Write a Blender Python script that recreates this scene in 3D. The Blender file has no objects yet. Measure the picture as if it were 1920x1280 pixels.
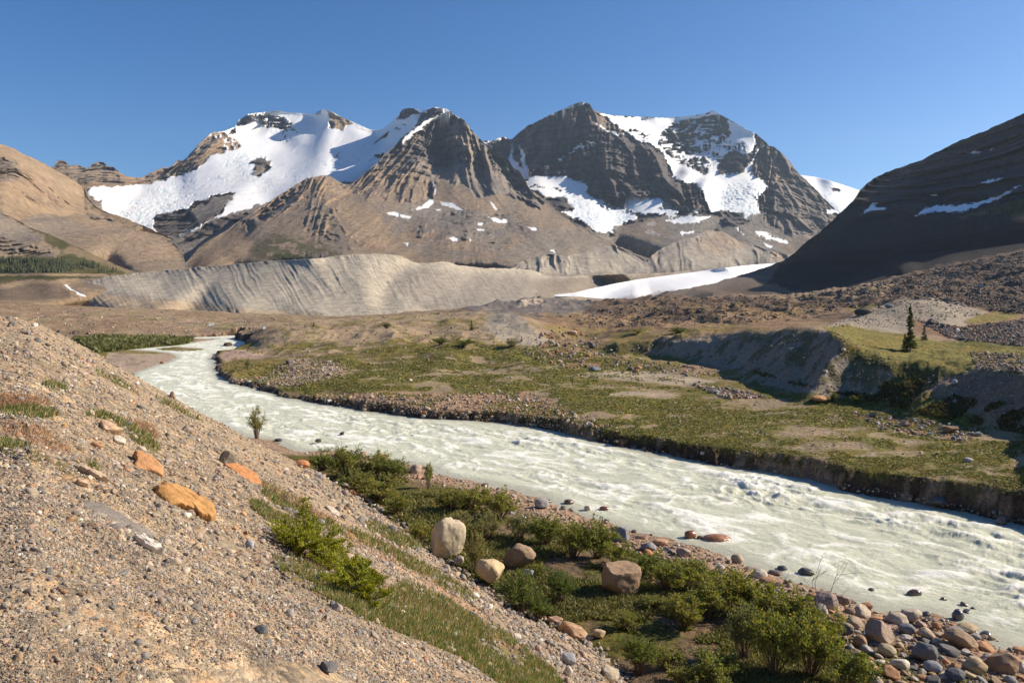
import bpy, math, random
import numpy as np
from mathutils import Vector
from mathutils.geometry import delaunay_2d_cdt
random.seed(7)
RNG = np.random.default_rng(7)
SC = bpy.context.scene
COL = SC.collection
F, HX, CX, H = 1400.0, 555.0, 960.0, 18.0      # focal length, horizon row, centre column, eye height (m)

# ------------------------------------------------------------------ helpers
def xyz(px, py, d):
    return ((px-CX)/F*d, d, H+(HX-py)/F*d)

def tag(o, label=None, cat=None, group=None, kind=None):
    if label: o['label'] = label
    if cat: o['category'] = cat
    if group: o['group'] = group
    if kind: o['kind'] = kind
    return o

def sstep(a, b, x):
    t = np.clip((x-a)/(b-a), 0, 1)
    return t*t*(3-2*t)

def _h(ix, iy, iz, seed):
    n = (ix.astype(np.uint32)*np.uint32(0x8da6b343)) ^ (iy.astype(np.uint32)*np.uint32(0xd8163841)) ^ (iz.astype(np.uint32)*np.uint32(0xcb1ab31f)) ^ np.uint32((seed*0x9E3779B1) & 0xffffffff)
    n ^= n >> np.uint32(15); n *= np.uint32(0x2c1b3c6d)
    n ^= n >> np.uint32(12); n *= np.uint32(0x297a2d39)
    n ^= n >> np.uint32(15)
    return n.astype(np.float32)*np.float32(1/4294967295.0)

def vn2(x, y, seed=0):
    x = np.asarray(x, np.float32); y = np.asarray(y, np.float32)
    xf = np.floor(x); yf = np.floor(y)
    fx = x-xf; fy = y-yf
    fx = fx*fx*fx*(fx*(fx*6-15)+10); fy = fy*fy*fy*(fy*(fy*6-15)+10)
    ix = xf.astype(np.int64); iy = yf.astype(np.int64); z = np.zeros_like(ix)
    a = _h(ix, iy, z, seed); b = _h(ix+1, iy, z, seed); c = _h(ix, iy+1, z, seed); d = _h(ix+1, iy+1, z, seed)
    return (a+(b-a)*fx)*(1-fy)+(c+(d-c)*fx)*fy

def vn3(x, y, z, seed=0):
    x = np.asarray(x, np.float32); y = np.asarray(y, np.float32); z = np.asarray(z, np.float32)
    xf = np.floor(x); yf = np.floor(y); zf = np.floor(z)
    fx = x-xf; fy = y-yf; fz = z-zf
    fx = fx*fx*(3-2*fx); fy = fy*fy*(3-2*fy); fz = fz*fz*(3-2*fz)
    ix = xf.astype(np.int64); iy = yf.astype(np.int64); iz = zf.astype(np.int64)
    def lay(k):
        a = _h(ix, iy, iz+k, seed); b = _h(ix+1, iy, iz+k, seed); c = _h(ix, iy+1, iz+k, seed); d = _h(ix+1, iy+1, iz+k, seed)
        return (a+(b-a)*fx)*(1-fy)+(c+(d-c)*fx)*fy
    return lay(0)*(1-fz)+lay(1)*fz

def rot2(x, y, a):
    c, s = math.cos(a), math.sin(a)
    return x*c-y*s, x*s+y*c

def fbm(x, y, o=5, seed=0, gain=.5, lac=2.03):
    """roughly -1..1"""
    s = 0; a = 1; t = 0
    for i in range(o):
        s = s+a*(vn2(x, y, seed+i*17)*2-1); t += a; a *= gain
        x, y = rot2(x*lac, y*lac, .6); 
    return s/t*1.6

def ridged(x, y, o=5, seed=0, gain=.55, lac=2.05):
    """0..1, ridges at 1"""
    s = 0; a = 1; t = 0; w = 1
    for i in range(o):
        n = 1-np.abs(vn2(x, y, seed+i*31)*2-1)
        n = n*n
        s = s+a*n*w; t += a; a *= gain; w = np.clip(n*1.6, 0, 1)
        x = x*lac+3.1; y = y*lac+1.7
    return s/t

def sd_poly(px, py, poly):
    """signed distance, positive inside"""
    P = np.asarray(poly, np.float32); n = len(P)
    best = np.full(px.shape, 1e12, np.float32); ins = np.zeros(px.shape, bool)
    for i in range(n):
        x0, y0 = P[i]; x1, y1 = P[(i+1) % n]
        ex, ey = x1-x0, y1-y0
        L = ex*ex+ey*ey+1e-9
        t = np.clip(((px-x0)*ex+(py-y0)*ey)/L, 0, 1)
        dx = px-(x0+t*ex); dy = py-(y0+t*ey)
        best = np.minimum(best, dx*dx+dy*dy)
        c = (y0 > py) != (y1 > py)
        if abs(ey) > 1e-9:
            ins ^= c & (px < ex*(py-y0)/ey+x0)
    d = np.sqrt(best)
    return np.where(ins, d, -d)

def dist_line(x, y, pts):
    """distance to polyline, side (+ = left of travel)"""
    best = np.full(x.shape, 1e18); side = np.zeros(x.shape)
    for (x0, y0), (x1, y1) in zip(pts[:-1], pts[1:]):
        ex, ey = x1-x0, y1-y0; L = ex*ex+ey*ey
        t = np.clip(((x-x0)*ex+(y-y0)*ey)/L, 0, 1)
        dx = x-(x0+t*ex); dy = y-(y0+t*ey); q = dx*dx+dy*dy
        m = q < best
        best = np.where(m, q, best); side = np.where(m, ex*dy-ey*dx, side)
    return np.sqrt(best), side

def tin(gx, gy, pts, vals, edges=()):
    """gx, gy 1-D regular axes -> interpolated grid (len gy, len gx)"""
    vs = [Vector((float(a), float(b))) for a, b in pts]
    vo, _, fo, ov, _, _ = delaunay_2d_cdt(vs, list(edges), [], 0, 1e-6)
    V = []
    pa = np.asarray(pts, float); va = np.asarray(vals, float)
    for k, v in enumerate(vo):
        if ov[k]: V.append(va[ov[k][0]])
        else:
            d = (pa[:, 0]-v.x)**2+(pa[:, 1]-v.y)**2+1e-9; w = 1/d**2; V.append(float((w*va).sum()/w.sum()))
    out = np.full((len(gy), len(gx)), np.nan)
    for f in fo:
        for k in range(1, len(f)-1):
            ia, ib, ic = f[0], f[k], f[k+1]
            A, B, Cc = vo[ia], vo[ib], vo[ic]
            x0, x1 = min(A.x, B.x, Cc.x), max(A.x, B.x, Cc.x); y0, y1 = min(A.y, B.y, Cc.y), max(A.y, B.y, Cc.y)
            i0, i1 = np.searchsorted(gx, x0-1e-6), np.searchsorted(gx, x1+1e-6); j0, j1 = np.searchsorted(gy, y0-1e-6), np.searchsorted(gy, y1+1e-6)
            if i1 <= i0 or j1 <= j0: continue
            X, Y = np.meshgrid(gx[i0:i1], gy[j0:j1])
            den = (B.y-Cc.y)*(A.x-Cc.x)+(Cc.x-B.x)*(A.y-Cc.y)
            if abs(den) < 1e-12: continue
            u = ((B.y-Cc.y)*(X-Cc.x)+(Cc.x-B.x)*(Y-Cc.y))/den
            v = ((Cc.y-A.y)*(X-Cc.x)+(A.x-Cc.x)*(Y-Cc.y))/den
            w = 1-u-v
            m = (u >= -1e-6) & (v >= -1e-6) & (w >= -1e-6)
            sub = out[j0:j1, i0:i1]
            sub[m] = (u*V[ia]+v*V[ib]+w*V[ic])[m]
    return out

def blur(a, r, n=2):
    if r < 1: return a
    for _ in range(n):
        for ax in (0, 1):
            p = np.concatenate([np.repeat(np.take(a, [0], ax), r, ax), a, np.repeat(np.take(a, [-1], ax), r, ax)], ax)
            c = np.cumsum(p, ax); z = np.zeros_like(np.take(c, [0], ax)); c = np.concatenate([z, c], ax)
            N = a.shape[ax]
            a = (np.take(c, range(2*r+1, 2*r+1+N), ax)-np.take(c, range(0, N), ax))/(2*r+1)
    return a

def mesh_np(name, co, quads=None, tris=None, attrs=None, smooth=True, mats=(), mat_idx=None):
    me = bpy.data.meshes.new(name)
    me.vertices.add(len(co)); me.vertices.foreach_set('co', np.asarray(co, np.float32).ravel())
    nq = 0 if quads is None else len(quads); nt = 0 if tris is None else len(tris)
    idx = []; st = []; tot = []
    if nq: idx.append(np.asarray(quads, np.int32).ravel()); st.append(np.arange(nq)*4); tot.append(np.full(nq, 4))
    if nt: idx.append(np.asarray(tris, np.int32).ravel()); st.append(nq*4+np.arange(nt)*3); tot.append(np.full(nt, 3))
    idx = np.concatenate(idx); st = np.concatenate(st).astype(np.int32)
    me.loops.add(len(idx)); me.loops.foreach_set('vertex_index', idx)
    me.polygons.add(nq+nt); me.polygons.foreach_set('loop_start', st)
    if mat_idx is not None: me.polygons.foreach_set('material_index', np.asarray(mat_idx, np.int32))
    me.update(calc_edges=True)
    me.polygons.foreach_set('use_smooth', np.full(nq+nt, smooth))
    for k, v in (attrs or {}).items():
        v = np.asarray(v, np.float32)
        if v.ndim == 1:
            a = me.attributes.new(k, 'FLOAT', 'POINT'); a.data.foreach_set('value', v)
        else:
            if v.shape[1] == 3: v = np.concatenate([v, np.ones((len(v), 1), np.float32)], 1)
            a = me.attributes.new(k, 'FLOAT_COLOR', 'POINT'); a.data.foreach_set('color', v.ravel())
    for m in mats: me.materials.append(m)
    me.validate(verbose=False) if False else None
    return me

def obj(name, me, parent=None, loc=None):
    o = bpy.data.objects.new(name, me); COL.objects.link(o)
    if parent: o.parent = parent
    if loc is not None: o.location = loc
    return o

def empty(name, loc, rz=0, s=1):
    o = bpy.data.objects.new(name, None); COL.objects.link(o); o.empty_display_size = .3
    o.location = loc; o.rotation_euler = (0, 0, rz); o.scale = (s, s, s) if not hasattr(s, '__len__') else s
    return o

def grid_quads(ny, nx, keep=None):
    i = np.arange(ny*nx).reshape(ny, nx)
    q = np.stack([i[:-1, :-1], i[:-1, 1:], i[1:, 1:], i[1:, :-1]], -1)
    q = q.reshape(-1, 4)
    if keep is not None: q = q[keep.ravel()]
    return q

# ------------------------------------------------------------------ node helpers
class NT:
    def __init__(s, name):
        s.m = bpy.data.materials.new(name); s.m.use_nodes = True
        s.t = s.m.node_tree; s.t.nodes.clear()
        s.out = s.n('ShaderNodeOutputMaterial')
    def n(s, ty, **kw):
        x = s.t.nodes.new(ty)
        for k, v in kw.items():
            if k == 'ins':
                for a, b in v.items(): s.set(x.inputs[a], b)
            else: setattr(x, k, v)
        return x
    def set(s, sock, v):
        if isinstance(v, bpy.types.NodeSocket): s.t.links.new(v, sock)
        else:
            if hasattr(sock.default_value, '__len__') and not hasattr(v, '__len__'): v = (v, v, v)
            if hasattr(v, '__len__') and len(v) == 3 and len(sock.default_value) == 4: v = (*v, 1)
            sock.default_value = v
    def attr(s, name, ty='GEOMETRY'):
        return s.n('ShaderNodeAttribute', attribute_name=name, attribute_type=ty)
    def math(s, op, a, b=None, c=None, clamp=False):
        x = s.n('ShaderNodeMath', operation=op); x.use_clamp = clamp
        s.set(x.inputs[0], a)
        if b is not None: s.set(x.inputs[1], b)
        if c is not None: s.set(x.inputs[2], c)
        return x.outputs[0]
    def mix(s, f, a, b, bt='MIX'):
        x = s.n('ShaderNodeMix', data_type='RGBA', blend_type=bt)
        s.set(x.inputs[0], f); s.set(x.inputs[6], a); s.set(x.inputs[7], b)
        return x.outputs[2]
    def fmix(s, f, a, b):
        x = s.n('ShaderNodeMix', data_type='FLOAT')
        s.set(x.inputs[0], f); s.set(x.inputs[2], a); s.set(x.inputs[3], b)
        return x.outputs[0]
    def noise(s, vec, scale, detail=4, rough=.55, dist=0):
        x = s.n('ShaderNodeTexNoise'); s.set(x.inputs['Vector'], vec)
        x.inputs['Scale'].default_value = scale; x.inputs['Detail'].default_value = detail
        x.inputs['Roughness'].default_value = rough; x.inputs['Distortion'].default_value = dist
        return x
    def vor(s, vec, scale, feature='F1', rnd=1):
        x = s.n('ShaderNodeTexVoronoi', feature=feature); s.set(x.inputs['Vector'], vec)
        x.inputs['Scale'].default_value = scale; x.inputs['Randomness'].default_value = rnd
        return x
    def map(s, vec, sc=(1, 1, 1), rot=(0, 0, 0)):
        x = s.n('ShaderNodeMapping'); s.set(x.inputs['Vector'], vec)
        x.inputs['Scale'].default_value = sc; x.inputs['Rotation'].default_value = rot
        return x.outputs[0]
    def ramp(s, f, stops, interp='LINEAR'):
        x = s.n('ShaderNodeValToRGB'); cr = x.color_ramp; cr.interpolation = interp
        while len(cr.elements) > 1: cr.elements.remove(cr.elements[-1])
        cr.elements[0].position = stops[0][0]; cr.elements[0].color = (*stops[0][1], 1) if hasattr(stops[0][1], '__len__') else (stops[0][1],)*3+(1,)
        for p, c in stops[1:]:
            e = cr.elements.new(p); e.color = (*c, 1) if hasattr(c, '__len__') else (c, c, c, 1)
        s.set(x.inputs[0], f)
        return x.outputs[0]
    def mr(s, v, a, b, c=0, d=1):
        x = s.n('ShaderNodeMapRange'); s.set(x.inputs[0], v)
        for i, q in enumerate((a, b, c, d)): s.set(x.inputs[i+1], q)
        return x.outputs[0]
    def bump(s, h, strength=1, dist=1, normal=None):
        x = s.n('ShaderNodeBump'); s.set(x.inputs['Height'], h); s.set(x.inputs['Strength'], strength); s.set(x.inputs['Distance'], dist)
        if normal is not None: s.set(x.inputs['Normal'], normal)
        return x.outputs[0]
    def bsdf(s, col, rough=.85, normal=None, spec=.3, **kw):
        x = s.n('ShaderNodeBsdfPrincipled'); s.set(x.inputs['Base Color'], col); s.set(x.inputs['Roughness'], rough)
        s.set(x.inputs['Specular IOR Level'], spec)
        if normal is not None: s.set(x.inputs['Normal'], normal)
        for k, v in kw.items(): s.set(x.inputs[k], v)
        s.t.links.new(x.outputs[0], s.out.inputs[0])
        return x
    def pos(s):
        return s.n('ShaderNodeNewGeometry').outputs['Position']

# ------------------------------------------------------------------ camera, sun, sky
cam = bpy.data.cameras.new('camera'); camo = bpy.data.objects.new('camera', cam); COL.objects.link(camo)
camo.location = (0, 0, H); camo.rotation_euler = (math.radians(90), 0, 0)
cam.sensor_width = 36; cam.lens = F/1920*36; cam.shift_y = -(640-HX)/1920
cam.clip_start = .2; cam.clip_end = 60000
SC.camera = camo

SUN_EL, SUN_AZ = math.radians(31), math.radians(78)       # azimuth clockwise from +Y (view direction)
sd = Vector((math.sin(SUN_AZ)*math.cos(SUN_EL), math.cos(SUN_AZ)*math.cos(SUN_EL), math.sin(SUN_EL)))
L = bpy.data.lights.new('sun', 'SUN'); L.energy = 5.0; L.angle = math.radians(.53); L.color = (1, .885, .73)
lo = bpy.data.objects.new('sun', L); COL.objects.link(lo); lo.rotation_euler = sd.to_track_quat('Z', 'Y').to_euler()
lo.location = (200, 0, 200)
W = bpy.data.worlds.new('World'); SC.world = W; W.use_nodes = True
wt = W.node_tree; bg = wt.nodes['Background']
sky = wt.nodes.new('ShaderNodeTexSky'); sky.sky_type = 'NISHITA'; sky.sun_disc = False
sky.sun_elevation = SUN_EL; sky.sun_rotation = SUN_AZ; sky.altitude = 2000; sky.air_density = 1.0; sky.dust_density = 2.0; sky.ozone_density = 2.2
hs = wt.nodes.new('ShaderNodeHueSaturation'); hs.inputs['Saturation'].default_value = 1.36; hs.inputs['Hue'].default_value = .506
wt.links.new(sky.outputs[0], hs.inputs['Color']); wt.links.new(hs.outputs[0], bg.inputs[0]); bg.inputs[1].default_value = .082
SC.view_settings.view_transform = 'Standard'; SC.view_settings.look = 'None'
SC.view_settings.exposure = .72; SC.view_settings.gamma = 1
SC.cycles.max_bounces = 5; SC.cycles.diffuse_bounces = 3; SC.cycles.transparent_max_bounces = 8
try: SC.cycles.use_denoising = True
except Exception: pass
# ------------------------------------------------------------------ far relief: each massif is a surface of its own, with real distances
# class: colour A, colour B, relief amplitude, gully weight, strata weight
CL = {
 'snow':  ((.84, .83, .80), (.76, .77, .77), .0028, 0, 0),
 'ice':   ((.82, .82, .80), (.56, .66, .69), .0062, 0, 0),
 'dark':  ((.066, .065, .073), (.150, .122, .105), .0160, 1, 1.5),
 'rock':  ((.330, .270, .215), (.160, .138, .122), .0175, 1, .7),
 'warm':  ((.440, .305, .190), (.225, .165, .118), .0085, .8, .4),
 'scree': ((.340, .250, .168), (.245, .195, .148), .0032, .5, 0),
 'grey':  ((.290, .248, .200), (.200, .176, .152), .0028, .4, .1),
 'tan':   ((.420, .300, .185), (.320, .230, .145), .0036, .7, 0),
 'green': ((.075, .078, .028), (.135, .115, .050), .0018, 0, 0),
 'moraine': ((.41, .355, .27), (.320, .280, .220), .0016, 0, 0),
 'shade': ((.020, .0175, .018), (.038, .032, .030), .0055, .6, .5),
 'rubble': ((.115, .090, .070), (.195, .145, .105), .0040, .2, 0),
}
CN = list(CL)

def relief_material():
    m = NT('mountain_ground'); kk = m.attr('scale').outputs['Fac']; vm = m.n('ShaderNodeVectorMath', operation='SCALE'); m.set(vm.inputs[0], m.pos()); m.set(vm.inputs['Scale'], kk); P = vm.outputs[0]
    c = m.attr('col').outputs[0]; sn = m.attr('snow').outputs['Fac']; gr = m.attr('grain').outputs['Fac']
    n1 = m.noise(P, .02, 8, .68); n2 = m.noise(P, .16, 4, .7)
    v = m.mr(n1.outputs[0], .28, .72, .62, 1.36); v2 = m.mr(n2.outputs[0], .25, .75, .72, 1.28)
    vv = m.math('MULTIPLY', v, v2); vv = m.fmix(sn, vv, 1.0)
    col = m.mix(1, c, vv, 'MULTIPLY')
    hh = m.math('MULTIPLY', m.math('ADD', n1.outputs[0], m.math('MULTIPLY', n2.outputs[0], .22)), m.fmix(sn, 1.0, .35))
    nb = m.bump(hh, m.math('MULTIPLY', .95, gr), m.math('DIVIDE', 34.0, kk))
    m.bsdf(col, m.fmix(sn, .92, .6), nb, m.fmix(sn, .1, .25))
    return m.m
M_REL = relief_material()

def relief(name, top, bot, ctrl, paint, px0, px1, stepx=1.7, stepy=1.5, L=220., crag=1.5, soft=3, edges=(), extra=None, back=(.32, .5), seed=1, noise=1.0, warp=3.0, kind='structure', smoothr=3, grain=1.0, fan=None, rib=1.0, rz=1.0):
    nx = int((px1-px0)/stepx)+1; U = np.linspace(px0, px1, nx)
    T = np.interp(U, [p[0] for p in top], [p[1] for p in top])
    B = np.interp(U, [p[0] for p in bot], [p[1] for p in bot])
    cr = fbm(U/14, U*0+seed, 4, seed)*1.0+fbm(U/4.5, U*0+seed+9, 2, seed+5)*.55
    if callable(crag): T = T+cr*crag(U)
    else: T = T+cr*crag
    ny = int((B-T).max()/stepy)+2
    t = np.linspace(0, 1, ny)[:, None]
    PY = B+(T-B)*t; PX = np.broadcast_to(U, PY.shape)
    # depth from control points on a regular raster, then looked up
    y0, y1 = min(T.min(), min(c[1] for c in ctrl))-5, max(B.max(), max(c[1] for c in ctrl))+5
    gx = np.arange(px0-30, px1+34, 4.); gy = np.arange(y0-5, y1+9, 3.)
    pts = [(c[0], c[1]) for c in ctrl]; ld = [math.log(c[2]) for c in ctrl]
    pa = np.array(pts); la = np.array(ld)
    hull = [(x, y) for x in np.linspace(gx[0]-1, gx[-1]+1, 6) for y in (gy[0]-1, gy[-1]+1)]+[(x, y) for y in np.linspace(gy[0]-1, gy[-1]+1, 4)[1:-1] for x in (gx[0]-1, gx[-1]+1)]
    for hx, hy in hull:
        d2 = (pa[:, 0]-hx)**2+((pa[:, 1]-hy)*1.5)**2; w = 1/(d2+30)**1.5
        pts.append((hx, hy)); ld.append(float((w*la).sum()/w.sum()))
    G = tin(gx, gy, pts, ld, edges)
    G = np.where(np.isnan(G), np.nanmean(G), G); G = blur(G, smoothr, 1)
    fx = np.clip((PX-gx[0])/4., 0, len(gx)-1.001); fy = np.clip((PY-gy[0])/3., 0, len(gy)-1.001)
    ix = fx.astype(int); iy = fy.astype(int); fx = fx-ix; fy = fy-iy
    lnD = (G[iy, ix]*(1-fx)+G[iy, ix+1]*fx)*(1-fy)+(G[iy+1, ix]*(1-fx)+G[iy+1, ix+1]*fx)*fy
    D = np.exp(lnD)
    X = (PX-CX)/F*D; Z = H+(HX-PY)/F*D
    # paint
    wx = PX+fbm(PX/16, PY/16, 4, seed+40)*warp*1.6+fbm(PX/5, PY/5, 2, seed+44)*warp*.5
    wy = PY+fbm(PX/16, PY/16, 4, seed+41)*warp+fbm(PX/5, PY/5, 2, seed+45)*warp*.4
    ragged = ridged(PX/7+PY/40, PY/4.5, 4, seed+90)*.9+.1*vn2(PX/2, PY/2, seed+91)
    Wt = {k: np.zeros(PX.shape, np.float32) for k in CN}
    for it in paint:
        cl, poly = it[0], it[1]; o = it[2] if len(it) > 2 else {}
        if poly is None: m = np.ones(PX.shape, np.float32)
        else:
            bx = [p[0] for p in poly]; by = [p[1] for p in poly]
            box = (PX > min(bx)-25) & (PX < max(bx)+25) & (PY > min(by)-25) & (PY < max(by)+25)
            m = np.zeros(PX.shape, np.float32)
            if not box.any(): continue
            wf = o.get('w', 1.0)
            xx = PX[box]+(wx[box]-PX[box])*wf; yy = PY[box]+(wy[box]-PY[box])*wf
            s = sd_poly(xx, yy, poly); e = o.get('soft', .9)
            if cl in ('snow', 'ice') and 'noise' not in o:      # ragged melt edge
                s = s+(ragged[box]-.5)*5.5*(1-sstep(10, 26, s))*min(1, max(.35, (max(bx)-min(bx))/60)); e = .7
            m[box] = sstep(-e, e, s)
        if 'noise' in o:        # broken cover: (threshold, scale x, scale y)
            th, sx, sy = o['noise'][:3]
            q = ridged(PX/sx+PY/sy*o.get('sk', 0), PY/sy, 4, seed+60+len(poly or ()))
            q = q*.6+.4*(fbm(PX/(sx*.4), PY/(sy*.4), 3, seed+80)*.5+.5)
            m = m*sstep(th-.05, th+.05, q)
        m = m*o.get('a', 1)
        for k in CN: Wt[k] *= (1-m)
        Wt[cl] += m
    A = sum(Wt[k]*CL[k][2] for k in CN); gw = sum(Wt[k]*CL[k][3] for k in CN); sw = sum(Wt[k]*CL[k][4] for k in CN)
    A = blur(A, 1, 1)
    # relief
    XF = X
    if fan is not None:      # ribs and gullies run down from the summit
        for (ax, ay, ym, wl, wr) in fan:
            wgt = sstep(wl, wl+60, PX)*(1-sstep(wr-60, wr, PX))
            XF = XF*(1-wgt)+wgt*((PX-ax)/np.maximum(PY-ay, 20)*(ym-ay)/F*D)
    wp = fbm(X/L/1.7, Z/L/1.7, 3, seed+3)*.45
    g1 = ridged(XF/L+wp, Z/(L*3.4)+wp*.4, 4, seed+10)-.45
    n1 = ridged(X/L*.8+9, Z/L*.8+wp, 6, seed+20)-.45
    sz = Z/(L*.34)+fbm(X/L/2.5, Z/L/2.5, 3, seed+30)*.9+X/L*.10
    st = np.abs((sz % 1)-.5)*2; st = sstep(.15, .7, st)-.5
    st2 = sstep(.2, .8, np.abs(((sz*2.7+.3) % 1)-.5)*2)-.5
    if noise:
        g2 = ridged(XF/(L*.26)+wp*1.6, Z/(L*1.5)+wp, 3, seed+12)-.4
        hf = fbm(X/(L*.14), Z/(L*.20), 4, seed+14, .6)
        dn = A*noise*((1.9*g1*gw*rib+1.15*g2*gw*rib+.65*n1)+(st*.24+st2*.15)*sw+.22*hf*(.25+.75*gw)+.07*fbm(X/(L*.05), Z/(L*.06), 2, seed+15)*(.2+.8*gw))*2.0
        ice = (Wt['ice']*.0050+Wt['snow']*.0010*sstep(.5, .75, fbm(PX/50, PY/18, 3, seed+72)*.5+.5))*(ridged(PX/6+PY/30, PY/2.6, 3, seed+70)-.4)
        dn = dn+ice
    else: dn = 0
    if extra is not None:
        dn = dn+extra(PX, PY, D, X, Z)
    edge = sstep(0, .02, 1-t)*.7+.3
    D2 = D*(1-dn*edge)
    co = np.stack([(PX-CX)/F*D2, D2, H+(HX-PY)/F*D2], -1)
    # colours
    mixn = np.clip(.5+.62*fbm(X/L*1.4, Z/L*1.1, 5, seed+50)+.25*fbm(X/L*9, Z/L*7, 3, seed+52), 0, 1)[..., None]
    band = np.clip(.5+.5*fbm(X/L*.5+3, sz*1.6, 4, seed+54)*1.5, 0, 1)[..., None]
    col = 0
    streak = np.clip(.5+1.1*fbm(XF/(L*.07)+wp*3, Z/(L*.5), 4, seed+56), 0, 1)[..., None]
    for k in CN:
        a, b = np.array(CL[k][0]), np.array(CL[k][1])
        mm = mixn
        if k in ('dark', 'rock', 'warm'): mm = np.clip(mixn*.4+band*.45+streak*.5-.18, 0, 1)
        if k == 'ice': mm = np.clip((.42-ridged(PX/6+PY/30, PY/2.6, 3, seed+70))*3, 0, 1)[..., None]
        col = col+Wt[k][..., None]*(a+(b-a)*mm)
    snow = Wt['snow']+Wt['ice']
    # back side: falls away behind the crest
    nb = 7; bk = []
    for i in range(1, nb+1):
        f = (i/nb)**1.3
        Db = D2[-1]*(1+back[0]*f)
        Zb = co[-1, :, 2]-(co[-1, :, 2]-H+60)*back[1]*f
        bk.append(np.stack([co[-1, :, 0]*(1+back[0]*f), Db, Zb], -1))
    co = np.concatenate([co, np.array(bk)], 0)
    col = np.concatenate([col, np.repeat(col[-1:], nb, 0)], 0); snow = np.concatenate([snow, np.repeat(snow[-1:], nb, 0)], 0)
    n = co.shape[0]
    me = mesh_np(name, co.reshape(-1, 3), grid_quads(n, nx), attrs={'col': col.reshape(-1, 3), 'snow': snow.ravel(), 'grain': np.clip(grain*(1-.75*snow), 0, 1).ravel(), 'scale': np.full(snow.size, 4600/float(np.median(D)))}, mats=[M_REL])
    o = obj(name, me); tag(o, kind=kind)
    def look(px, py):      # point on this surface
        i = int(round((px-px0)/(px1-px0)*(nx-1))); tt = (py-B[i])/(T[i]-B[i]); j = int(round(np.clip(tt, 0, 1)*(ny-1)))
        return Vector(co[j, i])
    return o, look

def mt(P, N=0): return P

# --- 1 snowy massif on the left with its hanging glacier
top = [(60, 320), (100, 313), (106, 302), (118, 300), (132, 309), (150, 312), (163, 316), (175, 306), (190, 303), (200, 310), (215, 316), (235, 330), (262, 334), (275, 328), (292, 319), (318, 313), (333, 303), (343, 302), (355, 290), (375, 268), (398, 248), (420, 246), (440, 239), (447, 226), (466, 214), (500, 210), (520, 208), (545, 211), (588, 214), (600, 207), (607, 204), (622, 210), (645, 222), (668, 232), (696, 244), (715, 243), (735, 229), (747, 217), (755, 206), (770, 202), (783, 204), (788, 210), (800, 205), (815, 201), (828, 202), (842, 208), (860, 220), (900, 260)]
bot = [(60, 520), (300, 540), (450, 520), (600, 440), (720, 380), (900, 380)]
c1 = [(60, 320, 4300), (106, 302, 4500), (190, 304, 4900), (262, 334, 4900), (330, 304, 5300), (355, 290, 5500), (398, 248, 5900), (447, 226, 6300), (500, 209, 6800), (545, 211, 6900), (588, 214, 6900), (607, 205, 6300), (650, 224, 6500), (700, 244, 6300), (735, 230, 5900), (768, 203, 5500), (800, 206, 5400), (842, 208, 5000), (900, 260, 5000),
      (165, 350, 4000), (215, 372, 3900), (120, 340, 4100), (260, 352, 4600), (330, 330, 5000), (395, 300, 5250), (430, 262, 5900), (450, 290, 5500),
      (470, 244, 6450), (530, 262, 6300), (552, 240, 6500), (550, 285, 5800), (500, 300, 5500), (590, 250, 6250), (570, 285, 5700), (615, 240, 6150), (640, 262, 5850), (605, 280, 5450), (600, 310, 4800), (648, 300, 5100), (690, 262, 5750), (680, 300, 5000), (720, 270, 5500), (740, 260, 5200), (705, 300, 4900), (660, 335, 4500), (775, 235, 5100), (800, 222, 5050),
      (485, 330, 4700), (500, 300, 5150), (430, 345, 4500), (540, 340, 4500), (360, 350, 4500), (300, 372, 4200), (240, 372, 4150), (210, 402, 3750), (255, 428, 3500), (300, 402, 3800), (345, 385, 4000), (300, 428, 3450), (345, 440, 3350), (375, 400, 3750), (430, 372, 4000), (400, 418, 3450), (440, 400, 3700), (500, 385, 4000), (540, 370, 4050), (600, 345, 4250), (350, 470, 3000), (200, 460, 3200), (600, 420, 3500), (450, 450, 3200), (350, 530, 2500), (60, 520, 2600)]
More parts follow.
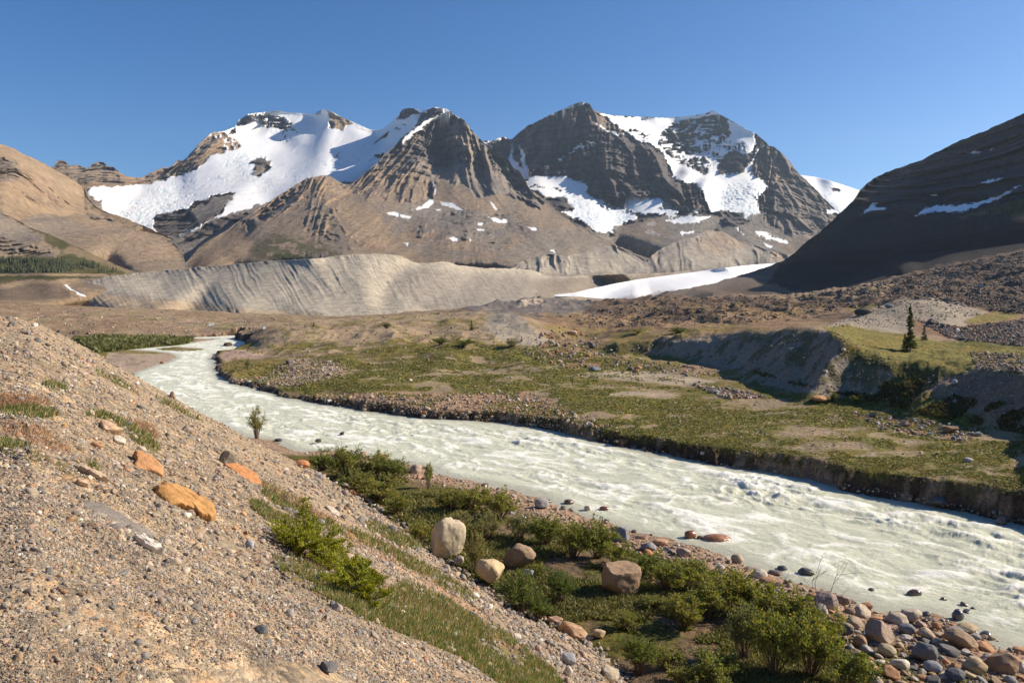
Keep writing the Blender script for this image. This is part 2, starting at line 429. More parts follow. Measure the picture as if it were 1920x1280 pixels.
p1 = [('snow', None),
      ('warm', [(50, 290), (280, 290), (345, 295), (352, 318), (285, 345), (240, 348), (165, 352), (150, 378), (120, 390), (50, 400)], {'soft': 1}),
      ('rock', [(160, 290), (225, 290), (205, 322), (168, 322)]),
      ('rock', [(100, 295), (160, 305), (220, 325), (230, 345), (150, 345), (105, 320)], {'a': .6}),
      ('warm', [(336, 306), (350, 285), (375, 262), (396, 246), (430, 250), (442, 262), (452, 278), (436, 284), (420, 286), (392, 290), (383, 308), (350, 324), (270, 344), (270, 320)], {'soft': 1}),
      ('rock', [(345, 300), (396, 248), (410, 262), (375, 292), (350, 310)], {'a': .7}),
      ('snow', [(420, 262), (445, 252), (455, 270), (430, 290), (418, 276)], {'noise': (.5, 9, 9)}),
      ('snow', [(392, 248), (440, 240), (442, 256), (400, 258)], {'noise': (.45, 12, 5)}),
      ('dark', [(444, 234), (450, 222), (466, 215), (520, 216), (543, 226), (548, 236), (535, 242), (510, 240), (495, 238), (485, 228), (465, 232), (450, 236)], {'w': .6}),
      ('snow', [(450, 225), (545, 218), (548, 236), (480, 240)], {'noise': (.52, 26, 4)}),
      ('dark', [(434, 240), (446, 238), (447, 250), (434, 250)]),
      ('dark', [(528, 244), (550, 236), (556, 248), (545, 262), (528, 272)], {'noise': (.5, 6, 10), 'a': .8}),
      ('tan', [(614, 208), (645, 221), (664, 233), (648, 236), (645, 246), (626, 240), (619, 225)], {'w': .4}),
      ('rock', [(618, 226), (628, 232), (626, 242), (618, 240)]),
      ('tan', [(668, 233), (700, 246), (690, 246)], {'a': .6}),
      ('dark', [(744, 222), (752, 206), (770, 200), (784, 204), (790, 212), (772, 216), (760, 222)], {'w': .6}),
      ('dark', [(782, 226), (790, 212), (812, 200), (832, 204), (832, 212), (812, 218), (800, 224), (784, 242), (775, 240)], {'w': .6}),
      ('snow', [(794, 215), (800, 212), (800, 228), (790, 228)]),
      ('dark', [(702, 268), (722, 252), (732, 244), (726, 256), (708, 266), (702, 270)], {'w': .7}),
      ('dark', [(735, 240), (762, 230), (764, 234), (740, 246)], {'noise': (.5, 6, 4)}),
      ('dark', [(703, 292), (716, 288), (716, 296), (706, 297)]),
      ('dark', [(624, 293), (640, 285), (640, 290), (628, 297)]),
      ('ice', [(600, 300), (690, 258), (720, 275), (700, 305), (620, 330)], {'noise': (.45, 14, 6)}),
      ('ice', [(430, 288), (480, 285), (500, 300), (470, 318), (410, 312)], {'noise': (.42, 16, 5)}),
      ('ice', [(400, 330), (470, 318), (475, 330), (420, 342)], {'noise': (.4, 14, 5)}),
      ('tan', [(200, 380), (300, 350), (450, 320), (560, 330), (600, 345), (480, 385), (340, 395), (260, 430)], {'noise': (.47, 46, 5), 'sk': .9, 'a': .16, 'soft': 8}),
      ('ice', [(300, 345), (480, 320), (600, 300), (640, 320), (500, 350), (400, 370)], {'noise': (.52, 30, 4), 'sk': .7, 'a': .6}),
      ('rock', [(478, 322), (482, 305), (500, 293), (512, 305), (508, 316), (490, 328), (476, 330)]),
      ('dark', [(470, 304), (492, 294), (498, 300), (478, 307)]),
      ('ice', [(270, 355), (350, 338), (362, 345), (320, 362), (280, 366)], {'noise': (.36, 14, 5)}),
      ('ice', [(240, 380), (270, 372), (345, 362), (400, 366), (385, 395), (330, 398), (295, 402), (285, 432), (262, 432), (225, 420), (195, 402)], {'noise': (.34, 12, 7)}),
      ('tan', [(160, 356), (168, 368), (190, 378), (194, 396), (205, 410), (180, 420), (100, 430), (100, 380)]),
      ('grey', [(150, 372), (190, 376), (196, 392), (160, 398)], {'a': .7}),
      ('rock', [(268, 340), (276, 328), (290, 326), (330, 312), (383, 306), (350, 326), (290, 342)], {'soft': 1}),
      ('dark', [(287, 430), (290, 404), (315, 400), (345, 392), (362, 378), (400, 366), (441, 362), (440, 372), (418, 398), (400, 414), (360, 428), (330, 447), (300, 447)]),
      ('grey', [(345, 395), (372, 388), (395, 372), (440, 364), (440, 372), (416, 396), (400, 412), (378, 420), (355, 402)], {'a': .85}),
      ('grey', [(330, 446), (400, 414), (440, 396), (480, 388), (600, 340), (660, 342), (700, 420), (450, 560), (60, 560), (60, 440), (280, 440)]),
      ('dark', [(333, 455), (380, 425), (440, 400), (470, 398), (455, 415), (400, 438), (345, 458)]),
      ]
relief('mountain', top, bot, c1, p1, 60, 900, L=200, crag=lambda u: np.where((u < 345), 1.8, np.where(u < 445, 1.0, np.where((u > 740) & (u < 840), 1.2, .35))), seed=3)

# --- 2 far glacier dome on the right
relief('mountain', [(1470, 330), (1500, 328), (1530, 332), (1570, 343), (1612, 357), (1700, 390)], [(1470, 460), (1700, 460)],
       [(1470, 330, 7800), (1530, 332, 7800), (1612, 357, 7600), (1560, 380, 6500), (1520, 360, 6800), (1700, 390, 7600), (1580, 420, 5600)],
       [('snow', None), ('ice', [(1540, 365), (1600, 355), (1600, 395), (1560, 395)], {'noise': (.42, 14, 5)}), ('dark', [(1558, 352), (1572, 354), (1574, 360), (1560, 359)])], 1470, 1700, crag=.2, seed=5)

# --- 3 dark two-summit mountain right of centre
top = [(880, 280), (905, 264), (925, 262), (943, 256), (960, 261), (975, 248), (985, 238), (1000, 231), (1020, 220), (1045, 208), (1062, 201), (1080, 194), (1092, 190), (1104, 195), (1112, 206), (1125, 211), (1145, 216), (1200, 219), (1255, 221), (1300, 217), (1325, 212), (1338, 207), (1346, 213), (1360, 220), (1375, 228), (1400, 243), (1420, 252), (1440, 270), (1462, 283), (1478, 298), (1490, 315), (1500, 328), (1525, 350), (1545, 372), (1565, 392), (1600, 420), (1640, 440)]
bot = [(880, 540), (1640, 540)]
c3 = [(880, 280, 5400), (925, 263, 5700), (943, 257, 5700), (960, 262, 5900), (1000, 231, 5600), (1050, 207, 5600), (1092, 191, 5500), (1112, 206, 5350), (1145, 217, 5700), (1200, 219, 6100), (1260, 221, 6200), (1338, 208, 6000), (1375, 228, 5700), (1420, 253, 5500), (1480, 300, 5400), (1500, 328, 5300), (1565, 392, 4900), (1640, 440, 4600),
      (1120, 245, 5050), (1100, 225, 5300), (1155, 250, 5150), (1190, 265, 5150), (1215, 272, 5050), (1240, 292, 4850), (1250, 310, 4700), (1262, 335, 4500), (1285, 342, 4350), (1308, 350, 4250), (1318, 378, 4150), (1230, 250, 5750), (1225, 225, 6000), (1150, 228, 5500),
      (1010, 270, 5350), (1060, 250, 5300), (1000, 320, 4950), (1060, 310, 4900), (1100, 290, 4900), (1080, 330, 4750), (1150, 320, 4650), (1200, 330, 4500), (1130, 380, 4350), (1170, 392, 4250), (1230, 375, 4200), (1280, 385, 4120), (975, 300, 5200), (955, 285, 5500), (1175, 345, 4560), (1160, 300, 4800), (1240, 350, 4420),
      (950, 330, 5000), (985, 350, 4600), (1060, 358, 4500), (1110, 365, 4450), (1000, 372, 4150), (1060, 400, 3900), (1040, 378, 4100), (1130, 410, 3850), (1150, 435, 3650), (1190, 400, 4050), (1250, 405, 4000), (1200, 415, 3900),
      (1270, 300, 5450), (1260, 330, 5050), (1300, 290, 5600), (1350, 270, 5600), (1380, 255, 5550), (1400, 262, 5500), (1370, 290, 5350), (1340, 305, 5350), (1300, 250, 5850), (1365, 320, 5050), (1398, 285, 5250), (1390, 310, 5150), (1320, 320, 5050), (1400, 320, 5100), (1425, 300, 5250), (1440, 340, 4950), (1480, 360, 4800), (1520, 400, 4500),
      (1300, 345, 4900), (1360, 345, 4700), (1420, 350, 4650), (1400, 380, 4400), (1340, 375, 4450), (1380, 405, 4150), (1420, 415, 4050), (1440, 385, 4450), (1470, 410, 4250), (1450, 440, 3850), (1500, 440, 3950), (1545, 430, 4150), (1350, 420, 3950), (1300, 430, 3700),
      (1000, 450, 3300), (1200, 450, 3400), (1250, 470, 3100), (1400, 470, 3200), (1500, 480, 3300), (900, 500, 2900), (1640, 520, 3000), (1100, 520, 2700), (1350, 530, 2700)]
p3 = [('dark', None),
      ('warm', [(1100, 196), (1118, 208), (1150, 222), (1160, 232), (1170, 248), (1150, 242), (1118, 240), (1108, 222)], {'a': .6}),
      ('rock', [(1060, 180), (1104, 192), (1120, 212), (1165, 245), (1120, 245), (1095, 225)], {'a': .35}),
      ('snow', [(1010, 228), (1045, 208), (1092, 189), (1100, 195), (1075, 202), (1050, 212), (1020, 226)], {'noise': (.42, 10, 4)}),
      ('snow', [(905, 258), (943, 250), (958, 258), (930, 268), (905, 272)], {'noise': (.40, 8, 5)}),
      ('snow', [(952, 300), (962, 262), (966, 262), (962, 295), (985, 320), (992, 335), (975, 335), (955, 325)], {'w': .5}),
      ('snow', [(972, 272), (976, 272), (990, 310), (990, 330), (982, 322)], {'w': .5}),
      ('snow', [(1066, 288), (1090, 262), (1110, 268), (1124, 256), (1118, 274), (1095, 282), (1068, 290)], {'noise': (.5, 9, 6)}),
      ('snow', [(1040, 300), (1056, 292), (1050, 302)], {'noise': (.4, 9, 6)}),
      ('snow', [(1116, 233), (1122, 232), (1145, 246), (1165, 250), (1172, 258), (1140, 248)], {'noise': (.32, 9, 5)}),
      ('rock', [(1125, 250), (1200, 262), (1250, 300), (1262, 336), (1312, 350), (1320, 385), (1240, 395), (1180, 385), (1140, 330)], {'a': .28}),
      # upper bowl
      ('snow', [(1114, 206), (1145, 216), (1200, 219), (1262, 221), (1330, 211), (1340, 207), (1350, 216), (1330, 219), (1300, 224), (1265, 230), (1245, 245), (1240, 262), (1250, 290), (1290, 312), (1330, 330), (1345, 332), (1340, 345), (1290, 345), (1262, 332), (1250, 300), (1236, 280), (1215, 268), (1195, 266), (1180, 255), (1160, 240), (1145, 228), (1120, 210)], {'w': .5}),
      ('dark', [(1172, 246), (1190, 240), (1218, 254), (1216, 266), (1196, 262)], {'noise': (.52, 12, 3.5)}),
      ('dark', [(1236, 268), (1243, 262), (1246, 272), (1240, 274)]),
      # second summit face: rock with snow ledges
      ('dark', [(1244, 242), (1262, 230), (1300, 225), (1340, 216), (1362, 221), (1368, 240), (1360, 258), (1368, 290), (1345, 300), (1300, 310), (1260, 288), (1240, 262)], {'w': .7}),
      ('snow', [(1244, 232), (1340, 222), (1368, 250), (1385, 300), (1340, 315), (1290, 312), (1240, 285)], {'noise': (.455, 20, 7), 'sk': .35}),
      ('snow', [(1300, 262), (1360, 256), (1372, 300), (1330, 305)], {'noise': (.43, 7, 16)}),
      ('snow', [(1362, 222), (1378, 228), (1416, 252), (1418, 264), (1412, 284), (1402, 292), (1392, 268), (1372, 272), (1370, 250)], {'w': .35}),
      ('snow', [(1368, 250), (1392, 264), (1404, 292), (1400, 300), (1380, 290), (1362, 296), (1352, 280)], {'noise': (.36, 6, 14)}),
      ('dark', [(1348, 322), (1345, 308), (1362, 292), (1375, 280), (1398, 290), (1412, 298), (1408, 308), (1390, 320), (1366, 326)], {'w': .7}),
      ('snow', [(1330, 310), (1346, 306), (1345, 322), (1368, 328), (1395, 318), (1412, 300), (1418, 272), (1424, 280), (1412, 310), (1408, 322), (1420, 330), (1380, 345), (1320, 330)], {'w': .6}),
      # right rock buttress
      ('rock', [(1418, 260), (1440, 270), (1480, 300), (1500, 328), (1560, 392), (1600, 425), (1560, 440), (1520, 400), (1480, 370), (1440, 352), (1412, 320), (1428, 290)], {'a': .8}),
      ('warm', [(1428, 290), (1450, 300), (1470, 320), (1470, 345), (1448, 340), (1425, 318)], {'a': .6}),
      ('snow', [(1426, 272), (1436, 274), (1432, 280)]),
      # middle glacier and icefall
      ('snow', [(1262, 316), (1290, 318), (1340, 328), (1375, 332), (1408, 324), (1432, 340), (1443, 348), (1434, 360), (1415, 368), (1425, 392), (1432, 412), (1420, 424), (1408, 415), (1395, 400), (1352, 395), (1330, 398), (1322, 382), (1316, 360), (1300, 342), (1272, 336)], {'w': .7}),
      ('ice', [(1320, 350), (1400, 340), (1440, 350), (1420, 370), (1430, 412), (1418, 424), (1405, 412), (1380, 396), (1330, 392)], {'noise': (.30, 11, 5)}),
      ('ice', [(1410, 345), (1442, 348), (1430, 358), (1412, 354)], {'a': .6}),
      ('rock', [(1418, 372), (1440, 360), (1500, 370), (1560, 410), (1545, 430), (1500, 420), (1450, 400), (1430, 392)], {'a': .7}),
      ('grey', [(1425, 395), (1450, 400), (1500, 425), (1560, 440), (1640, 460), (1640, 545), (880, 545), (880, 380), (985, 380), (1020, 395), (1060, 420), (1150, 440), (1240, 405), (1300, 400), (1400, 408)], {'soft': 2}),
      ('rock', [(1428, 398), (1480, 402), (1530, 420), (1560, 440), (1520, 452), (1460, 440), (1440, 420)], {'a': .7}),
      ('warm', [(1440, 452), (1530, 440), (1560, 460), (1480, 482)], {'a': .45}),
      # lower left glacier
      ('snow', [(985, 330), (1060, 330), (1102, 345), (1100, 358), (1130, 375), (1135, 388), (1080, 365), (1020, 352), (985, 348)], {'w': 1}),
      ('snow', [(990, 349), (1065, 358), (1080, 352), (1110, 372), (1135, 392), (1165, 396), (1195, 402), (1196, 412), (1160, 418), (1148, 432), (1130, 438), (1105, 425), (1072, 405), (1050, 400), (1070, 392), (1085, 395), (1062, 368), (1030, 372), (1000, 358)], {'w': .8}),
      ('ice', [(1040, 358), (1100, 372), (1190, 402), (1150, 436), (1100, 420), (1072, 402), (1080, 385)], {'noise': (.36, 10, 5)}),
      ('ice', [(1060, 362), (1078, 364), (1088, 388), (1070, 386)], {'a': .7}),
      ('dark', [(1028, 370), (1060, 369), (1072, 384), (1068, 392), (1046, 394), (1028, 380)]),
      ('snow', [(1176, 372), (1186, 370), (1240, 374), (1262, 380), (1275, 396), (1262, 410), (1240, 405), (1200, 400), (1172, 396)], {'w': .9}),
      ('rock', [(1232, 390), (1250, 376), (1310, 372), (1320, 388), (1300, 396), (1265, 396)], {'a': .7}),
      ('snow', [(1250, 412), (1275, 405), (1332, 404), (1320, 412), (1295, 422), (1262, 418)], {'w': .9}),
      ('snow', [(1298, 397), (1310, 392), (1312, 398), (1300, 400)]), ('snow', [(1214, 432), (1228, 433), (1242, 439), (1224, 443), (1214, 438)]), ('snow', [(1275, 435), (1302, 432), (1305, 438), (1282, 439)]),
      ('snow', [(1217, 417), (1227, 416), (1227, 424), (1218, 424)]), ('snow', [(1246, 440), (1256, 439), (1256, 442)]),
      ('tan', [(1262, 316), (1440, 345), (1430, 412), (1330, 398)], {'noise': (.5, 26, 5), 'sk': -.8, 'a': .16}),
      ('dark', [(1352, 412), (1372, 400), (1395, 405), (1402, 418), (1375, 426), (1356, 420)]),
      ('snow', [(1380, 425), (1385, 424), (1384, 434), (1380, 434)]), ('snow', [(1390, 434), (1398, 438), (1395, 440)]),
      ('snow', [(1412, 430), (1440, 438), (1470, 450), (1485, 460), (1462, 455), (1420, 440)], {'w': .6}),
      ('snow', [(1432, 454), (1452, 462), (1448, 466), (1436, 462)], {'w': .6}),
      ('snow', [(1546, 392), (1570, 392), (1575, 402), (1552, 402)], {'w': .6}),
      ('scree', [(1150, 425), (1230, 410), (1260, 440), (1220, 470), (1160, 455)], {'a': .8}),
      ]
relief('mountain', top, bot, c3, p3, 880, 1640, L=210, fan=[(1100, 20, 300, 900, 1330), (1400, 100, 330, 1400, 1640)], crag=lambda u: np.where((u > 1115) & (u < 1420), .3, 1.3), seed=11)

# --- 4 central brown peak with its long scree slopes
top = [(280, 520), (340, 505), (350, 490), (372, 464), (400, 445), (422, 434), (446, 415), (470, 400), (500, 381), (530, 362), (548, 350), (575, 334), (600, 329), (620, 331), (640, 342), (655, 347), (672, 335), (690, 320), (712, 304), (722, 290), (740, 272), (752, 258), (775, 240), (800, 224), (825, 212), (845, 208), (858, 220), (870, 224), (885, 243), (893, 256), (905, 266), (912, 276), (928, 288), (945, 294), (962, 312), (975, 322), (985, 340), (1000, 360), (1020, 375), (1045, 392), (1068, 410), (1085, 424), (1100, 430), (1112, 440), (1140, 452), (1180, 470), (1220, 485), (1290, 505)]
bot = [(280, 560), (1290, 560)]
c4 = [(280, 520, 2500), (340, 505, 2550), (372, 464, 2900), (422, 434, 3100), (446, 415, 3200), (500, 381, 3450), (548, 350, 3600), (600, 329, 3700), (655, 347, 3850), (690, 320, 4000), (722, 290, 4300), (752, 258, 4500), (800, 224, 4750), (845, 208, 4900), (870, 224, 4850), (905, 266, 4700), (945, 294, 4500), (975, 322, 4350), (1000, 360, 4150), (1045, 392, 3800), (1085, 424, 3500), (1140, 452, 3200), (1220, 485, 2900), (1290, 505, 2700),
      (860, 235, 4700), (852, 260, 4430), (872, 290, 4180), (902, 290, 4560), (822, 245, 4950), (818, 280, 4880), (790, 300, 4250), (838, 300, 4720), (925, 305, 4180), (765, 285, 4300), (740, 305, 4080), (852, 322, 4150), (822, 312, 4560), (880, 332, 3980), (908, 330, 4300), (932, 345, 3900), (958, 345, 4220), (980, 370, 3850),
      (700, 335, 3800), (740, 345, 3800), (720, 370, 3500), (770, 350, 3750), (760, 375, 3500), (810, 340, 4050), (815, 365, 3800), (850, 352, 3850), (900, 365, 3700), (940, 385, 3500), (1000, 395, 3500),
      (640, 370, 3350), (600, 350, 3450), (560, 370, 3300), (520, 385, 3250), (570, 400, 3050), (500, 400, 3150), (480, 420, 2950), (450, 430, 3000), (620, 400, 3000), (660, 400, 3050), (700, 420, 2850), (680, 390, 3150), (540, 440, 2700), (600, 440, 2650), (470, 460, 2650), (440, 450, 2800), (400, 465, 2750), (430, 490, 2400), (480, 490, 2300), (560, 480, 2300), (650, 450, 2500), (700, 465, 2450), (650, 490, 2150),
      (780, 390, 3350), (820, 395, 3400), (760, 420, 2950), (830, 430, 2850), (900, 410, 3150), (940, 425, 3050), (1000, 430, 3000), (1040, 440, 2950), (800, 460, 2550), (900, 460, 2550), (1000, 470, 2500), (850, 490, 2200), (950, 495, 2150), (1080, 460, 2750), (1150, 490, 2500), (1220, 510, 2300), (700, 500, 2050), (400, 530, 2000), (700, 540, 1900), (1000, 540, 1850), (1290, 545, 2000)]
p4 = [('scree', None),
      ('rock', [(640, 345), (700, 300), (760, 245), (830, 200), (870, 215), (920, 275), (960, 305), (990, 345), (1020, 380), (1010, 395), (985, 385), (960, 372), (930, 365), (900, 372), (880, 352), (850, 345), (820, 338), (812, 372), (790, 380), (750, 382), (720, 372), (690, 372), (650, 362)], {'soft': 1.5}),
      ('dark', [(745, 268), (790, 232), (830, 222), (850, 250), (865, 300), (840, 330), (810, 312), (780, 296), (750, 300), (728, 300)], {'a': .45, 'soft': 5}),
      ('warm', [(655, 350), (700, 318), (760, 315), (790, 330), (808, 340), (800, 372), (750, 382), (680, 372)], {'a': .55, 'soft': 3}),
      ('warm', [(850, 225), (880, 245), (905, 275), (890, 300), (860, 300), (850, 270)], {'a': .35, 'soft': 4}),
      ('grey', [(800, 315), (880, 310), (940, 330), (960, 365), (900, 372), (850, 345), (812, 340)], {'a': .5, 'soft': 4}),
      ('grey', [(740, 385), (800, 378), (830, 385), (900, 410), (960, 440), (900, 460), (800, 430), (740, 420)], {'a': .75, 'soft': 5}),
      ('scree', [(812, 345), (850, 350), (900, 375), (945, 385), (900, 400), (840, 385), (815, 378)]),
      ('grey', [(700, 380), (850, 380), (1040, 440), (1180, 480), (1100, 520), (800, 480), (700, 430)], {'soft': 6, 'noise': (.40, 60, 16), 'sk': .8, 'a': .7}),
      ('rock', [(730, 400), (860, 395), (1000, 430), (1050, 470), (900, 470), (760, 440)], {'soft': 6, 'noise': (.50, 34, 10), 'sk': .8, 'a': .6}),
      ('dark', [(840, 395), (960, 400), (1000, 440), (900, 440)], {'soft': 6, 'noise': (.56, 30, 9), 'sk': .8, 'a': .4}),
      ('rock', [(560, 380), (660, 385), (720, 440), (740, 480), (640, 470), (560, 440)], {'soft': 5, 'noise': (.52, 22, 12), 'sk': -.5, 'a': .5}),
      # brown knob on the left
      ('warm', [(548, 352), (575, 334), (605, 329), (640, 342), (655, 350), (665, 372), (640, 382), (600, 380), (560, 378), (520, 388), (500, 400), (470, 412), (480, 395), (510, 376)], {'noise': (.33, 22, 14)}),
      ('rock', [(480, 405), (530, 370), (560, 360), (560, 385), (520, 400), (490, 418)], {'noise': (.36, 18, 10), 'a': .8}),
      ('tan', [(640, 380), (680, 385), (715, 405), (735, 440), (745, 470), (700, 470), (660, 430), (640, 400)], {'soft': 8, 'a': .8}),
      ('warm', [(570, 430), (612, 418), (620, 438), (590, 445)], {'noise': (.4, 14, 10)}), ('warm', [(640, 420), (665, 440), (700, 452), (712, 470), (690, 465), (655, 450)], {'noise': (.38, 14, 10)}),
      ('warm', [(600, 380), (650, 385), (655, 402), (620, 400)], {'noise': (.4, 14, 10), 'a': .7}),
      ('tan', [(280, 560), (345, 500), (372, 465), (445, 415), (476, 436), (470, 465), (460, 500), (470, 515), (700, 480), (700, 560)], {'soft': 5, 'a': .7}),
      ('green', [(475, 455), (520, 440), (600, 455), (640, 480), (600, 490), (490, 492), (470, 475)], {'soft': 10, 'noise': (.34, 30, 14), 'a': .75}),
      ('green', [(515, 474), (552, 475), (575, 484), (540, 487), (520, 484)], {'a': .9}),
      ('dark', [(446, 415), (475, 415), (480, 428), (470, 436)], {'a': .5}),
      ('tan', [(700, 480), (760, 470), (860, 500), (960, 520), (900, 560), (700, 560)], {'a': .35, 'soft': 8}),
      ('snow', [(341, 464), (348, 465), (361, 477), (355, 479)], {'w': .2}), ('snow', [(343, 483), (350, 485), (353, 506), (345, 506)], {'w': .2}),
      ('warm', [(760, 400), (900, 460), (980, 500), (960, 512), (840, 490), (740, 450)], {'soft': 10, 'noise': (.4, 50, 14), 'a': .45}),
      ('grey', [(990, 440), (1050, 425), (1110, 440), (1180, 470), (1290, 505), (1290, 560), (980, 560), (960, 500)], {'soft': 6, 'a': .7}),
      ('snow', [(752, 262), (775, 242), (800, 226), (825, 213), (842, 207), (848, 214), (828, 221), (805, 233), (780, 249), (757, 270)], {'w': .4}),
      ('rock', [(812, 205), (832, 200), (830, 214), (812, 220)], {'a': .0}),
      # snow patches
      ('snow', [(770, 394), (790, 386), (805, 373), (815, 374), (818, 381), (800, 391), (785, 394)], {'w': .5}),
      ('snow', [(825, 377), (845, 380), (862, 388), (869, 395), (850, 391), (830, 383)], {'w': .4}),
      ('snow', [(808, 337), (812, 338), (816, 351), (812, 352)], {'w': .3}), ('snow', [(814, 354), (818, 354), (818, 366), (815, 365)], {'w': .3}),
      ('snow', [(918, 378), (922, 378), (933, 393), (928, 394)], {'w': .3}),
      ('snow', [(913, 407), (928, 407), (940, 412), (951, 411), (950, 419), (928, 417)], {'w': .5}),
      ('snow', [(726, 398), (742, 396), (750, 401), (748, 406), (732, 403)], {'w': .5}), ('snow', [(750, 402), (758, 402), (771, 407), (768, 410), (752, 408)], {'w': .4}), ('snow', [(818, 391), (829, 392), (826, 396), (819, 395)], {'w': .3}),
      ('snow', [(842, 446), (850, 443), (860, 450), (858, 453), (848, 453)], {'w': .4}), ('snow', [(895, 418), (906, 417), (904, 423), (896, 423)], {'w': .3}), ('snow', [(896, 428), (910, 430), (908, 433), (898, 432)], {'w': .3}),
      ('snow', [(990, 425), (1006, 426), (1008, 433), (998, 432)], {'w': .4}), ('snow', [(880, 447), (886, 449), (884, 453), (881, 452)], {'w': .3}), ('snow', [(758, 455), (767, 456), (764, 460)], {'w': .3}), ('snow', [(1032, 469), (1041, 466), (1041, 474)], {'w': .3}),
      ]
relief('mountain', top, bot, c4, p4, 280, 1290, L=170, fan=[(850, 110, 330, 560, 1150)], rib=1.15, crag=lambda u: np.where((u > 655) & (u < 1020), 2.2, np.where(u > 480, 1.2, .6)), seed=21)

# --- 5 eroded side moraine below the glaciers
def flutes(k, a, lx, slant, y0=0, y1=1e9, seed=0):
    def f(PX, PY, D, X, Z):
        q = PX+slant*(PY-500)+fbm(PX/30, PY/50, 3, seed)*lx*.8
        r = ridged(q/lx, PY/90., 3, seed+1, gain=.5)-.4
        env = sstep(y0, y0+10, PY)*(1-sstep(y1-12, y1, PY))
        return a*r*env*(.55+.6*fbm(PX/45, PY/40, 2, seed+2))
    return f
top = [(940, 508), (965, 500), (980, 488), (1000, 482), (1030, 476), (1060, 480), (1085, 474), (1100, 470), (1120, 462), (1140, 458), (1160, 463), (1180, 474), (1200, 482), (1214, 492), (1222, 478), (1240, 466), (1270, 452), (1300, 446), (1325, 432), (1345, 428), (1365, 440), (1385, 452), (1410, 458), (1440, 470), (1480, 478), (1500, 470), (1530, 462)]
c5 = [(940, 508, 2050), (1000, 482, 2250), (1100, 470, 2450), (1140, 458, 2600), (1214, 492, 2550), (1240, 466, 2700), (1300, 446, 2900), (1345, 428, 3200), (1410, 458, 3100), (1530, 462, 3300), (1000, 530, 1900), (1100, 525, 2050), (1200, 510, 2250), (1160, 505, 2300), (1300, 505, 2450), (1400, 495, 2750), (1500, 485, 2950), (1100, 550, 1800), (1300, 530, 2150), (1450, 510, 2600), (940, 545, 1750), (1214, 540, 2050), (1530, 500, 2900)]
relief('moraine', top, [(940, 560), (1530, 545)], c5, [('grey', None),
       ('moraine', [(975, 492), (1050, 478), (1110, 474), (1160, 470), (1215, 498), (1200, 512), (1100, 515), (1020, 515)], {'soft': 5, 'a': .55}),
       ('moraine', [(1220, 485), (1300, 455), (1400, 465), (1440, 480), (1400, 498), (1250, 512)], {'soft': 6, 'a': .45}),
       ('scree', [(1320, 440), (1350, 432), (1400, 460), (1350, 480), (1300, 470)], {'soft': 6, 'a': .7}),
       ('warm', [(1440, 468), (1530, 462), (1530, 480), (1450, 486)], {'a': .4}),
       ('grey', [(940, 522), (1530, 505), (1530, 560), (940, 560)], {'soft': 4}), ('rubble', [(1060, 520), (1480, 492), (1530, 560), (1000, 560)], {'soft': 5, 'a': .45})],
       940, 1530, L=90, crag=.8, extra=flutes(1, .026, 17, -.40, 440, 520, 5), seed=31, grain=.4)

# --- 6 big pale moraine wall left of centre
top = [(100, 530), (165, 528), (200, 519), (260, 511), (300, 508), (360, 502), (400, 499), (450, 494), (500, 489), (560, 486), (600, 484), (640, 478), (680, 476), (720, 476), (745, 478), (760, 484), (775, 492), (800, 494), (830, 490), (860, 497), (900, 502), (960, 503), (1000, 506), (1030, 518), (1060, 519), (1100, 516), (1160, 514), (1240, 512), (1330, 505)]
bot = [(100, 572), (300, 600), (600, 612), (800, 606), (900, 596), (1060, 576), (1330, 560)]
c6 = [(100, 530, 1150), (200, 519, 1150), (300, 508, 1180), (400, 499, 1170), (500, 489, 1150), (600, 484, 1130), (680, 476, 1150), (745, 478, 1200), (775, 492, 1260), (830, 490, 1330), (900, 502, 1500), (1000, 506, 1700), (1100, 516, 1950), (1330, 505, 2550),
      (150, 552, 1000), (300, 572, 850), (450, 585, 800), (600, 592, 780), (700, 592, 790), (760, 586, 820), (850, 580, 900), (950, 575, 1050), (1050, 556, 1400), (1200, 545, 2000), (1330, 530, 2450),
      (300, 535, 1080), (400, 520, 1080), (500, 512, 1060), (600, 510, 1030), (680, 505, 1040), (740, 520, 1080), (820, 515, 1180), (900, 525, 1280), (1000, 530, 1400), (600, 555, 900), (480, 550, 930), (720, 560, 930), (850, 555, 1030),
      (300, 600, 760), (600, 612, 700), (900, 596, 860), (100, 572, 900)]
p6 = [('moraine', None),
      ('grey', [(100, 530), (330, 505), (500, 492), (500, 500), (400, 515), (250, 522), (160, 535)], {'a': .5, 'soft': 4}),
      ('grey', [(740, 500), (800, 505), (870, 512), (1000, 520), (1100, 520), (1330, 505), (1330, 570), (1060, 580), (850, 600), (780, 570), (730, 530)], {'a': .65, 'soft': 8}),
      ('rubble', [(1000, 530), (1060, 520), (1200, 515), (1330, 508), (1330, 570), (1060, 570), (1000, 560)], {'a': .5, 'soft': 6}),
      ('tan', [(100, 545), (300, 560), (450, 578), (600, 588), (600, 620), (100, 620)], {'a': .7, 'soft': 6}),
      ('grey', [(180, 548), (320, 560), (360, 564), (250, 562)], {'a': .5, 'soft': 3})]
relief('moraine', top, bot, c6, p6, 100, 1330, L=70, crag=.7, extra=lambda PX, PY, D, X, Z: flutes(1, .0062, 9, -.62, 470, 640, 8)(PX, PY, D, X, Z)*(1-sstep(900, 1050, PX)*.6)+flutes(1, .0035, 3.6, -.6, 470, 640, 9)(PX, PY, D, X, Z), seed=41, grain=.25)

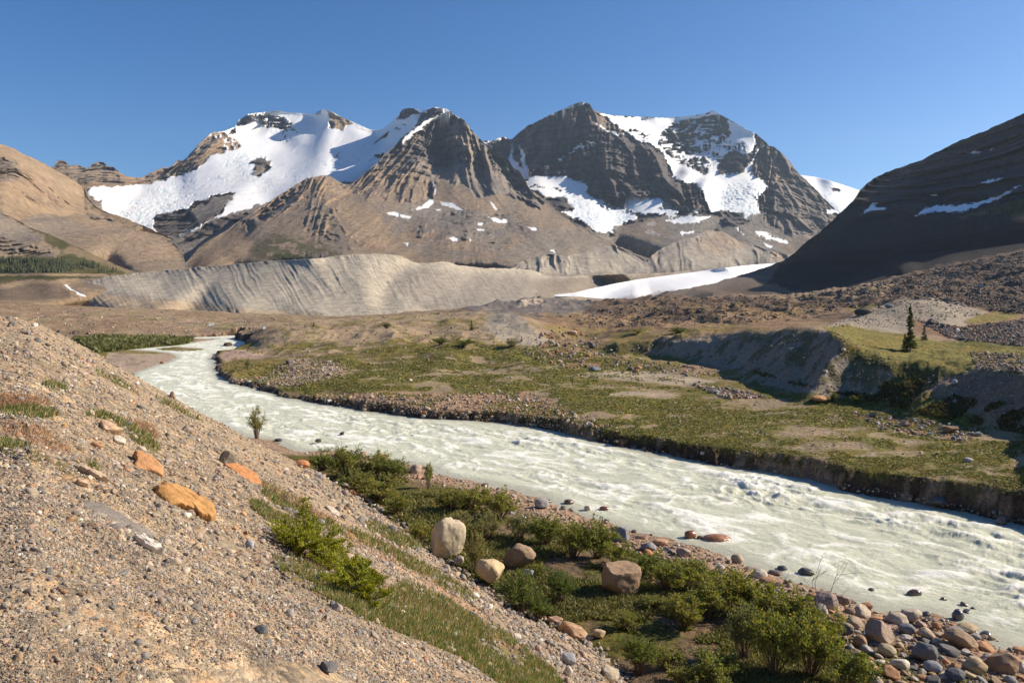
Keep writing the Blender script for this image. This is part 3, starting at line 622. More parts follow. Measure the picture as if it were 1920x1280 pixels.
# --- 7 hills on the far left
top = [(-1000, 245), (-700, 190), (-300, 215), (-100, 245), (0, 270), (20, 276), (45, 290), (70, 299), (95, 313), (115, 325), (138, 338), (158, 352), (163, 368), (180, 388), (215, 402), (260, 420), (330, 450)]
c7 = [(-300, 215, 3000), (0, 270, 3300), (95, 313, 3700), (158, 352, 3800), (175, 392, 3500), (330, 450, 3300), (0, 305, 2900), (30, 310, 2850), (60, 330, 2950), (90, 350, 3100), (40, 345, 2750), (90, 385, 2900), (130, 385, 3300), (0, 350, 2550), (50, 390, 2600), (0, 400, 2300), (-300, 330, 2300), (-300, 450, 1900), (120, 420, 2800), (200, 440, 2900), (100, 460, 2300), (0, 470, 1900), (330, 490, 2700)]
relief('hill', top, [(-300, 500), (330, 500)], c7, [('tan', None),
       ('warm', [(-300, 290), (0, 295), (30, 298), (60, 318), (95, 340), (115, 370), (130, 395), (90, 392), (50, 370), (20, 345), (-300, 370)], {'soft': 3, 'noise': (.25, 30, 24)}),
       ('rock', [(-300, 296), (0, 298), (25, 302), (40, 322), (30, 342), (0, 340), (-300, 350)], {'a': .6, 'soft': 3}),
       ('tan', [(0, 345), (30, 360), (60, 385), (80, 402), (0, 402), (-200, 380)], {'soft': 4, 'a': .8})], -1000, 330, L=150, crag=1, seed=51)
top = [(-1000, 460), (-700, 405), (-200, 430), (30, 418), (60, 405), (80, 401), (110, 402), (145, 399), (175, 400), (200, 408), (230, 421), (262, 432), (300, 441), (322, 452), (340, 470), (348, 490), (352, 510), (380, 520), (420, 540)]
c8 = [(-200, 430, 2000), (60, 405, 2200), (145, 399, 2400), (200, 408, 2450), (300, 441, 2350), (345, 480, 2150), (420, 540, 1700), (210, 460, 2050), (200, 440, 2150), (280, 480, 1950), (100, 450, 1950), (320, 510, 1750), (150, 500, 1600), (0, 480, 1500), (-200, 520, 1300), (300, 550, 1400)]
relief('hill', top, [(-200, 560), (420, 560)], c8, [('scree', None), ('tan', None, {'a': .35}), ('rock', [(160, 395), (205, 402), (205, 418), (175, 412)], {'a': .5}), ('grey', [(0, 400), (110, 402), (170, 430), (110, 450), (0, 430)], {'a': .5, 'soft': 6})], -1000, 420, L=120, crag=.6, seed=61, noise=1.3)
# --- 8 green shoulder with the fir belt
top = [(-1000, 410), (-700, 355), (-300, 380), (0, 398), (20, 405), (45, 420), (62, 428), (90, 438), (120, 452), (150, 464), (175, 478), (200, 488), (225, 500), (262, 513), (330, 520)]
c9 = [(-300, 380, 1500), (0, 398, 1650), (62, 428, 1650), (120, 452, 1600), (200, 488, 1500), (262, 513, 1420), (330, 520, 1400), (0, 440, 1500), (80, 462, 1450), (0, 478, 1330), (120, 482, 1350), (0, 512, 1220), (150, 512, 1250), (-300, 512, 1000), (0, 545, 950), (200, 545, 1000), (330, 545, 1100), (-300, 580, 700), (330, 580, 900), (0, 580, 760), (100, 568, 860)]
relief('hill', top, [(-300, 600), (330, 590)], c9, [('scree', None),
       ('rock', [(0, 440), (35, 452), (90, 468), (100, 480), (60, 482), (0, 470)], {'noise': (.3, 20, 10), 'a': .8}), ('grey', [(-300, 380), (0, 400), (60, 430), (80, 455), (0, 440), (-300, 440)], {'a': .7, 'soft': 4}),
       ('green', [(56, 427), (90, 437), (125, 452), (160, 470), (265, 515), (180, 517), (-300, 520), (-300, 485), (0, 482), (100, 482), (115, 470), (85, 455), (80, 440)], {'soft': 4}),
       ('tan', [(130, 458), (170, 474), (220, 496), (258, 513), (240, 514), (190, 497), (140, 475), (110, 478), (120, 470)], {'soft': 3, 'a': .55}),
       ('tan', [(-300, 516), (0, 514), (60, 511), (200, 514), (205, 518), (60, 516), (0, 520), (-300, 524)], {'w': .3}),
       ('green', [(-300, 520), (0, 518), (100, 516), (195, 521), (150, 524), (40, 526), (0, 532), (-300, 540)], {'w': .8}),
       ('tan', [(-300, 540), (0, 530), (60, 525), (150, 523), (170, 545), (330, 540), (330, 600), (-300, 600)], {'soft': 3}),
       ('rubble', [(-100, 545), (20, 540), (60, 532), (110, 530), (132, 545), (130, 560), (60, 563), (-100, 562)], {'soft': 3, 'a': .75, 'w': .5}), ('snow', [(122, 534), (127, 534), (140, 543), (152, 549), (165, 557), (158, 557), (144, 551), (133, 543)], {'w': .2})],
       -1000, 330, L=80, crag=.4, seed=71, back=(.2, .3))

# --- 9 shaded mountain on the right
top = [(1150, 575), (1190, 566), (1220, 556), (1250, 546), (1290, 541), (1340, 530), (1390, 515), (1430, 503), (1468, 489), (1490, 474), (1512, 452), (1535, 438), (1560, 413), (1585, 390), (1600, 377), (1612, 358), (1625, 345), (1640, 333), (1665, 322), (1700, 310), (1730, 299), (1752, 287), (1790, 268), (1815, 258), (1850, 245), (1880, 230), (1900, 222), (1920, 212), (1960, 180), (2000, 150), (2100, 90), (2200, 40), (2500, -20), (2900, -20)]  # unseen crest past the right frame edge raised so its shadow covers the slope
c10 = [(1150, 575, 900), (1560, 548, 880), (1640, 530, 810), (1700, 508, 740), (1780, 493, 700), (1850, 480, 660), (1250, 546, 1200), (1340, 530, 1500), (1430, 503, 1680), (1468, 489, 1640), (1490, 474, 1600), (1535, 438, 1560), (1600, 377, 1620), (1612, 358, 1690), (1640, 333, 1750), (1700, 310, 1740), (1790, 268, 1640), (1920, 212, 1450), (2000, 150, 1400), (2200, 40, 1300), (2900, -20, 900),
       (1620, 402, 1480), (1700, 402, 1240), (1750, 402, 1150), (1790, 402, 1090), (1850, 405, 985), (1920, 406, 895), (1760, 385, 1290), (1850, 380, 1140), (1920, 375, 1040), (1640, 385, 1520), (1700, 355, 1530), (1800, 335, 1400), (1920, 310, 1220), (1850, 290, 1430),
       (1700, 486, 1045), (1810, 470, 955), (1770, 478, 985), (1500, 545, 1300), (1560, 538, 1230), (1640, 515, 1150), (1740, 488, 1010), (1850, 470, 900), (1920, 460, 850), (1440, 525, 1500), (1550, 500, 1360), (1600, 470, 1330), (1700, 450, 1150), (1800, 440, 1010), (1850, 440, 935),
       (1400, 545, 1250), (1550, 560, 820), (1700, 530, 640), (1850, 500, 560), (1920, 490, 500),
       (1250, 580, 780), (1450, 585, 640), (1650, 580, 520), (1850, 580, 400), (1920, 600, 340), (2200, 400, 760), (2200, 520, 420), (2900, 400, 560), (2900, 600, 300), (2200, 620, 280)]
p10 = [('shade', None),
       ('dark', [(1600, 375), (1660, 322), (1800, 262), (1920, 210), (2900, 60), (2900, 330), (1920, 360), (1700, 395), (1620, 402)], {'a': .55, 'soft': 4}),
       ('grey', [(1640, 335), (1700, 312), (1740, 300), (1700, 330), (1650, 350)], {'a': .3, 'noise': (.35, 20, 10)}),
       ('snow', [(1612, 404), (1628, 388), (1634, 379), (1642, 380), (1640, 390), (1662, 390), (1655, 397), (1640, 396), (1625, 400)], {'w': .6}),
       ('snow', [(1714, 404), (1735, 390), (1755, 383), (1780, 384), (1830, 380), (1880, 362), (1916, 347), (1900, 358), (1872, 374), (1850, 382), (1810, 396), (1785, 401), (1755, 397), (1730, 402)], {'w': .5}),
       ('snow', [(1838, 344), (1862, 335), (1882, 333), (1870, 339), (1845, 344)], {'w': .4}), ('snow', [(1746, 366), (1758, 364), (1760, 367), (1748, 368)], {'w': .3}),
       ('snow', [(1812, 287), (1828, 282), (1842, 284), (1838, 290), (1824, 290)], {'w': .6}), ('snow', [(1852, 282), (1864, 277), (1858, 284)], {'w': .6}),
       ('green', [(1790, 410), (1830, 398), (1880, 385), (1925, 368), (2100, 340), (2100, 405), (1920, 404), (1850, 402)], {'soft': 2, 'a': .85}),
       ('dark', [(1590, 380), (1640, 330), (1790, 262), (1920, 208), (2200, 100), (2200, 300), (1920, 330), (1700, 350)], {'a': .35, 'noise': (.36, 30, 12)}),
       ('rubble', [(1150, 590), (1250, 545), (1470, 489), (1440, 530), (1520, 552), (1640, 545), (1700, 520), (1760, 498), (1920, 470), (2900, 440), (2900, 640), (1150, 640)], {'soft': 4}),
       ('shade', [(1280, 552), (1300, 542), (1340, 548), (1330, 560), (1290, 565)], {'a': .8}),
       ('grey', [(1220, 558), (1290, 541), (1400, 515), (1440, 520), (1330, 545), (1260, 570)], {'a': .4, 'soft': 5})]
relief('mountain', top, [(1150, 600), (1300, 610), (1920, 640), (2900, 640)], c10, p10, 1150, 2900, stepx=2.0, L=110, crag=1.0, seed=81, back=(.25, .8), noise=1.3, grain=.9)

# --- 10 glacier tongue on the valley floor
top = [(1040, 552), (1075, 549), (1100, 543), (1150, 532), (1200, 523), (1260, 515), (1300, 510), (1340, 504), (1400, 497), (1440, 494), (1500, 488)]
bot = [(1040, 556), (1090, 556), (1130, 560), (1200, 560), (1250, 556), (1500, 545)]
cg = [(1040, 552, 1250), (1100, 543, 1450), (1200, 523, 1800), (1300, 510, 2100), (1440, 494, 2700), (1500, 488, 2900), (1090, 556, 1180), (1200, 560, 1250), (1300, 540, 1500), (1400, 520, 2000), (1500, 545, 1500)]
relief('glacier', top, bot, cg, [('snow', None), ('tan', [(1040, 548), (1120, 552), (1250, 530), (1260, 560), (1040, 562)], {'a': .10, 'soft': 5}), ('rubble', [(1150, 560), (1200, 553), (1260, 545), (1260, 565), (1150, 565)], {'a': .5, 'soft': 4})], 1040, 1500, crag=.2, seed=91, back=(.02, .1))
# ------------------------------------------------------------------ ground: one height field from underfoot to beyond the mountains
def P(px, py, z): return (px, (H-z)*F/(py-HX), z)
def Q(px, py, d): return (px, d, H+(HX-py)/F*d)
def wp(px, py, z=0):
    d = (H-z)*F/(py-HX); return ((px-CX)/F*d, d)

FARB = [(345, 633), (400, 631), (430, 629), (452, 627.5), (462, 631), (440, 636), (456, 640), (464, 643), (466, 648), (440, 655), (404, 664), (398, 672), (401, 681), (404, 693), (413, 708), (432, 719), (467, 727), (504, 737), (535, 746), (571, 753), (601, 759), (640, 763), (690, 772), (749, 780), (810, 784), (870, 788), (950, 795), (1040, 808), (1088, 820), (1160, 838), (1236, 854), (1320, 868), (1404, 882), (1480, 891), (1565, 914), (1633, 931), (1750, 950), (1840, 970), (1920, 987), (2100, 1030), (2400, 1110)]
NEARB = [(345, 634.5), (380, 636), (410, 634), (395, 638), (374, 640), (330, 648), (280, 652), (243, 656), (285, 658), (320, 663), (332, 671), (315, 679), (285, 688), (253, 699), (240, 712), (230, 740), (290, 770), (380, 790), (450, 815), (512, 826), (559, 845), (586, 846), (639, 847), (692, 855), (724, 862), (798, 874), (830, 890), (870, 898), (900, 902), (936, 911), (1016, 928), (1050, 949), (1090, 968), (1156, 984), (1202, 1000), (1250, 1008), (1272, 1018), (1352, 1034), (1400, 1058), (1420, 1066), (1473, 1092), (1520, 1098), (1579, 1114), (1646, 1148), (1700, 1150), (1752, 1152), (1792, 1170), (1858, 1194), (1920, 1222), (2100, 1300), (2400, 1440)]
FB = [wp(*p) for p in FARB]; NB = [wp(*p) for p in NEARB]
RIV = FB+NB[::-1]
BARS = [[wp(*p) for p in [(289, 654), (330, 650), (382, 653.5), (378, 657), (340, 658.5), (300, 657)]], [wp(*p) for p in [(404, 648), (425, 646.5), (440, 648), (425, 650)]]]
RF = [wp(px, py) for px, py in [(285, 664), (345, 634)]]

# slope the camera stands on
E = [(-6000, 18, 34), (-900, 42, 26), (-400, 50, H+45/F*50), (0, 54, H-35/F*54), (60, 57, H-43/F*57), (120, 60, H-72/F*60), (190, 63, H-109/F*63), (250, 65, H-145/F*65), (330, 68, H-188/F*68), (420, 71, H-240/F*71), (500, 75, H-282/F*75), (560, 77, 1.0), (640, 67, .9), (700, 60, .9), (830, 48, .9), (950, 41.5, .9), (1130, 35.5, .9), (1180, 33, .8), (1400, 28, .6), (1920, 19.5, .3), (2600, 13, 0), (6000, 5, 0)]
EX = np.array(E, float); Z0 = 16.25

def slope_h(px, d):
    e = np.interp(px, EX[:, 0], EX[:, 1]); ze = np.interp(px, EX[:, 0], EX[:, 2])
    k = (Z0-ze)/e
    s = Z0-k*d
    over = np.maximum(d-e*.96, 0)
    s = s-.60*(over-np.minimum(over, e*.06)*.5)*sstep(0, 1, 1-sstep(540, 620, px)*.0)
    return s

T = [ # px, distance, height : the valley floor
 P(400, 672, .8), P(480, 722, .8), P(640, 756, .9), P(800, 772, 1.05), P(1000, 798, 1.15), P(1250, 841, 1.4), P(1560, 888, 1.8), P(1920, 925, 2.5), P(2400, 1000, 3),
 P(520, 700, 1.1), P(700, 735, 2.0), P(1000, 735, 2.2), P(1300, 705, 3), P(1500, 760, 2.9), P(1700, 790, 3), P(1920, 840, 3.2), P(2400, 900, 3.5), P(1150, 770, 2.2), P(1500, 820, 2.4), P(800, 745, 1.9),
 P(640, 702, 2.2), P(820, 706, 2.4), P(1000, 708, 2.6), P(1100, 695, 2.8),
 Q(690, 682, 182), Q(760, 664, 195), Q(850, 655, 200), Q(930, 660, 198), Q(990, 672, 190), Q(900, 680, 186), (760, 215, 3.2), (900, 220, 3.4),
 P(470, 648, 1.0), P(495, 662, 1.2), P(560, 674, 2.2), P(650, 662, 3.0), P(760, 652, 4), Q(900, 640, 222), Q(1000, 651, 210),
 Q(480, 629, 262), Q(520, 613, 275), Q(560, 607, 280), Q(640, 603, 290), Q(700, 601, 295), Q(830, 591, 310), Q(900, 583, 305), Q(935, 580, 300), Q(962, 586, 290), Q(990, 603, 268), Q(1022, 640, 232), Q(930, 610, 270), Q(800, 625, 262), Q(620, 640, 240),
 (560, 330, 4), (700, 360, 5), (900, 380, 6), (1000, 340, 6), (1060, 300, 5),
 P(1060, 662, 3), P(1100, 625, 3.8), (1080, 260, 3.6),
 P(1135, 668, 3.0), P(1230, 668, 3.1), P(1300, 680, 3.1), P(1365, 692, 3.2), P(1400, 714, 3.1), P(1430, 726, 3.1), P(1500, 740, 3), P(1600, 758, 3), P(1700, 778, 3), P(1800, 795, 3), P(1920, 820, 3.1), P(2400, 860, 3.4),
 Q(1120, 656, 200), Q(1180, 650, 194), Q(1240, 644, 186), Q(1330, 632, 170), Q(1400, 620, 160), Q(1450, 617, 152), Q(1520, 613, 132), Q(1558, 616, 122), Q(1585, 634, 116), Q(1620, 655, 111), Q(1660, 672, 106), Q(1700, 681, 103), Q(1760, 688, 98.5), Q(1824, 690, 94), Q(1920, 695, 88), Q(2058, 700, 79), Q(2400, 710, 66),
 Q(1620, 636, 132), Q(1700, 655, 125), Q(1800, 655, 124), Q(1920, 660, 115), Q(1780, 628, 145), Q(1900, 620, 145), Q(1700, 622, 148), Q(1600, 606, 158),
 Q(1500, 606, 185), Q(1600, 590, 180), Q(1640, 578, 186), Q(1690, 563, 192), Q(1745, 559, 194), Q(1770, 562, 190), Q(1805, 574, 184), Q(1850, 588, 176), Q(1920, 598, 170), Q(2400, 600, 150), (1745, 225, 13.5), (1880, 215, 12.5),
 Q(1400, 606, 215), Q(1300, 605, 235), Q(1200, 612, 255), Q(1230, 600, 330), Q(1320, 592, 330), Q(1440, 585, 340), Q(1450, 595, 270), Q(1560, 580, 300), Q(1700, 556, 300), Q(1850, 560, 280), Q(1920, 575, 250), Q(2400, 560, 240),
 Q(1100, 588, 450), Q(1200, 582, 450), Q(1300, 575, 440), Q(1500, 562, 460), Q(1700, 538, 430), Q(1850, 545, 360), Q(1920, 542, 340), Q(2400, 530, 330),
 Q(1000, 575, 620), Q(1060, 580, 560), Q(905, 573, 640), Q(930, 563, 690), Q(980, 556, 720), Q(1030, 557, 730), Q(1070, 565, 700), Q(1110, 573, 640), Q(1240, 556, 760), Q(1210, 566, 700), Q(1330, 562, 640),
 (980, 820, 10), (1100, 900, 12), (1300, 900, 12), Q(1450, 556, 760), Q(1540, 549, 780), Q(1600, 540, 780), Q(1660, 528, 760), Q(1720, 513, 730), Q(1790, 497, 700), Q(1850, 484, 670), Q(1920, 472, 640), Q(2100, 460, 520), (1500, 900, 14), (1700, 960, 30), (1920, 860, 45), (2400, 400, 24), Q(1750, 525, 540), Q(1850, 515, 500), Q(1920, 505, 470), Q(1600, 552, 560),
 (0, 350, 2.2), (0, 160, 1.5), (250, 180, 1.0), P(150, 640, 2.0), P(330, 628, 1.4), P(200, 606, 3), P(400, 612, 2), P(520, 603, 3), Q(0, 590, 520), Q(200, 590, 560), P(0, 612, 3.5), Q(700, 598, 520), Q(850, 590, 560), Q(600, 598, 560),
 Q(100, 572, 840), Q(300, 582, 760), Q(450, 590, 740), Q(600, 597, 680), Q(760, 590, 740), Q(900, 580, 820), Q(-400, 560, 700),
 (-6000, 10, 2), (-1000, 200, 4), (-1000, 60, 3), (-1000, 5, 1), (0, 1, 1), (1000, 1, 1), (3000, 1, 1), (6000, 1, 1), (6000, 60, 4), (4000, 200, 20), (3000, 30, 1), (1000, 20, 1), (0, 60, 1), (6000, 900, 60), (3000, 120, 10), (3000, 200, 16),
 (-6000, 900, 20), (-6000, 9500, 0), (0, 9500, 0), (1000, 9500, 0), (2000, 9500, 0), (6000, 9500, 0), (-6000, .7, 2), (6000, .7, 1), (0, 1500, 0), (600, 1300, -5), (1100, 1500, 5), (2000, 1200, 10), (0, 1500, 0)]
GX = np.arange(-3000, 5001, 8.0); GY = np.linspace(math.log(.7), math.log(9400), 1500)
_t = {}
for a, b, c in T: _t[(round(a), round(math.log(b)*200))] = c
pts = [(k[0]/8., k[1]/200.*60) for k in _t]; vals = list(_t.values())
G0 = tin(GX/8., GY*60, pts, vals)
G0 = np.where(np.isnan(G0), 2.0, G0); G0 = blur(G0, 1, 2)

def samp(G, px, d):
    fx = np.clip((px-GX[0])/8., 0, len(GX)-1.001); fy = np.clip((np.log(d)-GY[0])/(GY[1]-GY[0]), 0, len(GY)-1.001)
    ix = fx.astype(int); iy = fy.astype(int); fx = fx-ix; fy = fy-iy
    return (G[iy, ix]*(1-fx)+G[iy, ix+1]*fx)*(1-fy)+(G[iy+1, ix]*(1-fx)+G[iy+1, ix+1]*fx)*fy

def in_px(x, y, z): return CX+x/y*F, HX-(z-H)/y*F

def river_sd(x, y):
    s = np.full(x.shape, -60.0)
    m = (y > 15) & (y < 420) & (x > -260) & (x < 120)
    if m.any():
        xm = x[m].astype(np.float32); ym = y[m].astype(np.float32)
        wob = fbm(xm/2.2, ym/2.2, 3, 77)*.4+fbm(xm/9, ym/9, 2, 78)*.55
        q = sd_poly(xm, ym, RIV)
        for b in BARS:
            q = np.minimum(q, -sd_poly(xm, ym, b))
        s[m] = q+wob
    return s

def ground(x, y, full=False):
    px = CX+x/y*F
    sl = slope_h(px, y)
    sl = sl+.22*fbm(x/7, y/7, 4, 101)+.07*fbm(x/1.6, y/1.6, 3, 103)
    # streaks down the fall line
    u = x*.52-y*.85
    sl = sl+.09*fbm(u/1.3, (x*.85+y*.52)/9, 3, 104)
    fl = samp(G0, px, y)
    far = sstep(60, 260, y); deb = sstep(1050, 1250, px)*sstep(180, 330, y)
    nn = fbm(x/9, y/9, 4, 110); n2 = fbm(x/34, y/34, 4, 111)
    fl = fl+nn*(.20+.50*far+1.1*deb)+n2*(.1+.9*far+2.2*deb)*sstep(70, 200, y)+.06*fbm(x/2.2, y/2.2, 3, 112)*(1-far)
    fl = fl+deb*(1.1*(ridged(x/22, y/22, 5, 113)-.4))+far*(1-deb)*1.3*(ridged(x/11, y/13, 4, 118)-.4)*sstep(.3, .7, fbm(x/30, y/30, 3, 121)*.5+.5)
    toe = sstep(890, 930, px)*(1-sstep(1120, 1250, px))*sstep(560, 640, y)*(1-sstep(800, 900, y))
    fl = fl+toe*7*(ridged(x/42, y/60, 5, 117)-.42)
    # eroded face of the ridge on the right: gullies
    rd = sstep(1120, 1180, px)*sstep(3.2, 5, fl)*(1-sstep(8, 11, fl))*(1-sstep(190, 215, y))
    fl = fl+rd*(.35*fbm(x/2.6, y/2.6, 4, 122)+.5*(ridged(y/3.2+x*.1, x/9., 3, 123)-.45))+rd*.25*fbm(px/22.+np.log(y)*30, np.log(y)*22, 4, 119)
    s = river_sd(x, y)
    # which bank: far side = beyond the river axis
    dn, sn = DN(x, y)
    nearside = sn
    # far bank: a cut step, near bank: a low stony beach
    o = np.maximum(-s, 0)
    cut = sstep(.0, 1.25+.8*fbm(x/3.5, y/3.5, 3, 130), o+.5*fbm(x/1.2, y/1.2, 2, 133)*sstep(0, .5, o))*.92+.08*sstep(0, 6, o)
    beach = np.clip(o*.10, 0, 1.2)+.04*fbm(x/1.1, y/1.1, 2, 131)
    zf = fl*cut+.02; zn = np.minimum(fl, beach+.02)
    base = np.where(nearside, zn, zf)
    base = np.where(s > 0, -np.clip(s*.5, 0, .9)-.02, base)
    w = sstep(-.35, .35, (sl-base))
    z = np.where(y < 95, np.maximum(sl, base), np.maximum(sl*1.0, base))
    hh = .35; dlt = np.clip((sl-base)/hh, -1, 1); z = np.where(np.abs(dlt) < 1, (sl+base)/2+hh*(dlt*dlt+1)/4, z)
    z = np.where((s > .3) & (sl < .8), base, z)
    if full: return z, s, nearside, sl > base-.05
    return z

_mid = [((a[0]+b[0])/2, (a[1]+b[1])/2) for a, b in zip([wp(*p) for p in [(430, 630), (440, 640), (430, 645), (330, 665), (330, 690), (400, 750), (520, 790), (700, 815), (900, 840), (1250, 930), (1560, 1010), (1920, 1100), (2400, 1270)]],) for _ in (0,)] if False else [wp(*p) for p in [(200, 632), (345, 634), (430, 630), (445, 640), (420, 648), (330, 665), (345, 690), (400, 745), (520, 785), (700, 812), (900, 840), (1250, 930), (1560, 1010), (1920, 1100), (2400, 1270)]]
def DN(x, y):
    m = (y < 420) & (x > -300) & (x < 160)
    side = np.zeros(x.shape, bool)
    if m.any():
        d, s = dist_line(x[m], y[m], _mid)
        side[m] = s < 0
    return None, side

# paint on the ground, in regions
def ground_mesh():
    U = np.concatenate([np.linspace(-3000, -260, 60), np.arange(-250, 2170, 1.9), np.linspace(2180, 5000, 60)])
    R = [1.6]
    while R[-1] < 9200:
        r = R[-1]
        st = .0068 if r < 130 else (.0052 if r < 420 else (.0065 if r < 900 else .05))
        R.append(r*(1+st))
    R = np.array(R)
    PX, Y = np.meshgrid(U, R); X = (PX-CX)/F*Y
    Z, S, NS, ONS = ground(X, Y, True)
    PY = HX-(Z-H)/Y*F
    wx = PX+fbm(PX/24, PY/9, 4, 201)*12+fbm(X/1.5, Y/1.5, 2, 205)*2; wy = PY+fbm(PX/24, PY/9, 4, 202)*5
    def pm(poly, soft=3, w=1.0):
        bx = [p[0] for p in poly]; by = [p[1] for p in poly]
        m = np.zeros(PX.shape, np.float32)
        b = (PX > min(bx)-40) & (PX < max(bx)+40) & (PY > min(by)-20) & (PY < max(by)+20)
        if b.any():
            s = sd_poly(PX[b]+(wx[b]-PX[b])*w, PY[b]+(wy[b]-PY[b])*w, poly); m[b] = sstep(-soft, soft, s)
        return m
    c = lambda *v: np.array(v, np.float32)
    GRAV = c(.275, .236, .180); SAND = c(.36, .30, .22); SOIL = c(.150, .115, .080); GRASS = c(.130, .135, .040); DRY = c(.200, .155, .072); BROWN = c(.235, .175, .115)
    RUB = c(.125, .098, .078); DARK = c(.085, .070, .058); WET = c(.10, .085, .07); PALE = c(.30, .262, .205)
    col = np.empty(PX.shape+(3,), np.float32); col[:] = BROWN
    gr = np.zeros(PX.shape, np.float32); pb = np.full(PX.shape, .5, np.float32)
    def lay(m, cc, g=None, p=None, a=1.0):
        nonlocal col, gr, pb
        m = m*a
        col = col+(cc-col)*m[..., None]
        if g is not None: gr = gr+(g-gr)*m
        if p is not None: pb = pb+(p-pb)*m
    flat = ~ONS
    N1 = fbm(X/12, Y/12, 5, 210)*.5+.5; N2 = fbm(X/3, Y/3, 4, 211)*.5+.5; N3 = fbm(X/40, Y/40, 4, 212)*.5+.5
    # valley plain beyond
    lay(sstep(.45, .7, N3)*1.0, c(.27, .205, .14), 0, .3)
    lay((PY < 640)*sstep(.55, .75, N1*.5+N3*.5), GRASS, .5, .2, .45)
    # flats and terrace
    terr = (PY > 640)*(flat)*(~NS | (Y > 120))*1.0
    gn = sstep(.36, .56, N1*.6+N2*.4)
    lay(terr*1.0, GRASS*.6+DRY*.4, .6, .4)
    lay(terr*sstep(.34, .54, N1*.45+N2*.3+N3*.25), GRASS, 1, .15)
    lay(terr*(1-sstep(.26, .40, N1*.55+N2*.45)), SAND*.8, 0, .7, .8)
    # stripes of sand and gravel on the green flat
    q = ridged(PX/150, (PY+PX*.03)/9., 4, 215)
    lay(pm([(1120, 700), (1400, 720), (1920, 840), (1920, 905), (1500, 850), (1250, 800), (1080, 740)], 8)*sstep(.60, .72, q), SAND*.85, 0, .6, .9)
    lay(pm([(1050, 704), (1100, 698), (1200, 695), (1270, 702), (1330, 712), (1340, 716), (1290, 722), (1200, 716), (1150, 710)], 2, .5), SAND, 0, .15, .95)
    lay(pm([(1130, 735), (1240, 735), (1280, 741), (1200, 743)], 1.5, .5), SAND, 0, .2, .8)
    lay(pm([(540, 672), (620, 676), (660, 690), (640, 705), (560, 722), (480, 726), (500, 712), (540, 700)], 3, .6), c(.33, .27, .21), 0, .9)
    lay(pm([(400, 664), (470, 655), (520, 668), (420, 676)], 2, .6), c(.33, .25, .20), 0, .5)
    lay(pm([(415, 682), (520, 672), (540, 690), (500, 705), (440, 706)], 3, .5), GRASS*.5+DRY*.5, .8, .2)
    # stony strip above the far bank
    lay(pm([(560, 740), (700, 735), (800, 738), (900, 730), (1000, 735), (1080, 770), (1040, 800), (900, 785), (700, 765), (600, 755)], 5)*(1-sstep(.42, .6, N2*.6+N1*.4)), c(.30, .225, .16), 0, 1)
    lay(pm([(1000, 640), (1120, 655), (1140, 690), (1080, 695), (1000, 660)], 5)*(1-sstep(.4, .6, N2)), c(.29, .20, .13), 0, 1)
    lay(pm([(620, 700), (680, 680), (760, 665), (850, 655), (940, 665), (1000, 690), (960, 700), (800, 702)], 4)*sstep(.3, .5, N2), GRASS*.62, 1, .2, .85)
    # knoll
    kn = [(470, 650), (500, 622), (560, 602), (700, 596), (830, 586), (935, 576), (975, 590), (1030, 642), (960, 662), (860, 640), (720, 648), (600, 668), (500, 668)]
    lay(pm(kn, 3, .6), c(.315, .245, .165), .1, .35)
    lay(pm(kn, 3, .6)*sstep(.52, .68, N1*.5+N2*.5), GRASS*.7+DRY*.3, .7, .2, .8)
    lay(pm([(925, 580), (965, 586), (1025, 638), (990, 655), (940, 640), (905, 610)], 3, .3), PALE, 0, .15, .85)
    lay(pm([(500, 655), (540, 640), (640, 640), (760, 632), (900, 640), (1000, 655), (900, 668), (760, 662), (620, 672), (520, 668)], 4)*sstep(.3, .5, N2), GRASS*.8+DRY*.1, 1, .2, .85)
    # far right flats and rubble
    lay(pm([(1020, 600), (1120, 585), (1300, 570), (1600, 560), (1640, 600), (1540, 612), (1330, 625), (1120, 650), (1030, 640)], 6), c(.235, .175, .115), .15, .8)
    lay(pm([(1020, 610), (1150, 620), (1300, 612), (1450, 605), (1450, 620), (1240, 636), (1120, 650), (1030, 640)], 6)*sstep(.35, .55, N1), GRASS*.6+DRY*.5, .8, .3, .8)
    lay(pm([(1050, 600), (1200, 585), (1300, 590), (1200, 605), (1080, 612)], 5)*sstep(.42, .6, N2), DRY, .6, .3, .7)
    lay(pm([(880, 545), (1130, 545), (1130, 585), (1000, 590), (880, 582)], 3), c(.155, .140, .128), 0, .4)
    lay(pm([(970, 560), (1010, 562), (1010, 575), (980, 578)], 2)*sstep(.4, .6, N2), c(.36, .32, .27), 0, .6)
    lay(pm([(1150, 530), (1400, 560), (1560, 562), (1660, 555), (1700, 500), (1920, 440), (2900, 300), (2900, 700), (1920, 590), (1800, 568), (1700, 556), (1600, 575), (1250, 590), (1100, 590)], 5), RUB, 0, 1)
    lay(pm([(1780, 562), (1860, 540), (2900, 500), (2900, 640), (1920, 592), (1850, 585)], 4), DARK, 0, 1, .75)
    lay(pm([(1100, 575), (1250, 560), (1400, 566), (1560, 570), (1500, 590), (1300, 592)], 4)*sstep(.5, .6, N1), DRY*.9, .2, .6, .7)
    lay(pm([(1240, 582), (1330, 578), (1370, 590), (1300, 600), (1240, 596)], 3)*sstep(.3, .5, N2), DARK*1.1, 0, 1, .8)
    lay(pm([(1500, 584), (1600, 580), (1610, 600), (1540, 604)], 3), DARK*1.3, 0, 1, .6)
    # pale hump and the grass behind the ridge
    lay(pm([(1540, 612), (1620, 585), (1690, 560), (1760, 557), (1800, 568), (1850, 588), (1810, 610), (1740, 605), (1680, 632), (1640, 616)], 3, .4), PALE*.93, 0, .35)
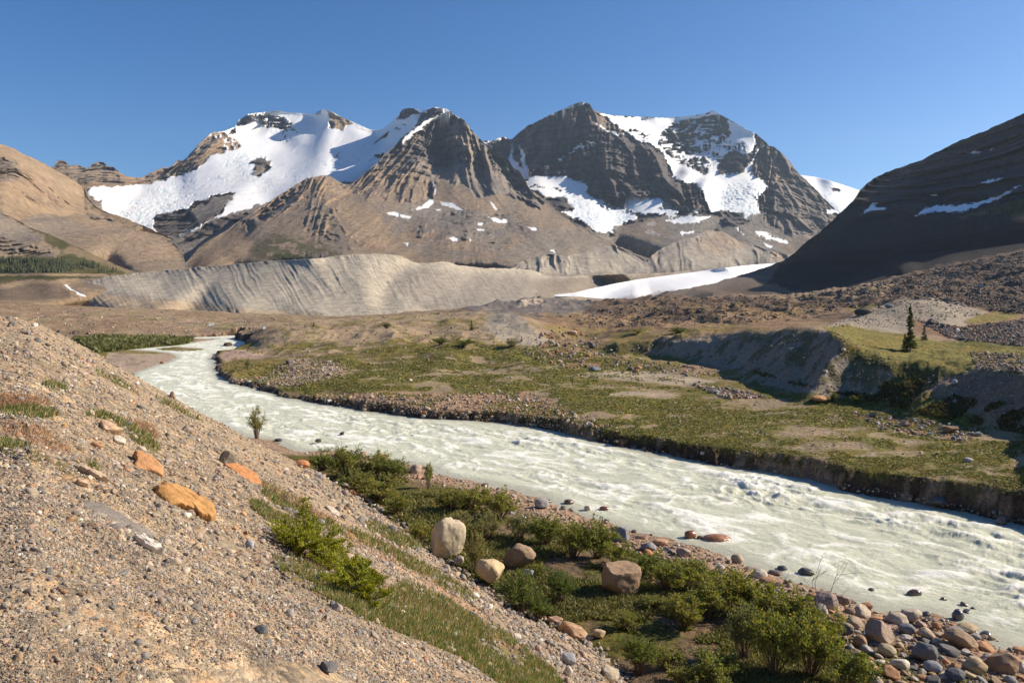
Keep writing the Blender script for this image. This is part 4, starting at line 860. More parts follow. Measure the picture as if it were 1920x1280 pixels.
    lay(pm([(1545, 612), (1590, 608), (1640, 620), (1700, 626), (1760, 640), (1870, 650), (1920, 655), (2400, 670), (2400, 690), (1920, 672), (1840, 680), (1800, 700), (1700, 690), (1620, 655), (1570, 640)], 3, .5), GRASS*.85+DRY*.25, 1, .1)
    lay(pm([(1720, 600), (1800, 612), (1920, 595), (2400, 590), (2400, 650), (1920, 648), (1780, 632), (1720, 622)], 3), c(.21, .145, .10), 0, 1)
    lay(pm([(1840, 585), (1920, 590), (1880, 605), (1810, 602)], 3), GRASS*.7+DRY*.4, .8, .2)
    lay(pm([(1590, 572), (1640, 568), (1650, 577), (1600, 583)], 3), GRASS*.6+DRY*.4, .8, .2, .8)
    # eroded ridge face (in its own colour: pale till)
    fc = pm([(1130, 655), (1240, 640), (1330, 632), (1450, 622), (1550, 618), (1600, 665), (1680, 700), (1740, 705), (1700, 745), (1560, 745), (1430, 722), (1380, 695), (1250, 665)], 2, .5)
    lay(fc, c(.255, .222, .178), 0, .6)
    lay(fc*sstep(.60, .7, N1*.4+N2*.6), GRASS*.6, .7, .1, .7)
    lay(pm([(1750, 700), (1830, 700), (1920, 700), (2400, 700), (2400, 790), (1920, 800), (1800, 770), (1730, 730)], 4, .6), c(.20, .170, .135), 0, .8)
    lay(pm([(1120, 650), (1200, 640), (1260, 640), (1220, 662), (1140, 664)], 3), GRASS*.55, 1, .2, .8)
    lay(pm([(1570, 645), (1640, 668), (1720, 690), (1820, 695), (1760, 712), (1700, 750), (1660, 765), (1640, 740), (1680, 705), (1600, 680)], 4), GRASS*.62, 1, .1, .85)
    lay(pm([(1120, 668), (1230, 672), (1340, 684), (1400, 706), (1330, 705), (1200, 690)], 5)*(1-sstep(.4, .6, N2)), c(.24, .19, .14), 0, 1, .9)
    lay(pm([(1600, 775), (1720, 788), (1830, 810), (1780, 822), (1650, 800)], 5)*(1-sstep(.42, .58, N2)), c(.28, .18, .12), 0, 1, .9)
    # left-hand shore beyond the slope
    lay(pm([(130, 632), (200, 628), (370, 634), (350, 646), (240, 656), (170, 662)], 2, .6), GRASS*.55, 1, 0)
    lay(pm([(200, 660), (330, 664), (330, 674), (250, 702), (180, 690)], 2, .5), c(.31, .26, .21), 0, .7)
    lay(pm([(380, 626), (440, 626), (440, 633), (340, 637), (380, 632)], 2, .4), c(.26, .16, .14), 0, .4)
    # banks
    near = (Y < 200) & (S > -9)
    o = -S
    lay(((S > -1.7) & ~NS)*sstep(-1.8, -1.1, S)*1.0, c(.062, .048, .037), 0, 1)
    lay(((S > -1.9) & ~NS)*sstep(.55, .7, fbm(X/2.5, Y/2.5, 3, 260)*.5+.5), c(.24, .19, .14), 0, 1, .8)
    lay(NS*sstep(-6.5, -3.0, S)*(Y < 110), c(.30, .235, .18), 0, 1)
    lay(NS*sstep(-.7, -.1, S)*(Y < 110), WET, 0, 1, .8)
    # flat beside the near shore
    nf = flat*(Y < 92)*(S < 0)*NS
    lay(nf*(1-sstep(-6.5, -3.2, S)), SOIL, .3, .6)
    lay(nf*(1-sstep(-6.5, -3.2, S))*sstep(.40, .58, N1*.4+N2*.6), GRASS*.7, 1, .2)
    # the gravel slope
    sg = ONS*1.0
    lay(sg, GRAV, 0, 1)
    u = X*.52-Y*.85; v = X*.85+Y*.52
    st = fbm(u/1.6, v/11, 4, 220)*.5+.5
    lay(sg*sstep(.62, .74, st), c(.285, .243, .185), 0, .8, .8)
    for poly in SLOPE_GRASS:
        lay(sg*pm(poly, 2.5, .35), c(.115, .115, .042), .9, .15, .85)
    for poly in SLOPE_RED:
        lay(sg*pm(poly, 6, .6), c(.30, .19, .13), .2, .8, .5)
    lay(sg*pm([(355, 815), (120, 752), (170, 760), (175, 772), (130, 768)], 2, .4), c(.16, .14, .125), 0, .6, .0)
    lay(sg*pm([(100, 752), (150, 756), (176, 766), (170, 772), (120, 764)], 2, .4), c(.17, .145, .13), 0, .6, .7)
    lay(sg*pm([(440, 655/1.0), (470, 665), (560, 680)], 2, .4), GRAV, 0, 1)
    lay(sg*pm([(145, 668), (170, 672), (188, 688), (160, 684)], 3, .4), c(.46, .27, .16), 0, .4, .6)
    tone = (1+.16*(N3-.5)+.22*(N2-.5))[..., None]
    col = np.clip(col*tone, 0, 1)
    keep = None
    ny, nx = PX.shape
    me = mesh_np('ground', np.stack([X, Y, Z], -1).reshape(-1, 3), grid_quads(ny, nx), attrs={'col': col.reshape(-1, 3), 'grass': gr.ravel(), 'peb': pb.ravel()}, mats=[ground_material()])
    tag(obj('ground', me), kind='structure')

SLOPE_GRASS = [
 [(0, 768), (60, 762), (105, 770), (114, 778), (80, 786), (0, 776)], [(165, 772), (200, 774), (230, 786), (262, 806), (290, 826), (302, 846), (285, 848), (250, 826), (215, 790), (160, 778)],
 [(0, 816), (30, 826), (60, 838), (110, 860), (150, 888), (130, 890), (90, 872), (40, 862), (0, 850)], [(155, 872), (170, 870), (186, 880), (178, 890), (160, 880)],
 [(90, 716), (120, 726), (128, 738), (105, 732), (80, 722)], [(170, 690), (230, 716), (260, 740), (220, 722)], [(290, 742), (330, 760), (380, 790), (350, 780), (300, 756)],
 [(470, 938), (500, 948), (560, 980), (580, 1000), (540, 996), (500, 975), (470, 950)], [(490, 900), (530, 925), (600, 970), (680, 1000), (770, 1050), (760, 1058), (680, 1020), (600, 990), (520, 950), (490, 925)],
 [(515, 1035), (560, 1050), (640, 1090), (700, 1120), (760, 1090), (850, 1130), (950, 1190), (1040, 1260), (1060, 1290), (950, 1290), (860, 1230), (760, 1190), (640, 1145), (560, 1095), (512, 1060)],
 [(680, 975), (750, 1000), (800, 1030), (760, 1030), (690, 995)], [(700, 1010), (800, 1060), (900, 1120), (880, 1130), (790, 1080), (720, 1040)]]
SLOPE_RED = [[(0, 740), (60, 742), (105, 760), (60, 764), (0, 766)], [(10, 790), (80, 800), (140, 850), (100, 850), (0, 810)], [(240, 790), (285, 800), (296, 825), (270, 808)], [(480, 905), (560, 935), (640, 985), (600, 975), (500, 925)], [(640, 985), (760, 1040), (900, 1140), (1000, 1230), (940, 1180), (780, 1080), (640, 1010)], [(530, 1010), (600, 1060), (640, 1090), (560, 1050)], [(700, 1090), (860, 1140), (980, 1230), (860, 1180), (720, 1120)]]

def ground_material():
    m = NT('ground_surface'); Ps = m.pos()
    c = m.attr('col').outputs[0]; g = m.attr('grass').outputs['Fac']; p = m.attr('peb').outputs['Fac']
    hs = None; colr = c
    for sc, amp, dist in ((85, .5, .006), (26, .6, .018), (7.5, .6, .05), (1.9, .30, .16)):
        v = m.vor(Ps, sc); 
        r = m.ramp(m.n('ShaderNodeSeparateColor', ins={0: v.outputs['Color']}).outputs[0], [(0, (.34, .32, .31)), (.16, (.62, .6, .6)), (.34, (1.0, .98, .95)), (.6, (1.25, 1.22, 1.18)), (.8, (1.45, 1.28, 1.05)), (.92, (1.25, .92, .68)), (1, (1.9, 1.85, 1.75))])
        colr = m.mix(m.math('MULTIPLY', p, amp), colr, m.mix(1, colr, r, 'MULTIPLY'))
        e = m.math('MULTIPLY', v.outputs['Distance'], -dist*sc*.6)
        hs = m.math('MULTIPLY', m.math('SUBTRACT', .5, v.outputs['Distance']), dist) if hs is None else m.math('ADD', hs, m.math('MULTIPLY', m.math('SUBTRACT', .5, v.outputs['Distance']), dist))
    hs = m.math('MULTIPLY', hs, m.math('MULTIPLY', p, 1.0))
    gn = m.noise(Ps, 2.2, 6, .72); gn2 = m.noise(Ps, .35, 5, .6)
    gcol = m.mix(m.mr(gn.outputs[0], .38, .66), (.35, .37, .30), (1.75, 1.6, 1.3)); gcol = m.mix(1, colr, gcol, 'MULTIPLY')
    gcol = m.mix(m.math('MULTIPLY', m.mr(gn2.outputs[0], .45, .7), .55), gcol, m.mix(1, gcol, (1.7, 1.15, .85), 'MULTIPLY'))
    col = m.mix(g, colr, gcol)
    hh = m.math('ADD', hs, m.math('MULTIPLY', m.math('MULTIPLY', gn.outputs[0], g), .22))
    hh = m.math('ADD', hh, m.math('MULTIPLY', m.noise(Ps, .9, 8, .7).outputs[0], .12))
    nb = m.bump(hh, 1.0, 1.0)
    m.bsdf(col, .95, nb, .15)
    return m.m
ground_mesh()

# ------------------------------------------------------------------ the river
def water():
    U = np.arange(180, 2360, 2.0); R = [27.0]
    while R[-1] < 400: R.append(R[-1]*(1.0028 if R[-1] < 110 else 1.0042))
    R = np.array(R); PX, Y = np.meshgrid(U, R); X = (PX-CX)/F*Y
    s = np.full(X.shape, -9., np.float32)
    xx = X.astype(np.float32); yy = Y.astype(np.float32)
    s = sd_poly(xx, yy, RIV)
    # flow coordinates
    fu = (X*.73-Y*.68); fv = (X*.68+Y*.73)
    wpq = fbm(fu/9, fv/6, 3, 301)*1.2
    a = ridged(fu/2.9+wpq*.5, fv/1.5+wpq, 5, 302, .66)
    b = fbm(fu/1.7+wpq, fv/1.05, 4, 303); big = fbm(fu/6.5, fv/5, 3, 304)
    act = sstep(.2, 4.5, s)*(.55+.75*sstep(-.6, .5, fbm(fu/22, fv/11, 3, 305)))
    lump = np.clip(fbm(fu/3.2+wpq*.3+20, fv/2.4+wpq*.3, 3, 306)-.15, 0, 1)*.8
    near = 1-sstep(60, 150, Y)*.55
    Z = .05+act*near*(.22*(a-.4)+.13*b+.17*big+.30*lump)+.015*fbm(fu/.7, fv/.5, 3, 309)
    foam = np.clip((a-.50)*2.4+lump*1.5+b*.6+.36+.3*fbm(fu/11, fv/4, 3, 310), 0, 1)*sstep(.3, 3.0, s)
    foam = np.clip(foam+.35*sstep(.55, .8, ridged(fu/3.5, fv/.9+wpq, 4, 311))*act, 0, 1)
    shal = 1-sstep(.0, 2.2, s)
    q = s > -2.5
    kq = q[:-1, :-1] | q[1:, 1:]
    ny, nx = PX.shape
    quads = grid_quads(ny, nx, kq)
    used, inv = np.unique(quads.ravel(), return_inverse=True); quads = inv.reshape(-1, 4)
    co = np.stack([X, Y, Z], -1).reshape(-1, 3)[used]
    m = NT('river_water'); Ps = m.pos()
    f = m.attr('foam').outputs['Fac']; sh = m.attr('shallow').outputs['Fac']
    mp = m.map(Ps, (1, 1, 1), (0, 0, math.radians(43)))
    mp2 = m.map(mp, (.55, 1.8, 1))
    n = m.noise(mp2, 3.0, 8, .74, .9); n2 = m.noise(mp2, 10, 5, .72, .4)
    ff = m.math('ADD', m.math('ADD', m.math('MULTIPLY', f, .82), .07), m.math('MULTIPLY', m.math('SUBTRACT', n.outputs[0], .5), 1.5))
    ff = m.math('ADD', ff, m.math('MULTIPLY', m.math('SUBTRACT', n2.outputs[0], .5), .7))
    fm = m.mr(ff, .15, .80)
    base = m.mix(m.mr(n.outputs[0], .3, .7), (.53, .54, .395), (.68, .68, .52))
    base = m.mix(m.math('MULTIPLY', sh, .65), base, (.36, .34, .27))
    col = m.mix(fm, base, (.90, .88, .77))
    h = m.math('ADD', m.math('MULTIPLY', n.outputs[0], .16), m.math('MULTIPLY', n2.outputs[0], .05))
    nb = m.bump(h, .9, 1.0)
    m.bsdf(col, m.fmix(fm, .42, .7), nb, .12)
    me = mesh_np('water', co, quads, attrs={'foam': foam.ravel()[used], 'shallow': shal.ravel()[used]}, mats=[m.m])
    tag(obj('water', me), kind='structure')
water()
# ------------------------------------------------------------------ finding the ground under a place in the photo
RD = np.exp(np.linspace(math.log(1.7), math.log(1400), 900))
def raycast(px, py, dmin=1.7, dmax=1400):
    px = np.atleast_1d(np.asarray(px, float)); py = np.atleast_1d(np.asarray(py, float))
    out = np.full((len(px), 3), np.nan)
    R = RD[(RD >= dmin) & (RD <= dmax)]
    for a in range(0, len(px), 4000):
        p = px[a:a+4000, None]; q = py[a:a+4000, None]
        d = np.broadcast_to(R, (len(p), len(R)))
        x = (p-CX)/F*d; zr = H+(HX-q)/F*d
        g = GR(x.ravel(), d.ravel()).reshape(x.shape)
        g = np.where(np.isnan(g), -99, g)
        hit = g >= zr
        i = hit.argmax(1); ok = hit.any(1) & (i > 0)
        i = np.maximum(i, 1); r = np.arange(len(p))
        f0 = (zr-g)[r, i-1]; f1 = (zr-g)[r, i]; t = f0/(f0-f1+1e-9)
        dd = R[i-1]+(R[i]-R[i-1])*t
        xx = (p[:, 0]-CX)/F*dd
        zz = H+(HX-q[:, 0])/F*dd
        o = np.stack([xx, dd, zz], -1); o[~ok] = np.nan
        out[a:a+4000] = o
    return out
# cached ground lookup (regular in column and log distance) for speed
_gu = np.arange(-440, 2060, 4.0); _gv = np.linspace(math.log(1.5), math.log(1450), 1300)
_PX, _LV = np.meshgrid(_gu, _gv); _Y = np.exp(_LV); _GZ = ground((_PX-CX)/F*_Y, _Y)
def GR(x, y):
    px = CX+x/y*F
    fx = np.clip((px-_gu[0])/4., 0, len(_gu)-1.001); fy = np.clip((np.log(y)-_gv[0])/(_gv[1]-_gv[0]), 0, len(_gv)-1.001)
    ix = fx.astype(int); iy = fy.astype(int); fx = fx-ix; fy = fy-iy
    return (_GZ[iy, ix]*(1-fx)+_GZ[iy, ix+1]*fx)*(1-fy)+(_GZ[iy+1, ix]*(1-fx)+_GZ[iy+1, ix+1]*fx)*fy
def gz(x, y): return ground(np.atleast_1d(np.asarray(x, float)), np.atleast_1d(np.asarray(y, float)))
def in_poly(px, py, poly): return sd_poly(np.asarray(px, float), np.asarray(py, float), poly) > 0
def scatter(poly, n, seed=0, dmin=1.7, dmax=1400):
    r = np.random.default_rng(seed)
    xs = [p[0] for p in poly]; ys = [p[1] for p in poly]
    px = r.uniform(min(xs), max(xs), n*3); py = r.uniform(min(ys), max(ys), n*3)
    k = in_poly(px, py, poly); px, py = px[k][:n], py[k][:n]
    o = raycast(px, py, dmin, dmax); ok = ~np.isnan(o[:, 0])
    return o[ok], px[ok], py[ok]

# ------------------------------------------------------------------ stones
def ico(sub):
    t = (1+5**.5)/2
    v = [(-1, t, 0), (1, t, 0), (-1, -t, 0), (1, -t, 0), (0, -1, t), (0, 1, t), (0, -1, -t), (0, 1, -t), (t, 0, -1), (t, 0, 1), (-t, 0, -1), (-t, 0, 1)]
    f = [(0, 11, 5), (0, 5, 1), (0, 1, 7), (0, 7, 10), (0, 10, 11), (1, 5, 9), (5, 11, 4), (11, 10, 2), (10, 7, 6), (7, 1, 8), (3, 9, 4), (3, 4, 2), (3, 2, 6), (3, 6, 8), (3, 8, 9), (4, 9, 5), (2, 4, 11), (6, 2, 10), (8, 6, 7), (9, 8, 1)]
    v = [np.array(a, float)/np.linalg.norm(a) for a in v]
    for _ in range(sub):
        mid = {}; nf = []
        def M(a, b):
            k = (min(a, b), max(a, b))
            if k not in mid:
                m = v[a]+v[b]; v.append(m/np.linalg.norm(m)); mid[k] = len(v)-1
            return mid[k]
        for a, b, c in f:
            ab, bc, ca = M(a, b), M(b, c), M(c, a)
            nf += [(a, ab, ca), (b, bc, ab), (c, ca, bc), (ab, bc, ca)]
        f = nf
    return np.array(v), np.array(f)
ICO = [ico(k) for k in range(5)]

def rock_shape(sub, seed, angular=.6, planes=11, rough=.03, box=0):
    """unit rock, about radius 1: a ball cut by random planes, worn, then roughened"""
    r = np.random.default_rng(seed); v, f = ICO[sub]; v = v.copy()
    n = r.normal(size=(planes, 3)); n /= np.linalg.norm(n, axis=1)[:, None]
    hgt = r.uniform(.52, .88, planes)
    p = v.copy()
    for a, h in zip(n, hgt):
        d = p@a; ov = np.maximum(d-h, 0); p = p-a*(ov*(.55+.45*angular))[:, None]
    p = v*(1-angular)*.85+p*angular
    if box:
        bx = v/np.abs(v).max(1)[:, None]*.8; e = 5; q = v/((np.abs(v)**e).sum(1)**(1/e))[:, None]*.85
        cut = q.copy()
        for a, h in zip(n, hgt):
            d = cut@a; cut = cut-a*(np.maximum(d-h*1.12, 0))[:, None]
        p = p*(1-box)+cut*box
    if sub >= 2:
        q = p*2.2+seed; p = p*(1+rough*2.2*(vn3(q[:, 0], q[:, 1], q[:, 2], seed)*2-1))[:, None]
        q = p*7+seed; p = p*(1+rough*(vn3(q[:, 0], q[:, 1], q[:, 2], seed+1)*2-1))[:, None]
        if sub >= 3:
            q = p*18+seed; p = p*(1+rough*.45*(vn3(q[:, 0], q[:, 1], q[:, 2], seed+2)*2-1))[:, None]
    return p, f

def rotm(r, n):
    a = r.uniform(0, 2*np.pi, n); t = r.normal(0, .35, n); u = r.normal(0, .35, n)
    ca, sa, ct, stt, cu, su = np.cos(a), np.sin(a), np.cos(t), np.sin(t), np.cos(u), np.sin(u)
    z = np.zeros(n); o = np.ones(n)
    Rz = np.stack([ca, -sa, z, sa, ca, z, z, z, o], -1).reshape(n, 3, 3)
    Rx = np.stack([o, z, z, z, ct, -stt, z, stt, ct], -1).reshape(n, 3, 3)
    Ry = np.stack([cu, z, su, z, o, z, -su, z, cu], -1).reshape(n, 3, 3)
    return Rz@Rx@Ry

PAL = np.array([(.37, .29, .21), (.31, .25, .185), (.46, .38, .29), (.195, .175, .155), (.15, .135, .125), (.27, .24, .21), (.43, .26, .14), (.38, .20, .11), (.27, .185, .12), (.56, .50, .42), (.35, .235, .175), (.23, .20, .17), (.39, .30, .18), (.33, .265, .20)])
def pal(r, n, w=None):
    c = PAL[r.choice(len(PAL), n, p=None if w is None else np.array(w)/np.sum(w))]
    return np.clip(c*r.uniform(.78, 1.22, (n, 1))*r.uniform(.96, 1.04, (n, 3)), .02, .8)

def bake_stones(name, label, P, size, col, sub=0, seed=0, angular=.8, flat=(.45, .8), sink=.25, mat=None, smooth=False, nshape=8):
    r = np.random.default_rng(seed); n = len(P)
    sh = [rock_shape(sub, seed*50+i, angular, 9)[0] for i in range(nshape)]; f = ICO[sub][1]
    S = np.array(sh)[r.integers(0, nshape, n)]
    sc = np.stack([r.uniform(.8, 1.25, n), r.uniform(.65, 1.0, n), r.uniform(flat[0], flat[1], n)], -1)*(size[:, None]/2)
    S = S*sc[:, None, :]
    S = np.einsum('nij,nkj->nki', rotm(r, n), S)
    V = S+P[:, None, :]+np.stack([np.zeros(n), np.zeros(n), size*.5*sc.mean(1)/size*2*(.5-sink)], -1)[:, None, :]
    nv = S.shape[1]
    T_ = (f[None]+(np.arange(n)*nv)[:, None, None]).reshape(-1, 3)
    C = np.repeat(col[:, None, :], nv, 1).reshape(-1, 3)
    me = mesh_np(name, V.reshape(-1, 3), tris=T_, attrs={'col': C}, smooth=smooth, mats=[mat or M_STONE])
    o = obj(name, me); tag(o, label, None, kind='stuff')
    return o

def stone_mat(name, attr=True, wet=False):
    m = NT(name); 
    tc = m.n('ShaderNodeTexCoord').outputs['Object'] if not attr else m.pos()
    if attr: c = m.attr('col').outputs[0]
    else: c = m.n('ShaderNodeObjectInfo').outputs['Color']
    n = m.noise(tc, 3.0 if attr else 2.2, 8, .7); n2 = m.noise(tc, 22 if attr else 14, 5, .7)
    k = m.mr(n.outputs[0], .28, .72, .72, 1.24); k2 = m.mr(n2.outputs[0], .3, .7, .84, 1.15)
    col = m.mix(1, c, m.math('MULTIPLY', k, k2), 'MULTIPLY')
    if not attr:
        st = m.noise(m.map(tc, (1, 1, 5)), 2.2, 6, .7, .4)
        col = m.mix(m.mr(st.outputs[0], .52, .66, 0, .45), col, m.mix(1, col, (.52, .47, .45), 'MULTIPLY'))
        li = m.noise(tc, 5.5, 5, .6); col = m.mix(m.mr(li.outputs[0], .62, .68, 0, .55), col, m.mix(1, col, (1.6, 1.5, 1.35), 'MULTIPLY'))
    h = m.math('ADD', m.math('MULTIPLY', n.outputs[0], .05), m.math('MULTIPLY', n2.outputs[0], .016))
    nb = m.bump(h, .8, 1)
    m.bsdf(col, .18 if wet else .88, nb, .6 if wet else .25)
    return m.m
M_STONE = stone_mat('stone'); M_ROCK = stone_mat('boulder_rock', False); M_WET = stone_mat('wet_boulder_rock', False, True); M_WETS = stone_mat('wet_stone', True, True)

# ---- named boulders and slabs
HERO = []
def boulder(name, label, px, py, w, h, col, cat='rock', depth=.8, ang=.7, seed=0, sub=4, tilt=(0, 0), rz=None, wet=False, z0=None, sink=.12, rough=.03, dd=None, group=None, kids=None, planes=11, box=0):
    """px, py: foot of the rock in the photo; w, h: how large it shows"""
    if z0 is None:
        p = raycast([px], [py])[0]
    else:
        d = (H-z0)*F/(py-HX); p = np.array([(px-CX)/F*d, d, z0])
    d = p[1]; W_, H_ = w*d/F*.95, h*d/F*.91
    v, f = rock_shape(sub, seed*7+3, ang, planes, rough, box)
    v = v-(v.max(0)+v.min(0))/2; v = v/((v.max(0)-v.min(0))/2)
    r = random.Random(seed)
    a = r.uniform(-.3, .3) if rz is None else rz
    v = v*np.array([.5*W_, .5*W_*depth, .5*H_/(1-sink)])
    def R(ax, t):
        c, s = math.cos(t), math.sin(t)
        return np.array({'x': [[1, 0, 0], [0, c, -s], [0, s, c]], 'y': [[c, 0, s], [0, 1, 0], [-s, 0, c]], 'z': [[c, -s, 0], [s, c, 0], [0, 0, 1]]}[ax])
    v = v@(R('z', a)@R('x', tilt[1])@R('y', tilt[0])).T
    v[:, 2] -= v[:, 2].min(); v[:, 2] -= H_*sink/(1-sink)*.9
    loc = Vector((p[0], p[1]+W_*depth*.35, 0)); loc.z = float(p[2]) if z0 is not None else float(gz(loc.x, loc.y)[0])
    if z0 is None and abs(loc.z-p[2]) > .35*H_: loc = Vector(p)
    me = mesh_np(name, v, tris=f, mats=[M_WET if wet else M_ROCK], smooth=True)
    try: me.set_sharp_from_angle(angle=math.radians(38))
    except Exception: pass
    o = obj(name, me, loc=loc); o.color = (*col, 1)
    tag(o, label, cat, group); HERO.append((px, py, label))
    return o

def slab(label, poly, thick, col, seed=0, tilt=.0, lift=.8, name='slab', cat='slab', rnd=.9):
    """outline of the stone as it lies on the ground; the stone stands `thick` metres proud of it"""
    r = np.random.default_rng(seed)
    pl = []
    n = len(poly)
    for i in range(n):
        a, b = np.array(poly[i], float), np.array(poly[(i+1) % n], float)
        k = max(2, int(np.hypot(*(b-a))/3))
        for t in np.arange(k)/k: pl.append(a+(b-a)*t)
    pl = np.array(pl); m = len(pl)
    for _ in range(2): pl = pl*.6+.2*np.roll(pl, 1, 0)+.2*np.roll(pl, -1, 0)
    pl += np.stack([fbm(np.arange(m)/3., np.zeros(m)+seed, 3, seed), fbm(np.arange(m)/3., np.zeros(m)+seed+9, 3, seed)], -1)*(np.ptp(pl[:, 0])*.02+.4)
    cpx, cpy = pl[:, 0].mean(), pl[:, 1].mean(); c = raycast([cpx], [cpy])[0]
    h0 = gz([c[0]+.5, c[0]-.5, c[0], c[0]], [c[1], c[1], c[1]+.5, c[1]-.5]); ng = np.array([-(h0[0]-h0[1]), -(h0[2]-h0[3]), 1.]); ng /= np.linalg.norm(ng)
    nrm = ng+lift*np.array([.35, -1.0, .35]); nrm /= np.linalg.norm(nrm)
    dr = np.stack([(pl[:, 0]-CX)/F, np.ones(m), (HX-pl[:, 1])/F], -1); cam_ = np.array([0, 0, H])
    tt = ((c-cam_)@nrm)/(dr@nrm); q = cam_+dr*tt[:, None]-c
    V = []; ring = [(1.06, -thick*3), (1.0, thick*.35), (.985, thick*.62), (.955, thick*.80), (.90, thick*.92)]+[(f_, thick*(.95+.1*(1-f_))) for f_ in (.78, .66, .54, .42, .30, .18, .08)]
    for f_, h in ring:
        p = q*f_
        p = p+np.outer(np.full(m, h), nrm)
        if h >= 0:
            e1 = np.cross(nrm, [0, 1, 0]); e1 /= np.linalg.norm(e1); e2 = np.cross(nrm, e1); S_ = np.abs(q@e1).max()
            uu, vv = p@e1/S_, p@e2/S_
            p = p+np.outer(thick*.09*fbm(uu*1.3, vv*2.2+seed, 4, seed+3)+thick*.07*fbm(uu*2.5, vv*14, 3, seed+4), nrm)
        V.append(p)
    V = np.concatenate(V+[V[-1].mean(0)[None]]); Q = []; Tt = []
    for k in range(len(ring)-1):
        for i in range(m):
            j = (i+1) % m; Q.append((k*m+i, k*m+j, (k+1)*m+j, (k+1)*m+i))
    k = len(ring)-1
    for i in range(m): Tt.append((k*m+i, k*m+(i+1) % m, len(V)-1))
    Q = np.array(Q); Tt = np.array(Tt)
    a, b, d_ = V[Tt[0][0]], V[Tt[0][1]], V[Tt[0][2]]
    if np.cross(b-a, d_-a)@nrm < 0: Q = Q[:, ::-1]; Tt = Tt[:, ::-1]
    me = mesh_np(name, V, Q, Tt, mats=[M_ROCK], smooth=True)
    try: me.set_sharp_from_angle(angle=math.radians(40))
    except Exception: pass
    o = obj(name, me, loc=Vector(c)); o.color = (*col, 1); tag(o, label, cat)
    P_ = np.array(poly); HERO.append((P_[:, 0].mean(), P_[:, 1].mean(), label)); return o
ORG = (.50, .235, .085); TAN = (.44, .35, .225); BRN = (.30, .195, .115); GRY = (.22, .21, .20); PAL_ = (.50, .44, .36); DGR = (.10, .10, .105); YEL = (.50, .375, .215); RED = (.30, .12, .07)
SLT = (.50, .18)
boulder('boulder', 'tall pale tan boulder with a shaded left face, largest on the near bank', 836, 1046, 66, 74, (.50, .41, .28), 'boulder', ang=.85, seed=4, tilt=(.25, 0), depth=.9, planes=8, box=.85, rz=.5)
boulder('boulder', 'rounded brown boulder with a deep groove, behind a small grey stone', 974, 1070, 62, 48, (.29, .20, .125), 'boulder', ang=.7, seed=12, depth=.85, box=.4, rz=.4)
boulder('boulder', 'yellow tan boulder split by a crack, lying at the foot of the gravel slope', 920, 1098, 56, 40, YEL, 'boulder', ang=.9, seed=9, tilt=(.35, 0), depth=.8, box=.7, rz=.2)
boulder('boulder', 'big blocky brown boulder standing alone among the shrubs', 1167, 1116, 72, 62, (.31, .21, .13), 'boulder', ang=.85, seed=23, tilt=(.16, 0), depth=.8, planes=9, box=.85, rz=.35)
boulder('stone', 'small pale grey stone leaning against the grooved brown boulder', 990, 1085, 24, 18, (.33, .33, .34), ang=.9, seed=31, sub=3)
slab('large orange slab with a shaded left end, half buried in the gravel slope', [(284, 916), (296, 913), (326, 914), (345, 925), (375, 940), (398, 955), (404, 968), (399, 979), (385, 978), (362, 966), (338, 957), (312, 955), (300, 945), (286, 930)], .17, (.46, .245, .09), 14, .5)
slab('orange slab with a dark hollow at its upper left end on the gravel slope', [(248, 850), (262, 850), (280, 860), (296, 872), (304, 886), (302, 903), (288, 896), (268, 888), (247, 884), (252, 868)], .15, (.46, .24, .11), 15, .4)
slab('smooth orange slab flush with the slope beside the banded grey block', [(414, 873), (440, 872), (462, 880), (478, 893), (490, 912), (480, 916), (462, 908), (445, 895), (428, 884)], .16, (.47, .215, .09), 16, .2)
boulder('block', 'squat grey brown banded block poking out above the smooth orange slab', 421, 870, 34, 30, (.20, .165, .125), 'block', ang=.95, seed=17, tilt=(-.2, 0), depth=.8)
slab('pale pinkish orange slab below the upper curved grass strip', [(183, 795), (198, 797), (214, 804), (229, 815), (210, 815), (190, 812)], .16, (.54, .36, .23), 18, .2)
slab('small cream white slab between the pinkish slab and the hollowed orange slab', [(208, 824), (222, 822), (234, 828), (232, 838), (220, 836), (210, 830)], .12, (.58, .50, .40), 19, .2)
slab('long narrow cream slab lying below the left grass strip', [(143, 880), (160, 884), (182, 894), (203, 909), (186, 903), (160, 890)], .10, (.56, .42, .29), 20, .2)
slab('short peach coloured slab just under the long cream slab', [(140, 903), (155, 904), (168, 911), (162, 915), (145, 911)], .08, (.56, .39, .26), 26, .2)
slab('white wedge shaped slab low on the gravel slope', [(243, 1013), (258, 1014), (280, 1021), (296, 1032), (303, 1041), (285, 1038), (262, 1028)], .09, (.58, .52, .45), 21, .3)
slab('flat dark grey slab sunk flush into the gravel left of the white wedge slab', [(142, 945), (165, 940), (188, 946), (215, 960), (245, 980), (275, 995), (296, 1010), (262, 1008), (225, 996), (190, 985), (160, 968)], .035, (.23, .20, .17), 22, .2)
boulder('stone', 'upright pointed stone on the skyline of the gravel slope against the river', 321, 746, 13, 14, (.33, .25, .17), ang=.9, seed=33, sub=3)
boulder('stone', 'rust orange stone at the lower edge of the slope above the willow thicket', 566, 876, 27, 13, (.46, .20, .09), ang=.8, seed=34, tilt=(.4, 0), sub=3)
slab('rusty brown log shaped slab where the gravel slope meets the shrubs', [(642, 918), (655, 918), (675, 928), (690, 936), (683, 940), (664, 934), (648, 926)], .30, (.30, .16, .08), 35, .3)
boulder('stone', 'small square tan stone perched on the log shaped slab', 655, 924, 14, 10, (.36, .24, .13), ang=.95, seed=36, sub=3)
